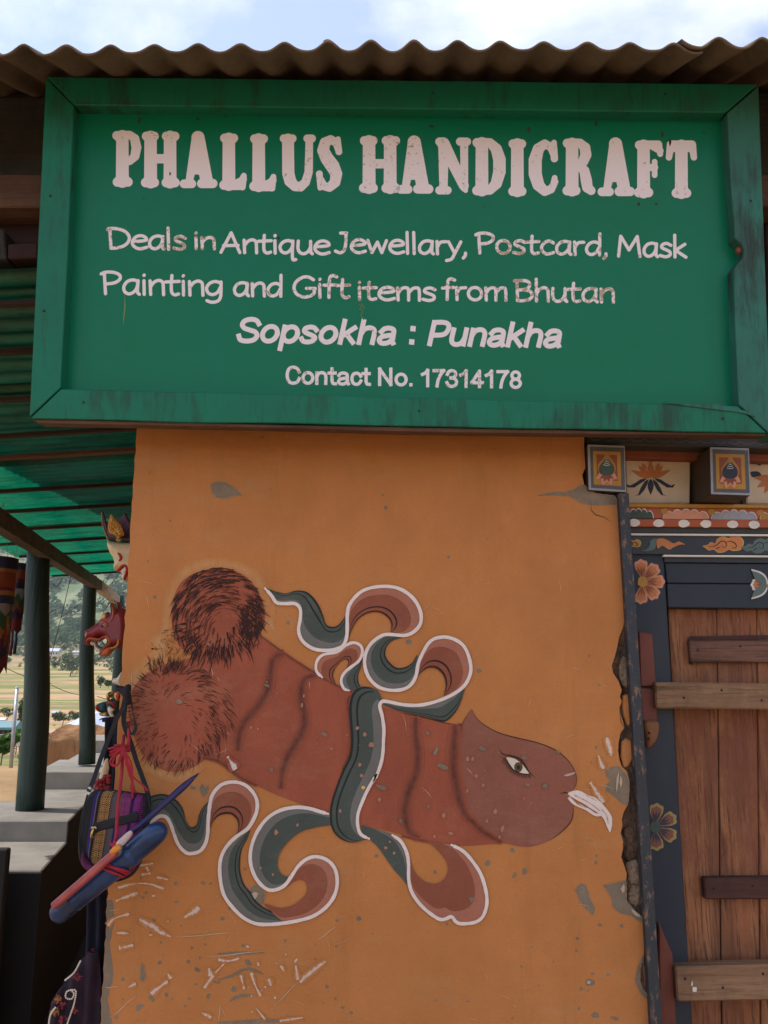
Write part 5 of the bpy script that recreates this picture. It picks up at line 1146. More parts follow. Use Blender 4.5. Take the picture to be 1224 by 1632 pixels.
for j in range(len(ys) - 1):
    for i in range(NX): a = j * (NX + 1) + i; fs.append([a, a + 1, a + NX + 2, a + NX + 1])
g = mesh('ground', vs, fs, gmat(), None, smooth=True); g['kind'] = 'structure'

# ================================================================== veranda
VD = Vector((-.2095, 1, 0)).normalized()
ver = thing('green_veranda', 'veranda with translucent green corrugated roof on round dark green posts', 'veranda', (-2.1, 5, .88))
def green_sheet():
    m = M_('green_translucent_sheet'); a = m.ramp(m.noise(1.6, (1, .8, 1), detail=5, rough=.6), .3, .7)
    x = m.mix(a, (.002, .27, .135), (.002, .15, .085)); d = m.ramp(m.noise(7, (.35, 1.4, 1), detail=9, rough=.85, off=3), .42, .66); x = m.mix(m.math('MULTIPLY', d, .85), x, (.004, .03, .02))
    sy = m.n('ShaderNodeSeparateXYZ'); m.l(m.geo.outputs['Position'], sy.inputs[0]); tg = m.ramp(m.math('SINE', m.math('MULTIPLY', sy.outputs['Y'], 2 * math.pi / .076)), .1, 1., 0., .62); x = m.mix(tg, x, (.004, .035, .022))  # corrugation shading put into the colour, dark in each hollow seen from below
    tr = m.n('ShaderNodeBsdfTranslucent'); m.l(x, tr.inputs[0]); df = m.n('ShaderNodeBsdfDiffuse'); m.l(x, df.inputs[0]); gl = m.n('ShaderNodeBsdfGlossy'); gl.inputs['Roughness'].default_value = .3
    m1 = m.n('ShaderNodeMixShader'); m1.inputs[0].default_value = .35; m.l(tr.outputs[0], m1.inputs[1]); m.l(df.outputs[0], m1.inputs[2])
    m2 = m.n('ShaderNodeMixShader'); m2.inputs[0].default_value = .04; m.l(m1.outputs[0], m2.inputs[1]); m.l(gl.outputs[0], m2.inputs[2]); m.l(m2.outputs[0], m.o.inputs[0]); return m.m
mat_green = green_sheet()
def postx(d): return -2.13 - .2095 * (d - 5)
def rz(x, d): return 2.60 + .012 * (d - 5) + .065 * (x - postx(d)) + .19 * max(0., 3.0 - d)
ye = [2.14, 2.75, 3.58, 4.1, 4.62, 5.2, 5.75, 6.4, 7.05, 7.75]
def sheet_(d0, d1, k):
    vs, fs = [], []; n = int((d1 - d0 + .06) / .0095); cols = 10
    for j in range(n + 1):
        d = d0 + (d1 - d0 + .06) * j / n
        for i in range(cols + 1):
            x0 = postx(d) - .48 + .03 * math.sin(k * 3); x1 = -.66 - .2 * (d - 2.2) if d > 2.2 else -.66
            x = x0 + (x1 - x0) * i / cols
            vs.append((x, d, rz(x, d) + .009 * math.sin(2 * math.pi * d / .076) + .006 * (k % 2) + .008 * noise.noise(Vector((x, d * 2, k)))))
    for j in range(n):
        for i in range(cols): a = j * (cols + 1) + i; fs.append([a, a + 1, a + cols + 2, a + cols + 1])
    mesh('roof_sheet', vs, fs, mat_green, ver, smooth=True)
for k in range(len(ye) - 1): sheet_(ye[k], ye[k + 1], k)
for k, d in enumerate([2.25, 2.5, 2.80, 3.12, 3.44, 4.08, 4.60, 5.18, 5.72, 6.35, 7.0, 7.7]):
    b = MB(); a = Vector((postx(d) - .45, d, rz(postx(d) - .45, d) - .022)); c = Vector((-.66 - .2 * max(0, d - 2.2) + .02, d, rz(-.7 - .2 * (d - 2.2), d) - .022)); b.beam(a, c, .024 if k != 4 else .04, .016)
    b.build('batten', mat_batten if k != 4 else mat_beam_br, ver)
# posts and the beam they carry
mat_post = basic('dark_green_post_paint', (.022, .048, .038), (.010, .022, .019), 9, .5, .9, 26, (1, 1, .12), bd=.01)
mat_capst = basic('grey_cement', (.28, .245, .205), (.20, .18, .155), 5, .85, .4, 60)
mat_dark = basic('stairwell_shade_dark', (.016, .011, .010), (.012, .009, .008), 3, .8, .3, 30)  # stairwell shade put into a near black colour
posts = [(50, 1293, 5.0, 868, .077), (137, 1218, 7.2, 918, .066), (187, 1172, 9.4, 950, .066)]
for px, py, d, ty, r_ in posts:
    p0 = at(px, py, d); zt_ = at(px + 12, ty, d).z; tp = at({50: 64, 137: 142, 187: 191}[px], ty, d); b = MB()
    pts = [p0.lerp(tp, t) + Vector((.010 * math.sin(t * 7 + d), 0, 0)) for t in np.linspace(0, 1, 12)]
    b.tube(pts, [r_ * (1.04 - .18 * t + .02 * math.sin(t * 11 + d)) for t in np.linspace(0, 1, 12)], 18); b.build('veranda_post', mat_post, ver, smooth=True)
b = MB(); A = at(-40, 835, 4.0); b1 = at(64, 880, 5.0); b2 = at(141, 930, 7.2)
A = b1 + (b1 - b2) * .75; E_ = b2 + (b2 - b1) * 1.02
b.beam(A + Vector((.03, 0, .0)), b2 + Vector((.03, .15, .0)), .07, .085); b.build('veranda_beam', mat_beam_g, ver)
b = MB(); b.beam(b2 + Vector((.03, .16, .0)), E_ + Vector((.03, 0, .0)), .07, .085)
b.build('veranda_beam', wood('sunlit_beam_wood', (.50, .40, .32), (.34, .25, .18), axis='y', wear=.3), ver, label='far end of the veranda beam with sunlight in its pale colour')  # length past the roof, its sunlight put into a paler wood colour

# stepped parapet under the posts
par = thing('stepped_parapet', 'stepped grey cement parapet carrying the veranda posts with shade painted dark on its inner face', 'parapet', (-2, 5, .6))
def inner(d): return -1.72 - .2095 * (d - 4.75)
def block(d0, d1, z, zb=-.4, wl=.62):
    b = MB(); c = [(inner(d0) - wl, d0, zb), (inner(d0), d0, zb), (inner(d0), d0, z), (inner(d0) - wl, d0, z), (inner(d1) - wl, d1, zb), (inner(d1), d1, zb), (inner(d1), d1, z), (inner(d1) - wl, d1, z)]
    b.hexa(c); b.build('cement_block', mat_capst, par, bevel=.006)
    # dark sheet standing in for shade on the inner face, proud of the cement
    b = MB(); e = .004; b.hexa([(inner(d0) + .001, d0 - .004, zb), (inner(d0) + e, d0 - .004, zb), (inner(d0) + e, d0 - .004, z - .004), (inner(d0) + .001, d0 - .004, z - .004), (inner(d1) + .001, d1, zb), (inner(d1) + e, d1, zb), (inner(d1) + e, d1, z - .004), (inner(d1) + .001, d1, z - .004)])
    b.build('inner_face_shade', mat_dark, par)
zA = at(85, 1308, 4.62).z; zB = at(85, 1341, 4.62).z
p1f = 4.62; p1b = 5.35
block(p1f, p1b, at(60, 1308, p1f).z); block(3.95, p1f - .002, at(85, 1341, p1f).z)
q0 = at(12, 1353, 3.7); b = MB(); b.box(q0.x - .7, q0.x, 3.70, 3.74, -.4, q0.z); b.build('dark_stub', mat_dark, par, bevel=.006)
b = MB(); b.box(inner(3.95) - .62, inner(3.95) + .004, 3.942, 3.948, -.4, at(85, 1341, p1f).z - .012); b.build('front_shade_panel', mat_dark, par)  # dark panel standing in for shade on the slab front
z2 = at(137, 1230, 6.75).z; z2s = at(120, 1258, 6.75).z
block(p1b + .002, 6.75, z2s); block(6.752, 7.75, z2); z3 = at(160, 1200, 9.0).z
block(7.752, 9.0, z3 + .0); block(9.002, 9.9, at(160, 1180, 9.0).z)
# stair well floor between parapet and house, its shade put into the colour
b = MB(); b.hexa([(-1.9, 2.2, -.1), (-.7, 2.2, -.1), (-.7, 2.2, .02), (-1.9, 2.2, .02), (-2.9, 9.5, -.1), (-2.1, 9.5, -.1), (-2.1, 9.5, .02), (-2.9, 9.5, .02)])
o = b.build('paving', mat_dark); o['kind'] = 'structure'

# ================================================================== banners
bc = dict(navy=pt('silk_navy', (.010, .011, .04)), rust=pt('silk_rust', (0.18, 0.03, 0.0072)), gold=pt('silk_gold', (0.24, 0.096, 0.018)), maroon=pt('silk_maroon', (.10, .008, .02)), white=pt('silk_white', (0.21, 0.18, 0.168)), green=pt('silk_green', (.02, .06, .022)), crim=pt('silk_crimson', (0.132, 0.0072, 0.015)))
def banner(px, pyt, pyb, d, rpx, label, spec, tails):
    c = at(px, pyt, d); k = (at(px + 1, pyt, d) - c).x; r_ = rpx * k; zb_ = at(px, pyb, d).z; H = c.z - zb_
    T_ = thing('silk_banner', label, 'banner', (c.x, c.y, zb_), 'round silk banners hanging from the veranda roof')
    b = MB(); ztop = rz(c.x, d) - .02
    for dx in (-.6, .6): b.tube([(c.x + dx * r_, d, c.z), (c.x, d, ztop)], .0012, 4)
    b.build('hanging_cord', bc['gold'], T_)
    b = MB(); b.tube([(c.x, d, c.z + .004), (c.x, d, c.z - .004)], r_ * .98, 20); b.build('top_disc', bc['white'], T_)
    n = 28
    for i, (t0, t1, cn, zig) in enumerate(spec):
        vs, fs = [], []
        for j in range(n + 1):
            a = 2 * math.pi * j / n; rr = r_ * (1 + .02 * (i if zig else 0) * 0 + .03 * math.sin(a * 7 + i)) + .0012 * (len(spec) - i)
            z1 = c.z - H * t1 - (H * zig * (1 - abs(((j * 7 / n) % 1) * 2 - 1)) if zig else 0)
            vs += [(c.x + rr * math.cos(a), d + rr * math.sin(a), c.z - H * t0), (c.x + rr * 1.01 * math.cos(a), d + rr * 1.01 * math.sin(a), z1)]
        for j in range(n): fs.append([2 * j, 2 * j + 1, 2 * j + 3, 2 * j + 2])
        o = mesh('silk_band', vs, fs, bc[cn], T_, smooth=True)
    for (dx, L, cn) in tails:
        b = MB(); p = Vector((c.x + dx * r_, d - r_ * .5, zb_ + .05)); b.tube([p, p + Vector((.003, 0, -L * .5)), p + Vector((-.002, 0, -L))], [.006, .008, .011], 6); b.build('tassel', bc[cn], T_, smooth=True)
S1 = [(0, .10, 'navy', 0), (.095, .13, 'gold', 0), (.125, .26, 'rust', 0), (.25, .29, 'maroon', 0), (.285, .33, 'gold', 0), (.325, .40, 'navy', 0), (.39, .44, 'white', .07), (.40, .56, 'green', .07), (.50, .64, 'gold', .07), (.60, .72, 'rust', .07), (.66, .80, 'navy', .07), (.74, .93, 'maroon', .07)]
banner(-3, 890, 1076, 4.35, 26, 'larger round silk banner with rust, gold, navy and maroon tiers nearest the camera', [(a, b_, c_, z) for a, b_, c_, z in S1], [(.55, .12, 'maroon'), (.9, .17, 'crim'), (.2, .1, 'navy')])
S2 = [(0, .09, 'navy', 0), (.08, .22, 'rust', 0), (.21, .28, 'maroon', 0), (.27, .36, 'navy', 0), (.34, .42, 'white', .1), (.40, .55, 'green', .1), (.5, .62, 'rust', .1), (.56, .72, 'navy', .1), (.64, .93, 'crim', .05)]
banner(29, 899, 1012, 5.2, 13, 'smaller crimson silk banner hanging right beside the larger one, close to the front post', S2, [(-.9, .17, 'green'), (-.1, .17, 'crim'), (.3, .18, 'maroon'), (.75, .17, 'navy')])
banner(19, 905, 1006, 6.0, 12, 'small dark silk banner half hidden between the two others', S2, [(.3, .12, 'crim')])

# ================================================================== carved masks on the side wall
cm = dict(ivory=basic('carved_ivory_paint', (.60, .46, .28), (.52, .37, .20), 20, .45, .15, 60), wine=basic('wine_paint', (.075, .010, .020), (.045, .008, .014), 20, .4, .2, 60), gold=basic('gold_paint', (.60, .33, .08), (.42, .20, .04), 40, .3, .3, 90, metal=.35), red=basic('lip_red_paint', (.42, .022, .02), None, 30, .35, .1, 60),
          orange=basic('glazed_orange_red', (.40, .10, .03), (.28, .045, .02), 16, .32, .25, 50), mar=basic('glazed_maroon', (.22, .022, .028), (.15, .015, .022), 16, .3, .25, 50), dgreen=pt('band_dark_green', (.03, .045, .035)), bone=basic('bone_white', (.66, .58, .46), (.55, .44, .33), 30, .5, .2, 60), teal=pt('mask_teal', (.03, .08, .085)), black=pt('mask_black', (.02, .02, .022)))
D1 = 2.62
def ma(x, y): return (150 + x / 11.66, 800 + y / 11.66)
def mb_(x, y): return (130 + x / 12.24, 940 + y / 12.24)
def mc(x, y): return (140 + x / 12.24, 1070 + y / 12.24)
m1 = thing('white_mask', 'cream faced carved mask with a maroon crown above the red beast mask', 'mask', at(200, 925, D1))
face = [ma(*p) for p in [(285, 735), (262, 800), (270, 850), (300, 930), (330, 990), (362, 1030), (385, 1100), (392, 1150), (378, 1200), (385, 1255), (420, 1290), (500, 1300), (530, 1330), (548, 1390), (552, 1450), (575, 1472), (690, 1455), (900, 1300), (960, 1000), (940, 780), (700, 762), (500, 760)]]
inflate('face', cr_curve(face, 3, True), D1, .05, 18, cm['ivory'], m1, step=1.1, tb=.02)
def onm(nm, pts, y, t, Rr, m, par, step=.7, tb=.004, hole=None): return inflate(nm, cr_curve(pts, 4, True), y, t, Rr, m, par, step=step, tb=tb, hole=hole)
onm('eye_socket', [ma(*p) for p in [(430, 945), (480, 955), (525, 1010), (520, 1060), (490, 1095), (450, 1098), (470, 1040)]], D1 - .050, .006, 3, cm['red'], m1)
onm('lips', [ma(*p) for p in [(425, 1285), (450, 1240), (500, 1180), (560, 1155), (610, 1180), (640, 1260), (630, 1350), (600, 1410), (575, 1462), (545, 1440), (555, 1380), (585, 1300), (590, 1230), (560, 1220), (510, 1270), (470, 1285)]], D1 - .046, .011, 3, cm['red'], m1)
onm('mouth_gap', [ma(*p) for p in [(490, 1290), (560, 1215), (600, 1215), (600, 1290), (565, 1385), (540, 1330)]], D1 - .048, .005, 3, cm['bone'], m1)
b = MB(); b.tube([at(*ma(535, 1310), D1 - .05), at(*ma(590, 1225), D1 - .05)], .0011, 6); b.build('tooth_gap', cm['black'], m1)
onm('head_band', [ma(*p) for p in [(262, 690), (400, 670), (720, 680), (900, 690), (900, 775), (705, 770), (400, 740), (290, 722)]], D1 - .01, .045, 8, cm['dgreen'], m1)
for pts in [[(150, 180), (190, 220), (235, 370), (300, 560), (400, 660), (420, 690), (260, 690), (200, 560), (155, 440), (140, 300)], [(575, 195), (620, 260), (670, 370), (720, 450), (720, 690), (420, 690), (400, 400), (450, 320)], [(315, 235), (400, 310), (500, 430), (570, 600), (560, 690), (300, 690), (250, 480), (270, 330)]]:
    k = 0 if pts[0][0] == 150 else (1 if pts[0][0] == 575 else 2)
    inflate('crown_leaf', cr_curve([ma(*p) for p in pts], 2, True), D1 + [.01, .03, -.025][k], .006, 3, cm['wine'], m1, step=.9, tb=.006)
orn = [ma(*p) for p in [(318, 232), (380, 290), (430, 350), (500, 430), (545, 540), (560, 620), (500, 650), (515, 710), (460, 742), (405, 715), (410, 650), (350, 610), (285, 570), (262, 470), (275, 370), (290, 290)]]
def relief(x, y): return .0028 * math.sin(x * 1.55 + 2 * math.sin(y * .8)) * math.sin(y * 1.3 + 1.5 * math.sin(x * .9))
inflate('gold_ornament', cr_curve(orn, 3, True), D1 - .038, .007, 4, cm['gold'], m1, step=.45, tb=.002, bump=relief)
b = MB()
for x, y, r_ in [(320, 515, .006), (455, 515, .006), (350, 340, .004), (330, 430, .005), (440, 430, .005), (480, 560, .004), (400, 590, .004), (455, 690, .008)]:
    b.tube([at(*ma(x + 26 * math.cos(a), y + 26 * math.sin(a)), D1 - .047) for a in np.linspace(0, 5.5, 12)], .0016, 5)
b.build('gold_scroll', cm['gold'], m1, smooth=True)
b = MB()
for i in range(14):
    x, y = [(140, 210), (138, 260), (138, 310), (142, 360), (150, 410), (160, 450), (175, 490), (188, 530), (200, 565), (215, 600), (232, 640), (245, 665), (252, 690), (262, 708)][i]; b.ball(at(*ma(x, y), D1), .0022 + .0006 * (i > 8), 6, 5)
b.build('beaded_rim', cm['gold'], m1, smooth=True)
b = MB(); b.tube([at(*ma(575, 560), D1 - .03), at(*ma(735, 360), D1 - .1)], .0006, 5); b.build('hanging_wire', pm['grey'], m1)

D2 = 2.60
m2 = thing('beast_mask', 'glossy maroon horned beast mask with open fanged mouth on the wall corner', 'mask', at(190, 1046, D2))
oh = [(100, 800), (120, 880), (108, 950), (92, 1000), (95, 1070), (150, 1080), (190, 1060), (185, 1010), (230, 990), (330, 1005), (400, 990), (450, 955), (510, 965), (530, 1010), (500, 1070), (450, 1110), (400, 1190), (375, 1260), (385, 1292), (440, 1300), (520, 1290), (590, 1220), (650, 1160), (750, 1130), (860, 1110), (980, 1050), (1000, 700), (960, 480), (880, 380), (800, 370), (760, 260), (715, 235), (735, 330), (725, 400), (660, 330), (625, 270), (598, 255), (590, 330), (600, 420), (585, 445), (510, 440), (460, 500), (430, 560), (380, 620), (280, 690), (180, 760)]
inflate('head', cr_curve([mb_(*p) for p in oh], 2, True), D2, .055, 13, cm['mar'], m2, step=.9, tb=.03)
onm('horn', [mb_(*p) for p in [(598, 255), (625, 330), (665, 420), (670, 520), (640, 600), (580, 650), (500, 660), (430, 640), (500, 620), (560, 580), (590, 520), (600, 430), (590, 330)]], D2 - .046, .014, 5, cm['orange'], m2)
onm('upper_lip', [mb_(*p) for p in [(92, 1000), (110, 960), (160, 920), (250, 925), (350, 940), (430, 900), (500, 870), (570, 900), (600, 980), (580, 1060), (500, 1130), (440, 1200), (400, 1290), (376, 1250), (400, 1180), (450, 1105), (505, 1060), (528, 1005), (505, 960), (450, 950), (400, 985), (320, 1000), (220, 985), (150, 990), (120, 1050), (98, 1060)]], D2 - .044, .013, 4, cm['orange'], m2)
onm('lower_jaw', [mb_(*p) for p in [(385, 1290), (400, 1220), (450, 1150), (530, 1110), (600, 1120), (580, 1200), (510, 1290)]], D2 - .044, .012, 5, cm['orange'], m2)
onm('gold_whisker', [mb_(*p) for p in [(550, 790), (600, 755), (650, 770), (700, 840), (740, 920), (740, 1020), (710, 1100), (650, 1140), (545, 1165), (575, 1120), (650, 1100), (695, 1040), (705, 950), (670, 870), (620, 800)]], D2 - .048, .008, 3, cm['gold'], m2)
onm('fang', [mb_(*p) for p in [(185, 1010), (270, 1005), (300, 1060), (310, 1110), (390, 1160), (375, 1250), (320, 1190), (260, 1130), (250, 1080), (215, 1090), (180, 1060)]], D2 - .02, .012, 4, cm['bone'], m2)
b = MB(); b.tube([at(*mb_(*p), D2 - .02) for p in [(285, 1010), (300, 1060), (340, 1110), (390, 1140)]], .0022, 6); b.tube([at(*mb_(*p), D2 - .02) for p in [(400, 1000), (430, 1060), (460, 1100)]], .0018, 6); b.build('mouth_strut', cm['black'], m2)
onm('brow_crest', [mb_(*p) for p in [(365, 610), (370, 560), (420, 480), (490, 450), (520, 540), (480, 590), (420, 600)]], D2 - .04, .014, 4, cm['gold'], m2)
onm('eye', [mb_(*p) for p in [(400, 690), (430, 655), (470, 680), (475, 720), (430, 755), (395, 740)]], D2 - .050, .006, 3, cm['bone'], m2)
b = MB(); b.ball(at(*mb_(408, 708), D2 - .058), .004, 8, 6); b.build('pupil', cm['black'], m2, smooth=True)
b = MB(); b.tube([at(*mb_(*p), D2 - .055) for p in [(370, 640), (430, 630), (490, 670), (500, 720)]], [.002, .004, .005, .003], 7); b.tube([at(*mb_(*p), D2 - .052) for p in [(360, 720), (400, 780), (460, 780), (500, 730)]], [.002, .004, .004, .003], 7); b.build('eyelid', cm['orange'], m2, smooth=True)
b = MB(); b.tube([at(*mb_(*p), D2 - .01) for p in [(85, 830), (78, 870), (90, 940), (100, 960)]], [.002, .003, .003, .002], 6); b.build('nostril_rim', cm['gold'], m2, smooth=True)

D3 = 2.42
m3 = thing('bird_mask', 'small teal and white animal mask with gold crest behind the black bag strap', 'mask', at(185, 1150, D3))
onm('snout', [mc(*p) for p in [(165, 690), (200, 640), (280, 600), (390, 585), (430, 640), (420, 780), (330, 800), (250, 800), (190, 750)]], D3, .035, 8, cm['teal'], m3, step=.9, tb=.02)
onm('red_nose', [mc(*p) for p in [(162, 700), (190, 650), (240, 660), (268, 710), (250, 760), (200, 765), (170, 740)]], D3 - .02, .022, 5, cm['red'], m3)
onm('head', [mc(*p) for p in [(390, 600), (440, 540), (560, 540), (680, 520), (720, 700), (640, 880), (480, 900), (420, 820), (395, 720)]], D3 + .005, .045, 10, cm['dgreen'], m3, step=.9, tb=.02)
onm('white_cheek', [mc(*p) for p in [(395, 700), (430, 680), (500, 720), (515, 760), (480, 800), (520, 890), (460, 898), (415, 830), (390, 760)]], D3 - .040, .008, 4, cm['bone'], m3)
onm('brow', [mc(*p) for p in [(392, 600), (430, 570), (470, 590), (530, 650), (540, 700), (500, 690), (450, 640), (400, 640)]], D3 - .042, .009, 3, cm['red'], m3)
onm('eye', [mc(*p) for p in [(420, 660), (450, 640), (500, 680), (480, 705), (440, 690)]], D3 - .046, .007, 2, cm['black'], m3)
onm('ear', [mc(*p) for p in [(520, 460), (560, 400), (640, 395), (665, 460), (640, 550), (590, 578), (540, 550)]], D3 - .03, .014, 4, cm['gold'], m3)
onm('ear_inside', [mc(*p) for p in [(540, 470), (575, 420), (625, 415), (640, 460), (620, 530), (585, 550), (555, 520)]], D3 - .042, .006, 3, cm['red'], m3)
onm('gold_crest', [mc(*p) for p in [(362, 510), (370, 440), (430, 392), (510, 400), (525, 440), (470, 490), (420, 540), (380, 560)]], D3 - .01, .012, 4, cm['gold'], m3)
b = MB(); b.tube([at(*mc(430 + 30 * math.cos(a), 450 + 30 * math.sin(a)), D3 - .024) for a in np.linspace(0, 5.2, 10)], .0018, 6); b.build('crest_scroll', pm['brown'], m3, smooth=True)
onm('jaw', [mc(*p) for p in [(235, 830), (260, 800), (410, 790), (420, 880), (340, 880), (260, 865)]], D3 - .015, .020, 4, cm['gold'], m3)
onm('tongue', [mc(*p) for p in [(300, 830), (340, 820), (350, 860), (310, 865)]], D3 - .034, .006, 3, cm['bone'], m3)
onm('dark_tuft', [mc(*p) for p in [(210, 960), (270, 910), (400, 890), (420, 930), (350, 985), (285, 985), (280, 940)]], D3, .012, 3, cm['black'], m3)
# white knob above
kn = thing('white_peg', 'white carved knob sticking out of the wall corner above the bag strap', 'ornament', at(190, 1090, 2.36))
onm('knob', [mc(*p) for p in [(490, 190), (510, 140), (570, 125), (610, 90), (665, 10), (700, 60), (690, 270), (600, 270), (560, 255), (520, 250), (495, 225)]], 2.33, .022, 8, cm['bone'], kn, step=.9, tb=.012)

# ================================================================== dark cloths, bag and tubes on the corner
mat_navy = basic('navy_cloth', (.010, .011, .024), (.006, .007, .014), 10, .9, .5, 160, bd=.002)
def cloth(name, outline, Y, m, par, amp=.012, fr=.35, tb=.005, step=3.):
    return inflate(name, outline, Y, .012, 8, m, par, step=step, tb=tb, bump=lambda x, y: amp * math.sin(x * fr + .01 * y + .6 * math.sin(y * .02)) + .004 * noise.noise(Vector((x * .06, y * .02, 0))))
ct = thing('navy_cloth', 'long dark navy cloth hanging down the corner of the wall behind the bag', 'cloth', at(160, 1632, 2.3))
cloth('cloth_panel', [mc(*p) for p in [(360, 920), (420, 885), (560, 880), (615, 890), (690, 880), (690, 1500)]] + [(197, 1250), (196, 1380), (190, 1420), (188, 1640), (187, 1710), (120, 1710), (128, 1600), (138, 1500), (141, 1420), (160, 1380), (168, 1190)], 2.30, mat_navy, ct)
em = thing('embroidered_cloth', 'dark textile with red embroidery and white bead trim hanging low at the corner', 'cloth', at(110, 1632, 2.28))
cloth('cloth_panel', [(130, 1528), (142, 1518), (158, 1520), (164, 1600), (170, 1700), (66, 1700), (78, 1632), (80, 1600), (92, 1580), (108, 1560), (124, 1545)], 2.24, basic('plum_black_cloth', (.030, .010, .022), (.012, .007, .014), 25, .9, .5, 120), em, .008, .25)
b = MB(); g_ = random.Random(5)
for pts in [[(113, 1578), (118, 1584), (114, 1592), (105, 1590), (106, 1581), (113, 1578), (121, 1580), (118, 1600), (112, 1618), (106, 1636), (100, 1660)], [(77, 1640), (80, 1618), (88, 1606)], [(128, 1532), (118, 1550), (104, 1562)]]:
    for x, y in resample(cr_curve(pts, 5), 42 if len(pts) > 5 else 16): b.ball(at(x, y, 2.208), .0024, 6, 4)
b.build('white_beads', cm['bone'], em, smooth=True, kind='stuff')
for nm, mm, cs in [('red_embroidery', pt('thread_red', (.22, .02, .035)), [(96, 1600, 9), (122, 1556, 6), (100, 1625, 8), (118, 1610, 5)]), ('gold_embroidery', pt('thread_gold', (.30, .12, .03)), [(88, 1612, 7), (92, 1592, 5), (108, 1648, 6)])]:
    b = MB()
    for x, y, r_ in cs:
        for q in range(26):
            a = g_.random() * 6.28; rr = r_ * math.sqrt(g_.random()); p = at(x + rr * math.cos(a), y + rr * math.sin(a), 2.212); b.tube([p, p + Vector((g_.uniform(-.006, .006), 0, g_.uniform(-.006, .006)))], .0011, 4)
    b.build(nm, mm, em, kind='stuff')
b = MB()
for q in range(60):
    a = g_.random() * 6.28; rr = 8 * (1 + .25 * g_.random()); p = at(147 + rr * .8 * math.cos(a), 1527 + rr * 1.4 * math.sin(a), 2.262); b.tube([p, p + Vector((g_.uniform(-.005, .005), 0, g_.uniform(-.005, .005)))], .001, 4)
b.build('red_flower_stitches', pt('thread_red_dark', (.16, .015, .03)), ct, kind='stuff')
rc_ = thing('red_crochet_scarf', 'cream and red knitted scarf tucked between the black straps above the bag', 'scarf', at(165, 1260, 2.25))
cloth('cream_cloth', [(168, 1210), (172, 1208), (174, 1225), (170, 1245), (160, 1250), (158, 1240), (163, 1222)], 2.235, cm['ivory'], rc_, .002, .4, step=1.5)
b = MB(); g_ = random.Random(8)
for q in range(60):
    x = g_.uniform(152, 174); y = 1262 - (x - 152) * .8 + g_.uniform(-14, 14); b.ball(at(x, y, 2.225 + g_.uniform(-.006, .01)), .0065, 7, 5, (1, .8, .7))
b.build('red_knit', pt('red_wool', (.26, .018, .02)), rc_, smooth=True)

DB = 2.105
bag = thing('woven_bag', 'small woven shoulder bag with purple and gold stripes and a black zip', 'bag', at(185, 1400, DB))
def cb(x, y): return (60 + x / 5.1, 1180 + y / 5.1)
def weave():
    m = M_('woven_stripes'); sp_ = m.n('ShaderNodeSeparateXYZ'); m.l(m.geo.outputs['Position'], sp_.inputs[0])
    x0 = at(*cb(470, 400), DB).x; x1 = at(*cb(870, 400), DB).x
    lean = m.math('MULTIPLY', m.math('SUBTRACT', sp_.outputs['Z'], at(*cb(470, 400), DB).z), -.10)
    u = m.ramp(m.math('SUBTRACT', sp_.outputs['X'], m.math('MULTIPLY', lean, -1.)), x0, x1)
    cr_ = m.n('ShaderNodeValToRGB'); cr_.color_ramp.interpolation = 'CONSTANT'; el = cr_.color_ramp.elements
    cols = [(0, (.012, .012, .02)), (.02, (.05, .012, .05)), (.045, (.02, .02, .12)), (.09, (.12, .085, .08)), (.115, (.012, .012, .02)), (.16, (.045, .02, .015)), (.40, (.08, .06, .06)), (.44, (.09, .07, .075)), (.52, (.02, .02, .10)), (.57, (.12, .08, .07)), (.60, (.10, .012, .075)), (.80, (.03, .01, .05)), (.86, (.13, .015, .11)), (.97, (.012, .012, .02))]
    el[0].position = 0; el[0].color = cols[0][1] + (1,); el[1].position = cols[1][0]; el[1].color = cols[1][1] + (1,)
    for p, c in cols[2:]:
        e = el.new(p); e.color = c + (1,)
    m.l(u, cr_.inputs[0])
    # diamond pattern in gold inside the brown stripe, pink inside the magenta one
    fx = m.math('MULTIPLY', u, 4.2 * 2 * math.pi * 1.9); fz = m.math('MULTIPLY', sp_.outputs['Z'], 2 * math.pi / .0175)
    dm = m.math('SINE', m.math('MULTIPLY', m.math('ADD', m.math('COSINE', fx), m.math('COSINE', fz)), 5.)); pat = m.ramp(dm, .0, .25)
    ing = m.math('MULTIPLY', m.math('GREATER_THAN', u, .175), m.math('LESS_THAN', u, .385)); inp = m.math('MULTIPLY', m.math('GREATER_THAN', u, .61), m.math('LESS_THAN', u, .79)); in2 = m.math('GREATER_THAN', u, .86)
    x = m.mix(m.math('MULTIPLY', pat, ing), cr_.outputs[0], (.42, .22, .07)); x = m.mix(m.math('MULTIPLY', m.math('MULTIPLY', pat, inp), .7), x, (.34, .09, .20)); x = m.mix(m.math('MULTIPLY', m.math('MULTIPLY', pat, in2), .5), x, (.30, .05, .22))
    m.col(x); m.rough(.9, .2); m.bump(m.noise(500, detail=2), .4, .001); return m.m
mat_weave = weave(); mat_black = basic('black_webbing', (.010, .010, .013), (.006, .006, .009), 30, .7, .3, 300, bd=.001)
mat_mag = basic('magenta_weave', (.15, .02, .07), (.09, .012, .05), 120, .9, .3, 400, bd=.001)
sil = [(430, 430), (470, 402), (560, 398), (800, 425), (880, 440), (910, 500), (905, 650), (890, 800), (850, 960), (790, 1080), (700, 1135), (600, 1145), (480, 1100), (400, 1050), (350, 980), (335, 850), (350, 700), (375, 560), (400, 470)]
inflate('bag_side', cr_curve([cb(*p) for p in sil], 4, True), DB + .02, .018, 7, mat_black, bag, step=1.6, tb=.03)
fr_ = [(455, 432), (560, 408), (820, 440), (868, 470), (862, 640), (850, 780), (830, 900), (760, 1040), (640, 1080), (500, 1030), (440, 985), (400, 900), (405, 760), (425, 600), (440, 500)]
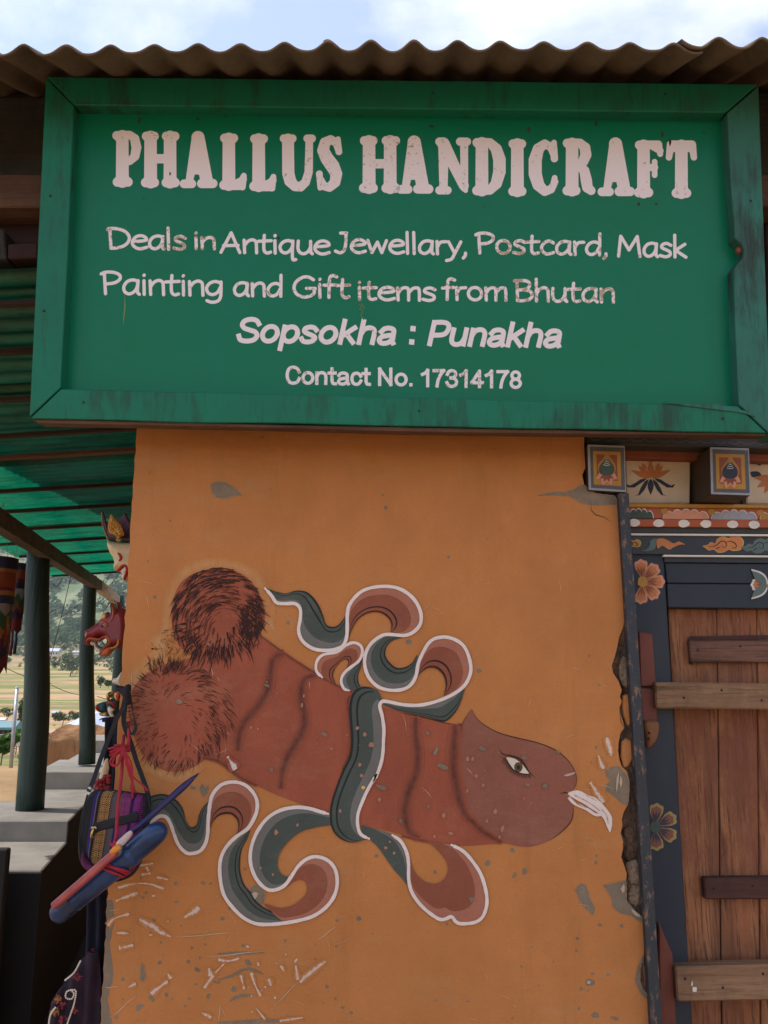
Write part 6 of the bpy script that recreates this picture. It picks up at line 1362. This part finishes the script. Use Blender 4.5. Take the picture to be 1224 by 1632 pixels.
inflate('woven_front', cr_curve([cb(*p) for p in fr_], 4, True), DB + .006, .022, 14, mat_weave, bag, step=1.4, tb=.0)
inflate('magenta_gusset', cr_curve([cb(*p) for p in [(372, 890), (400, 960), (460, 1010), (600, 1090), (740, 1050), (810, 960), (825, 1000), (760, 1085), (640, 1135), (520, 1110), (420, 1060), (366, 1000)]], 3, True), DB + .002, .018, 5, mat_mag, bag, step=1.4, tb=.0)
zp = [(452, 668), (600, 630), (740, 598), (800, 570), (822, 600), (818, 660), (700, 690), (520, 735), (470, 760), (440, 720)]
inflate('zip_band', [cb(*p) for p in zp], DB - .014, .004, 3, mat_black, bag, step=1.2, tb=.002)
b = MB(); b.tube([at(*cb(*p), DB - .004) for p in [(405, 440), (360, 600), (338, 760), (342, 900), (372, 1010)]], .0022, 6); b.tube([at(*cb(*p), DB - .004) for p in [(892, 440), (912, 520), (905, 680), (880, 860), (820, 1020), (720, 1120), (640, 1145)]], .0022, 6); b.build('piping', mat_black, bag, smooth=True)
gold_ = basic('brass', (.62, .42, .16), (.5, .32, .1), 40, .3, .1, 60, metal=.8)
b = MB(); b.tube([at(*cb(*p), DB - .022) for p in [(435, 712), (470, 706), (478, 722)]], .0028, 8); b.tube([at(*cb(*p), DB - .024) for p in [(455, 715), (442, 750), (438, 790)]], [.002, .003, .0042], 8); b.build('zip_puller', gold_, bag, smooth=True)
b = MB(); b.tube([at(*cb(*p), DB - .016) for p in [(418, 378), (440, 405)]], [.0044, .0030], 8); b.build('side_zip_puller', basic('steel', (.45, .45, .45), None, 30, .3, .1, metal=.8), bag, smooth=True)
def strap(pts, wpx, d, nm='shoulder_strap', m=mat_black, par=None, tw=None):
    P_ = resample(cr_curve(pts, 6), 30); b = MB()
    T_ = np.gradient(P_, axis=0); L = np.hypot(T_[:, 0], T_[:, 1]) + 1e-9; N = np.c_[-T_[:, 1] / L, T_[:, 0] / L] * wpx / 2
    dd_ = np.interp(np.linspace(0, 1, 30), np.linspace(0, 1, len(d)), d) if isinstance(d, (list, tuple)) else [d] * 30
    vs = []; fs = []
    for i in range(30):
        for sg_, dz in ((1, 0), (-1, 0), (-1, .0018), (1, .0018)): q = P_[i] + N[i] * sg_ * (1 if tw is None else (abs(math.cos(tw * i / 29)) * .8 + .2)); vs.append(at(q[0], q[1], dd_[i]) + Vector((0, dz, 0)))
    for i in range(29):
        a = 4 * i
        for k in range(4): fs.append([a + k, a + (k + 1) % 4, a + 4 + (k + 1) % 4, a + 4 + k])
    fs += [[0, 3, 2, 1], [116, 117, 118, 119]]
    return mesh(nm, vs, fs, m, par)
strap([(200, 1108), (195, 1130), (186, 1145), (172, 1180), (160, 1210), (150, 1240), (141, 1262)], 7, [2.14, 2.16, DB + .01], par=bag)
strap([(204, 1100), (200, 1120), (197, 1145), (199, 1160), (207, 1180), (218, 1215), (229, 1245), (236, 1268), (237, 1300)], 7.5, [2.17, 2.165, 2.16, DB + .02], par=bag)
strap([(204, 1098), (211, 1130), (215, 1152), (216, 1163), (209, 1170), (204, 1160), (200, 1150)], 5, [2.165, 2.15, 2.155], par=bag, tw=4)
inflate('strap_knot', cr_curve([mc(*p) for p in [(545, 290), (640, 280), (720, 290), (760, 255), (830, 260), (825, 400), (815, 520), (830, 640), (740, 640), (690, 500), (620, 400), (560, 370)]], 4, True), 2.155, .018, 6, mat_black, bag, step=1.2, tb=.02)
# red cord
cord = basic('red_cord', (.34, .010, .022), (.24, .008, .016), 60, .7, .3, 300, bd=.001)
DT = 2.04
tb_ = thing('blue_tube', 'thick blue painted bamboo tube tied across the bag with red cord', 'bamboo tube', at(175, 1400, DT))
mat_blue = basic('blue_gloss_paint', (.014, .045, .13), (.006, .014, .04), 9, .25, .5, 22, (1, 1, 1))
A = at(*cb(190, 1390), DT); Bq = at(*cb(985, 735), DT - .02)
kpx = (at(101, 1400, DT) - at(100, 1400, DT)).x
pts, rr = [], []
for t, r_ in [(-.075, 6), (-.07, 12), (-.05, 16), (-.02, 18), (.02, 19), (.12, 18.8), (.135, 21.0), (.15, 19.2), (.3, 20), (.45, 20.5), (.6, 20.5), (.68, 20.5), (.70, 22.6), (.72, 23), (.735, 20.4), (.76, 20.5), (.9, 20.5), (.97, 19.6), (1.01, 17.4), (1.04, 13.5), (1.06, 8), (1.068, 2)]:
    pts.append(A.lerp(Bq, t)); rr.append(r_ * kpx * .9)
b = MB(); b.tube(pts, rr, 24); b.build('tube', mat_blue, tb_, smooth=True)
cordR = MB()
dirv = (Bq - A).normalized(); s1 = dirv.cross(Vector((0, -1, 0))).normalized(); s2_ = dirv.cross(s1)
for t, tl in [(.50, .10), (.525, .14), (.55, .08)]:
    cordR.tube([A.lerp(Bq, t) + (s1 * math.cos(a) + s2_ * math.sin(a)) * 20.8 * kpx + dirv * tl * .22 * math.cos(a + .6) for a in np.linspace(0, 6.28, 26)], .0030, 6)
cordR.tube([at(*cb(x, y), d) for x, y, d in [(700, -40, 2.16), (690, 60, 2.13), (685, 250, 2.09), (650, 560, 2.055), (640, 780, 2.03), (620, 860, 2.01)]], .0042, 7)
cordR.tube([at(205 + 0 * i, 1150 + i * 12, 2.165 - .008 * i) for i in range(5)], .0042, 7)
for q in range(9):
    a = -2.9 + q * .17; L = 20 + 9 * g_.random(); x0, y0 = 198, 1196
    cordR.tube([at(x0 + L * s_ * math.cos(a) * 1.0 + (6 * math.sin(s_ * 3)), y0 + L * s_ * math.sin(a) * .35 + 16 * s_ * s_ * (q % 4) / 2.2 - 4 * math.sin(3.1 * s_), 2.10 - .012 * s_) for s_ in np.linspace(0, 1, 8)], .0028, 6)
for pts_ in [[(690, 60), (620, 120), (590, 180), (630, 210), (680, 150), (690, 90)], [(690, 60), (640, 110), (610, 190), (650, 200), (670, 130)], [(700, 90), (740, 200), (770, 300), (760, 400), (800, 420)], [(700, 90), (730, 220), (780, 300), (850, 360), (895, 410)], [(710, 90), (760, 190), (770, 310), (770, 440), (775, 470)], [(700, 100), (730, 230), (765, 330), (790, 410)]]:
    P_ = resample(cr_curve([cb(*p) for p in pts_], 5), 20); cordR.tube([at(x, y, 2.085) for x, y in P_], .0026, 6)
cordR.ball(at(*cb(690, 85), 2.09), .010, 8, 6, (1, .7, 1.3))
for q in range(7): cordR.tube([at(*cb(590 + 20 * q / 3, 830 + 10 * math.sin(q)), 2.0), at(*cb(640 + 6 * q, 900 - 10 * q), 1.995)], .003, 6)
cordR.build('red_cord', cord, tb_, smooth=True)
st = thing('blue_stick', 'thin dark blue pointed stick leaning up to the right behind the blue tube', 'stick', at(250, 1290, 2.08))
b = MB(); P0 = at(*cb(770, 745), 2.06); P1 = at(317, 1232, 2.14)
b.tube([P0.lerp(P1, t) for t in (0, .1, .4, .7, .78, .9, 1)], [.006, .0065, .0075, .0088, .0085, .0055, .001], 12); b.build('stick_shaft', basic('indigo_paint', (.014, .016, .085), (.03, .012, .05), 20, .35, .2, 40), st, smooth=True)
rs = thing('red_stick', 'flat salmon red stick lying along the blue tube', 'stick', at(140, 1400, DT))
b = MB(); b.beam(at(*cb(128, 1352), DT - .045), at(*cb(640, 905), DT - .052), .016, .020, (0, -1, .3)); b.build('stick_shaft', basic('salmon_paint', (.36, .075, .06), (.24, .035, .04), 20, .4, .2, 40), rs, bevel=.003)
b = MB(); b.tube([at(*cb(x, y), DT - .056) for x, y in [(600, 915), (640, 880), (675, 860)]], [.007, .008, .006], 10); b.build('orange_tip', basic('orange_paint', (.62, .22, .02), None, 20, .4), rs, smooth=True)
ws = thing('pale_leaf_ornament', 'pale pinkish leaf shaped blade tied above the blue tube', 'ornament', at(200, 1335, DT))
inflate('blade', cr_curve([cb(*p) for p in [(640, 860), (645, 825), (700, 770), (752, 732), (772, 760), (730, 820), (680, 865)]], 4, True), DT - .045, .006, 4, basic('pale_blade_paint', (.55, .42, .40), None, 20, .5), ws, step=.9)
# little brass screw in the knot band and wall
b = MB(); b.ball(WALL(579, 1256, .003), .006, 10, 8, (1, .5, 1)); b.build('wall_screw', gold_, bld, smooth=True)

# ================================================================== things beyond the veranda
def leafcards(b, c, rx, ry, rz_, n, s, g, clumps=9):
    cl = []
    for _ in range(clumps):
        v = Vector((g.gauss(0, 1), g.gauss(0, 1), g.gauss(0, 1))).normalized() * g.uniform(.35, .85); cl.append((Vector((v.x * rx, v.y * ry, v.z * rz_)), g.uniform(.35, .55)))
    for _ in range(n):
        c0, k = cl[g.randrange(clumps)]; v = Vector((g.gauss(0, 1), g.gauss(0, 1), g.gauss(0, 1))).normalized() * g.uniform(.5, 1) * k
        p = Vector(c) + c0 + Vector((v.x * rx, v.y * ry, v.z * rz_)); n1 = Vector((g.gauss(0, 1), g.gauss(0, 1), g.gauss(0, 1) + .6)).normalized(); t1 = n1.orthogonal().normalized(); t2 = n1.cross(t1)
        ss_ = s * g.uniform(.6, 1.3); b.add([p - t1 * ss_, p + t2 * ss_ * .5, p + t1 * ss_, p - t2 * ss_ * .5], [(0, 1, 2, 3)])
def leafmat(nm, c, c2):
    m = M_(nm); x = m.mix(m.ramp(m.noise(.8, detail=5), .35, .65), c, c2); m.col(x); m.rough(.6, .3); m.b.inputs['Transmission Weight'].default_value = 0
    tr = m.n('ShaderNodeBsdfTranslucent'); m.l(x, tr.inputs[0]); ms = m.n('ShaderNodeMixShader'); ms.inputs[0].default_value = .3; m.l(m.b.outputs[0], ms.inputs[1]); m.l(tr.outputs[0], ms.inputs[2]); m.l(ms.outputs[0], m.o.inputs[0]); return m.m
lf_near = leafmat('fresh_leaf', (.10, .20, .03), (.05, .12, .02)); lf_dark = leafmat('dark_leaf', (.03, .07, .025), (.05, .10, .03)); lf_far = leafmat('hill_leaf', (.07, .12, .05), (.12, .17, .07)); lf_mid = leafmat('grey_green_leaf', (.09, .13, .055), (.06, .09, .04))
bark = basic('bark', (.10, .075, .05), None, 20, .9)
gt = random.Random(11)
def tree(px, py, d, hpx, wpx, label, m, n=420, grp='trees and bushes in the valley', name='tree', trunk=True):
    c = at(px, py, d); k = (at(px + 1, py, d) - c).x; H = hpx * k; W = wpx * k / 2; T_ = thing(name, label, 'tree' if name == 'tree' else 'bush', (c.x, c.y, c.z), grp)
    b = MB(); leafcards(b, c + Vector((0, 0, H * .56)), W, W, H * .46, n, max(.10, 1.7 * k), gt, 10); b.build('crown', m, T_)
    b = MB(); tp = c + Vector((W * .1, 0, H * .8)); b.tube([c - Vector((0, 0, .3)), c.lerp(tp, .5) + Vector((W * .06, 0, 0)), tp], [H * .035, H * .022, H * .006], 6)
    for q in range(4):
        s0 = c.lerp(tp, .3 + .14 * q); b.tube([s0, s0 + Vector((gt.uniform(-1, 1) * W * .6, gt.uniform(-1, 1) * W * .6, H * .22))], [H * .014, H * .004], 5)
    b.build('trunk', bark, T_)
tree(112, 1076, 230, 28, 30, 'low grey green tree standing in the rice fields between the first and second posts', lf_mid)
tree(106, 1068, 300, 26, 26, 'rounded green tree behind the low field tree left of the second post', lf_dark)
tree(160, 1094, 170, 22, 14, 'slender pointed tree right of the second post', lf_mid)
tree(173, 1095, 170, 12, 14, 'low round bush beside the slender tree', lf_dark, name='bush')
tree(88, 1063, 260, 8, 9, 'tiny lone bush at the edge of the upper field', lf_dark, 120, name='bush')
tree(33, 1160, 60, 44, 16, 'dark leafy tree just left of the front post, behind the metal pole', lf_dark, 700)
tree(2, 1205, 19, 34, 44, 'bright green broad leaved bush at the left edge below the teal roofs', lf_near, 1500, name='bush')
tree(26, 1190, 34, 26, 20, 'green bush behind the metal pole beside the front post', lf_near, 600, name='bush')
tree(12, 1142, 75, 14, 26, 'pale green bush above the teal roofed houses', lf_mid, 400, name='bush')
tree(100, 1150, 60, 18, 34, 'pale green shrub above the tin roof between the posts', lf_mid, 500, name='bush')
tree(122, 1150, 70, 20, 26, 'second pale shrub nearer the second post above the tin roof', lf_mid, 400, name='bush')
# wooded slope
b = MB(); n_ = 0
for _ in range(9000):
    y = gt.uniform(440, 1250); x = gt.uniform(-.62, -.16) * y
    if noise.noise(Vector((x / 45, y / 35, 2))) < -.02 + (.12 if y < 520 else 0): continue
    h_ = gt.uniform(4.5, 12); z = terr(x, y); nl = 20 if y < 800 else 12
    leafcards(b, (x, y, z + h_ * .5), h_ * .36, h_ * .36, h_ * .5, nl, h_ * .17, gt, 4); n_ += 1
o = b.build('forest', lf_far); o['kind'] = 'stuff'; o['label'] = 'scattered pine and scrub woodland on the far valley slope'
b = MB()
for _ in range(520):     # scrub belt at the foot of the slope and on field banks
    y = gt.choice([gt.uniform(400, 470), gt.uniform(330, 440), gt.uniform(30, 110)]); x = gt.uniform(-.62, -.20) * y
    h_ = gt.uniform(2.5, 6) if y > 200 else gt.uniform(.3, .9); z = terr(x, y); leafcards(b, (x, y, z + h_ * .4), h_ * .6, h_ * .6, h_ * .5, 34, h_ * .16, gt, 5)
o = b.build('scrub', lf_mid); o['kind'] = 'stuff'
# grass tufts on the bank under the bushes
b = MB()
for _ in range(9000):
    y = gt.uniform(12, 34); x = gt.uniform(-.56, -.26) * y; z = terr(x, y); s_ = gt.uniform(.06, .16); a = gt.random() * 6.28
    b.add([(x, y, z - .02), (x + .012 * math.cos(a), y + .012 * math.sin(a), z - .02), (x + gt.uniform(-.06, .06), y + gt.uniform(-.06, .06), z + s_)], [(0, 1, 2)])
o = b.build('grass', lf_near); o['kind'] = 'stuff'
# houses
hw = basic('house_whitewash', (.62, .56, .50), (.5, .42, .36), .5, .8); hr_ = basic('pale_tin_roof', (.46, .48, .56), (.36, .38, .46), .6, .4, .2, 8); ht = basic('teal_tin_roof', (.10, .26, .28), (.07, .17, .20), .6, .45); hb = basic('brown_house_wood', (.16, .085, .05), (.10, .06, .04), 1, .8); hk = basic('dark_opening', (.02, .018, .018), None, 2, .7)
def house(px, py, d, wpx, hpx, rm, label, wm=hw, nwin=3):
    c = at(px, py, d); k = (at(px + 1, py, d) - c).x; W = wpx * k; H = hpx * k; T_ = thing('house', label, 'house', (c.x, c.y, c.z - .2), 'houses in the valley'); D_ = W * .7
    b = MB(); b.box(c.x - W / 2, c.x + W / 2, c.y, c.y + D_, c.z - .3, c.z + H * .62); b.build('wall', wm, T_)
    e = W * .12; b = MB(); z0 = c.z + H * .60; z1 = c.z + H
    b.add([(c.x - W / 2 - e, c.y - e, z0), (c.x + W / 2 + e, c.y - e, z0), (c.x + W / 2 + e, c.y + D_ / 2, z1), (c.x - W / 2 - e, c.y + D_ / 2, z1), (c.x + W / 2 + e, c.y + D_ + e, z0), (c.x - W / 2 - e, c.y + D_ + e, z0), (c.x - W / 2 - e, c.y - e, z0 - .12), (c.x + W / 2 + e, c.y - e, z0 - .12), (c.x + W / 2 + e, c.y + D_ + e, z0 - .12), (c.x - W / 2 - e, c.y + D_ + e, z0 - .12)],
          [(0, 1, 2, 3), (3, 2, 4, 5), (6, 7, 1, 0), (8, 9, 5, 4), (7, 8, 4, 2, 1), (9, 6, 0, 3, 5), (9, 8, 7, 6)]); b.build('roof', rm, T_)
    for i in range(nwin):
        x = c.x - W / 2 + W * (i + .5) / nwin; b = MB(); b.box(x - W * .07, x + W * .07, c.y - .05, c.y + .05, c.z + H * .2, c.z + H * .42); b.build('window', hk, T_)
house(85, 1045, 380, 14, 12, hr_, 'white farmhouse with pale roof at the foot of the wooded slope beside the front post')
house(122, 1043, 400, 12, 6, hr_, 'low pale house left of the second post at the foot of the slope')
house(3, 1152, 48, 8, 8, hr_, 'small house with pale tin roof at the left edge above the teal roof')
house(4, 1174, 42, 34, 24, ht, 'brown timber house with a teal tin roof at the left edge of the picture', hb, 4)
sh_ = house(87, 1140, 110, 9, 7, hr_, 'tiny field hut with a pale flat roof between the two posts', hk, 1)
# tin roof just below the bank, seen beyond the mud wall
tr_ = thing('tin_roof', 'large pale blue tin roof of a neighbouring house beyond the mud wall', 'roof', at(120, 1185, 19))
mt = basic('shaded_tin', (.42, .45, .58), (.36, .39, .52), .8, .4, .2, 6, metal=.1); mt2 = basic('sunlit_tin', (.66, .68, .74), None, .8, .35, .2, 6)  # shaded and sunlit sides of one tin roof as two colours
a_, b2_, c2b, d2_ = at(78, 1168, 19), at(100, 1172, 17.5), at(240, 1172, 17.5), at(240, 1118, 24)
e2_ = at(126, 1141, 22)
b = MB(); b.add([at(82, 1166, 19), at(100, 1170, 18.2), at(158, 1134, 24), at(146, 1134, 24.4)], [(0, 1, 2, 3)]); b.build('sunlit_roof_strip', mt2, tr_)  # sunlit part of the roof painted as a pale strip
b = MB()
for i in range(7):
    t0, t1 = i / 7, (i + .985) / 7; A0, A1 = at(100, 1170.5, 18.2), at(260, 1190, 18.2); B0, B1 = at(158, 1134.5, 24), at(330, 1134, 24)
    b = MB(); q = [A0.lerp(A1, t0), A0.lerp(A1, t1), B0.lerp(B1, t1), B0.lerp(B1, t0)]; b.hexa([q[0] - Vector((0, 0, .03)), q[1] - Vector((0, 0, .03)), q[1], q[0], q[3] - Vector((0, 0, .03)), q[2] - Vector((0, 0, .03)), q[2], q[3]]); b.build('tin_panel', mt, tr_)
b = MB(); A0, A1 = at(104, 1172, 18.4), at(260, 1192, 18.4); b.hexa([A0 - Vector((0, 0, 1.6)), A1 - Vector((0, 0, 1.6)), A1 - Vector((0, 0, .04)), A0 - Vector((0, 0, .04)), A0 + Vector((0, 3, -1.6)), A1 + Vector((0, 3, -1.6)), A1 + Vector((0, 3, -.04)), A0 + Vector((0, 3, -.04))]); b.build('house_wall', hb, tr_)
# weathered mud wall
mw = M_('rain_worn_mud'); x = mw.mix(mw.ramp(mw.noise(3, (1, 1, .3), detail=8, rough=.7), .4, .6), (.25, .12, .055), (.36, .19, .09)); x = mw.mix(mw.ramp(mw.noise(5, (1, 1, .35), detail=5, off=3), .56, .68, 0, .8), x, (.10, .05, .026)); mw.col(x); mw.rough(.95, .1); mw.bump(mw.noise(6, (1, 1, .3), detail=6), 1, .08)
T_ = thing('mud_wall', 'rain worn reddish earth wall standing between the two front posts', 'wall', at(95, 1240, 11.5))
vs, fs = [], []
NXm, NZm = 90, 22
for j in range(NZm + 1):
    for i in range(NXm + 1):
        u = i / NXm; v = j / NZm; px = 58 + 130 * u; topy = 1163 + 6 * u + 5 * noise.noise(Vector((u * 5, 1, 0)))
        y_ = 11.6 + .9 * u; zt1 = at(px, topy, y_ + .5).z; zb1 = at(px, 1262, y_).z
        p = at(px, 1262, y_); 
        if v < .7: vv = v / .7; q = Vector((p.x, y_ + .10 * vv, zb1 + (zt1 - .10 - zb1) * vv))
        else: vv = (v - .7) / .3; q = Vector((p.x, y_ + .10 + .9 * vv, zt1 - .10 + .16 * math.sin(vv * 1.57)))
        nn = noise.noise(Vector((q.x * 7, q.z * 1.6, 0))) * .07 + noise.noise(Vector((q.x * 18, q.z * 4, 3))) * .03
        vs.append(q + Vector((0, nn * (1 if v < .75 else .3), nn * .3)))
for j in range(NZm):
    for i in range(NXm): a = j * (NXm + 1) + i; fs.append([a, a + 1, a + NXm + 2, a + NXm + 1])
mesh('earth_face', vs, fs, mw.m, T_, smooth=True)
# metal pole, fence rails, wires
pl_ = thing('metal_pole', 'thin leaning galvanised pole left of the front veranda post', 'pole', at(17, 1224, 9))
b = MB(); b.tube([at(17, 1226, 9), at(27, 1098, 9.2)], .020, 10); b.build('pole_shaft', basic('galvanised', (.40, .40, .42), None, 20, .4, metal=.4), pl_, smooth=True)
b = MB(); b.ball(at(27, 1097, 9.2), .022, 8, 6); b.build('pole_cap', hr_, pl_)
fe = thing('fence', 'pale plank fence behind the metal pole below the teal roof', 'fence', at(15, 1190, 24))
for i, (y0, y1) in enumerate([(1176, 1172), (1184, 1186)]):
    b = MB(); b.beam(at(-60, y0, 24), at(34, y1, 24), .05, .10); b.build('fence_rail', hw, fe)
for px in (-40, -8, 20, 33):
    b = MB(); b.beam(at(px, 1200, 24.06), at(px, 1172, 24.06), .08, .08, (0, 1, 0)); b.build('fence_post', hb, fe)
wires = [((113, 918, 8.0), (80, 1050, 9)), ((100, 920, 6), (84, 930, 5.6)), ((176, 914, 7.0), (158, 938, 9.0)), ((196, 906, 5.0), (160, 940, 9.3)), ((82, 1092, 20), (130, 1108, 26)), ((154, 972, 9), (176, 960, 7)), ((8, 1064, 20), (82, 1090, 20)), ((84, 990, 20), (130, 960, 20)), ((155, 1110, 26), (200, 1118, 30)), ((180, 952, 9.4), (200, 968, 6))]
WLAB = ['steep dark wire running down beside the right edge of the front post', 'short curving wire just under the green roof right of the front post', 'thin wire rising steeply towards the chin of the white mask', 'thin wire slanting from the pale beam end up to the white mask mouth', 'level wire crossing the lower rice fields between the first and second posts', 'thin wire slanting between second post and horns of the red mask', 'wire crossing the fields left of the front post below the banners', 'faint wire crossing the wooded slope between the first and second posts', 'wire crossing the pale field right of the second post', 'pale end wire by the tip of the veranda beam above the mask horns']
for k, (a, c) in enumerate(wires):
    A_, C_ = at(*a), at(*c); P_ = [A_.lerp(C_, t) - Vector((0, 0, .04 * math.sin(math.pi * t))) for t in np.linspace(0, 1, 8)]
    b = MB(); b.tube(P_, .0035 * (A_.y / 8), 5); o = b.build('wire', pm['black'])
    top(o, WLAB[k], 'wire', 'thin wires strung beyond the veranda')
# ================================================================== valley air
hz = M_('valley_air'); hz.t.nodes.remove(hz.b); pv = hz.n('ShaderNodeVolumePrincipled'); pv.inputs['Color'].default_value = (.80, .88, 1., 1); pv.inputs['Density'].default_value = .00022; pv.inputs['Anisotropy'].default_value = .2
hz.l(pv.outputs[0], hz.o.inputs['Volume'])
HAZE = True
if HAZE:
    b = MB(); b.box(-7000, 7000, -500, 6500, -12, 950); o = b.build('haze', hz.m); o['kind'] = 'stuff'
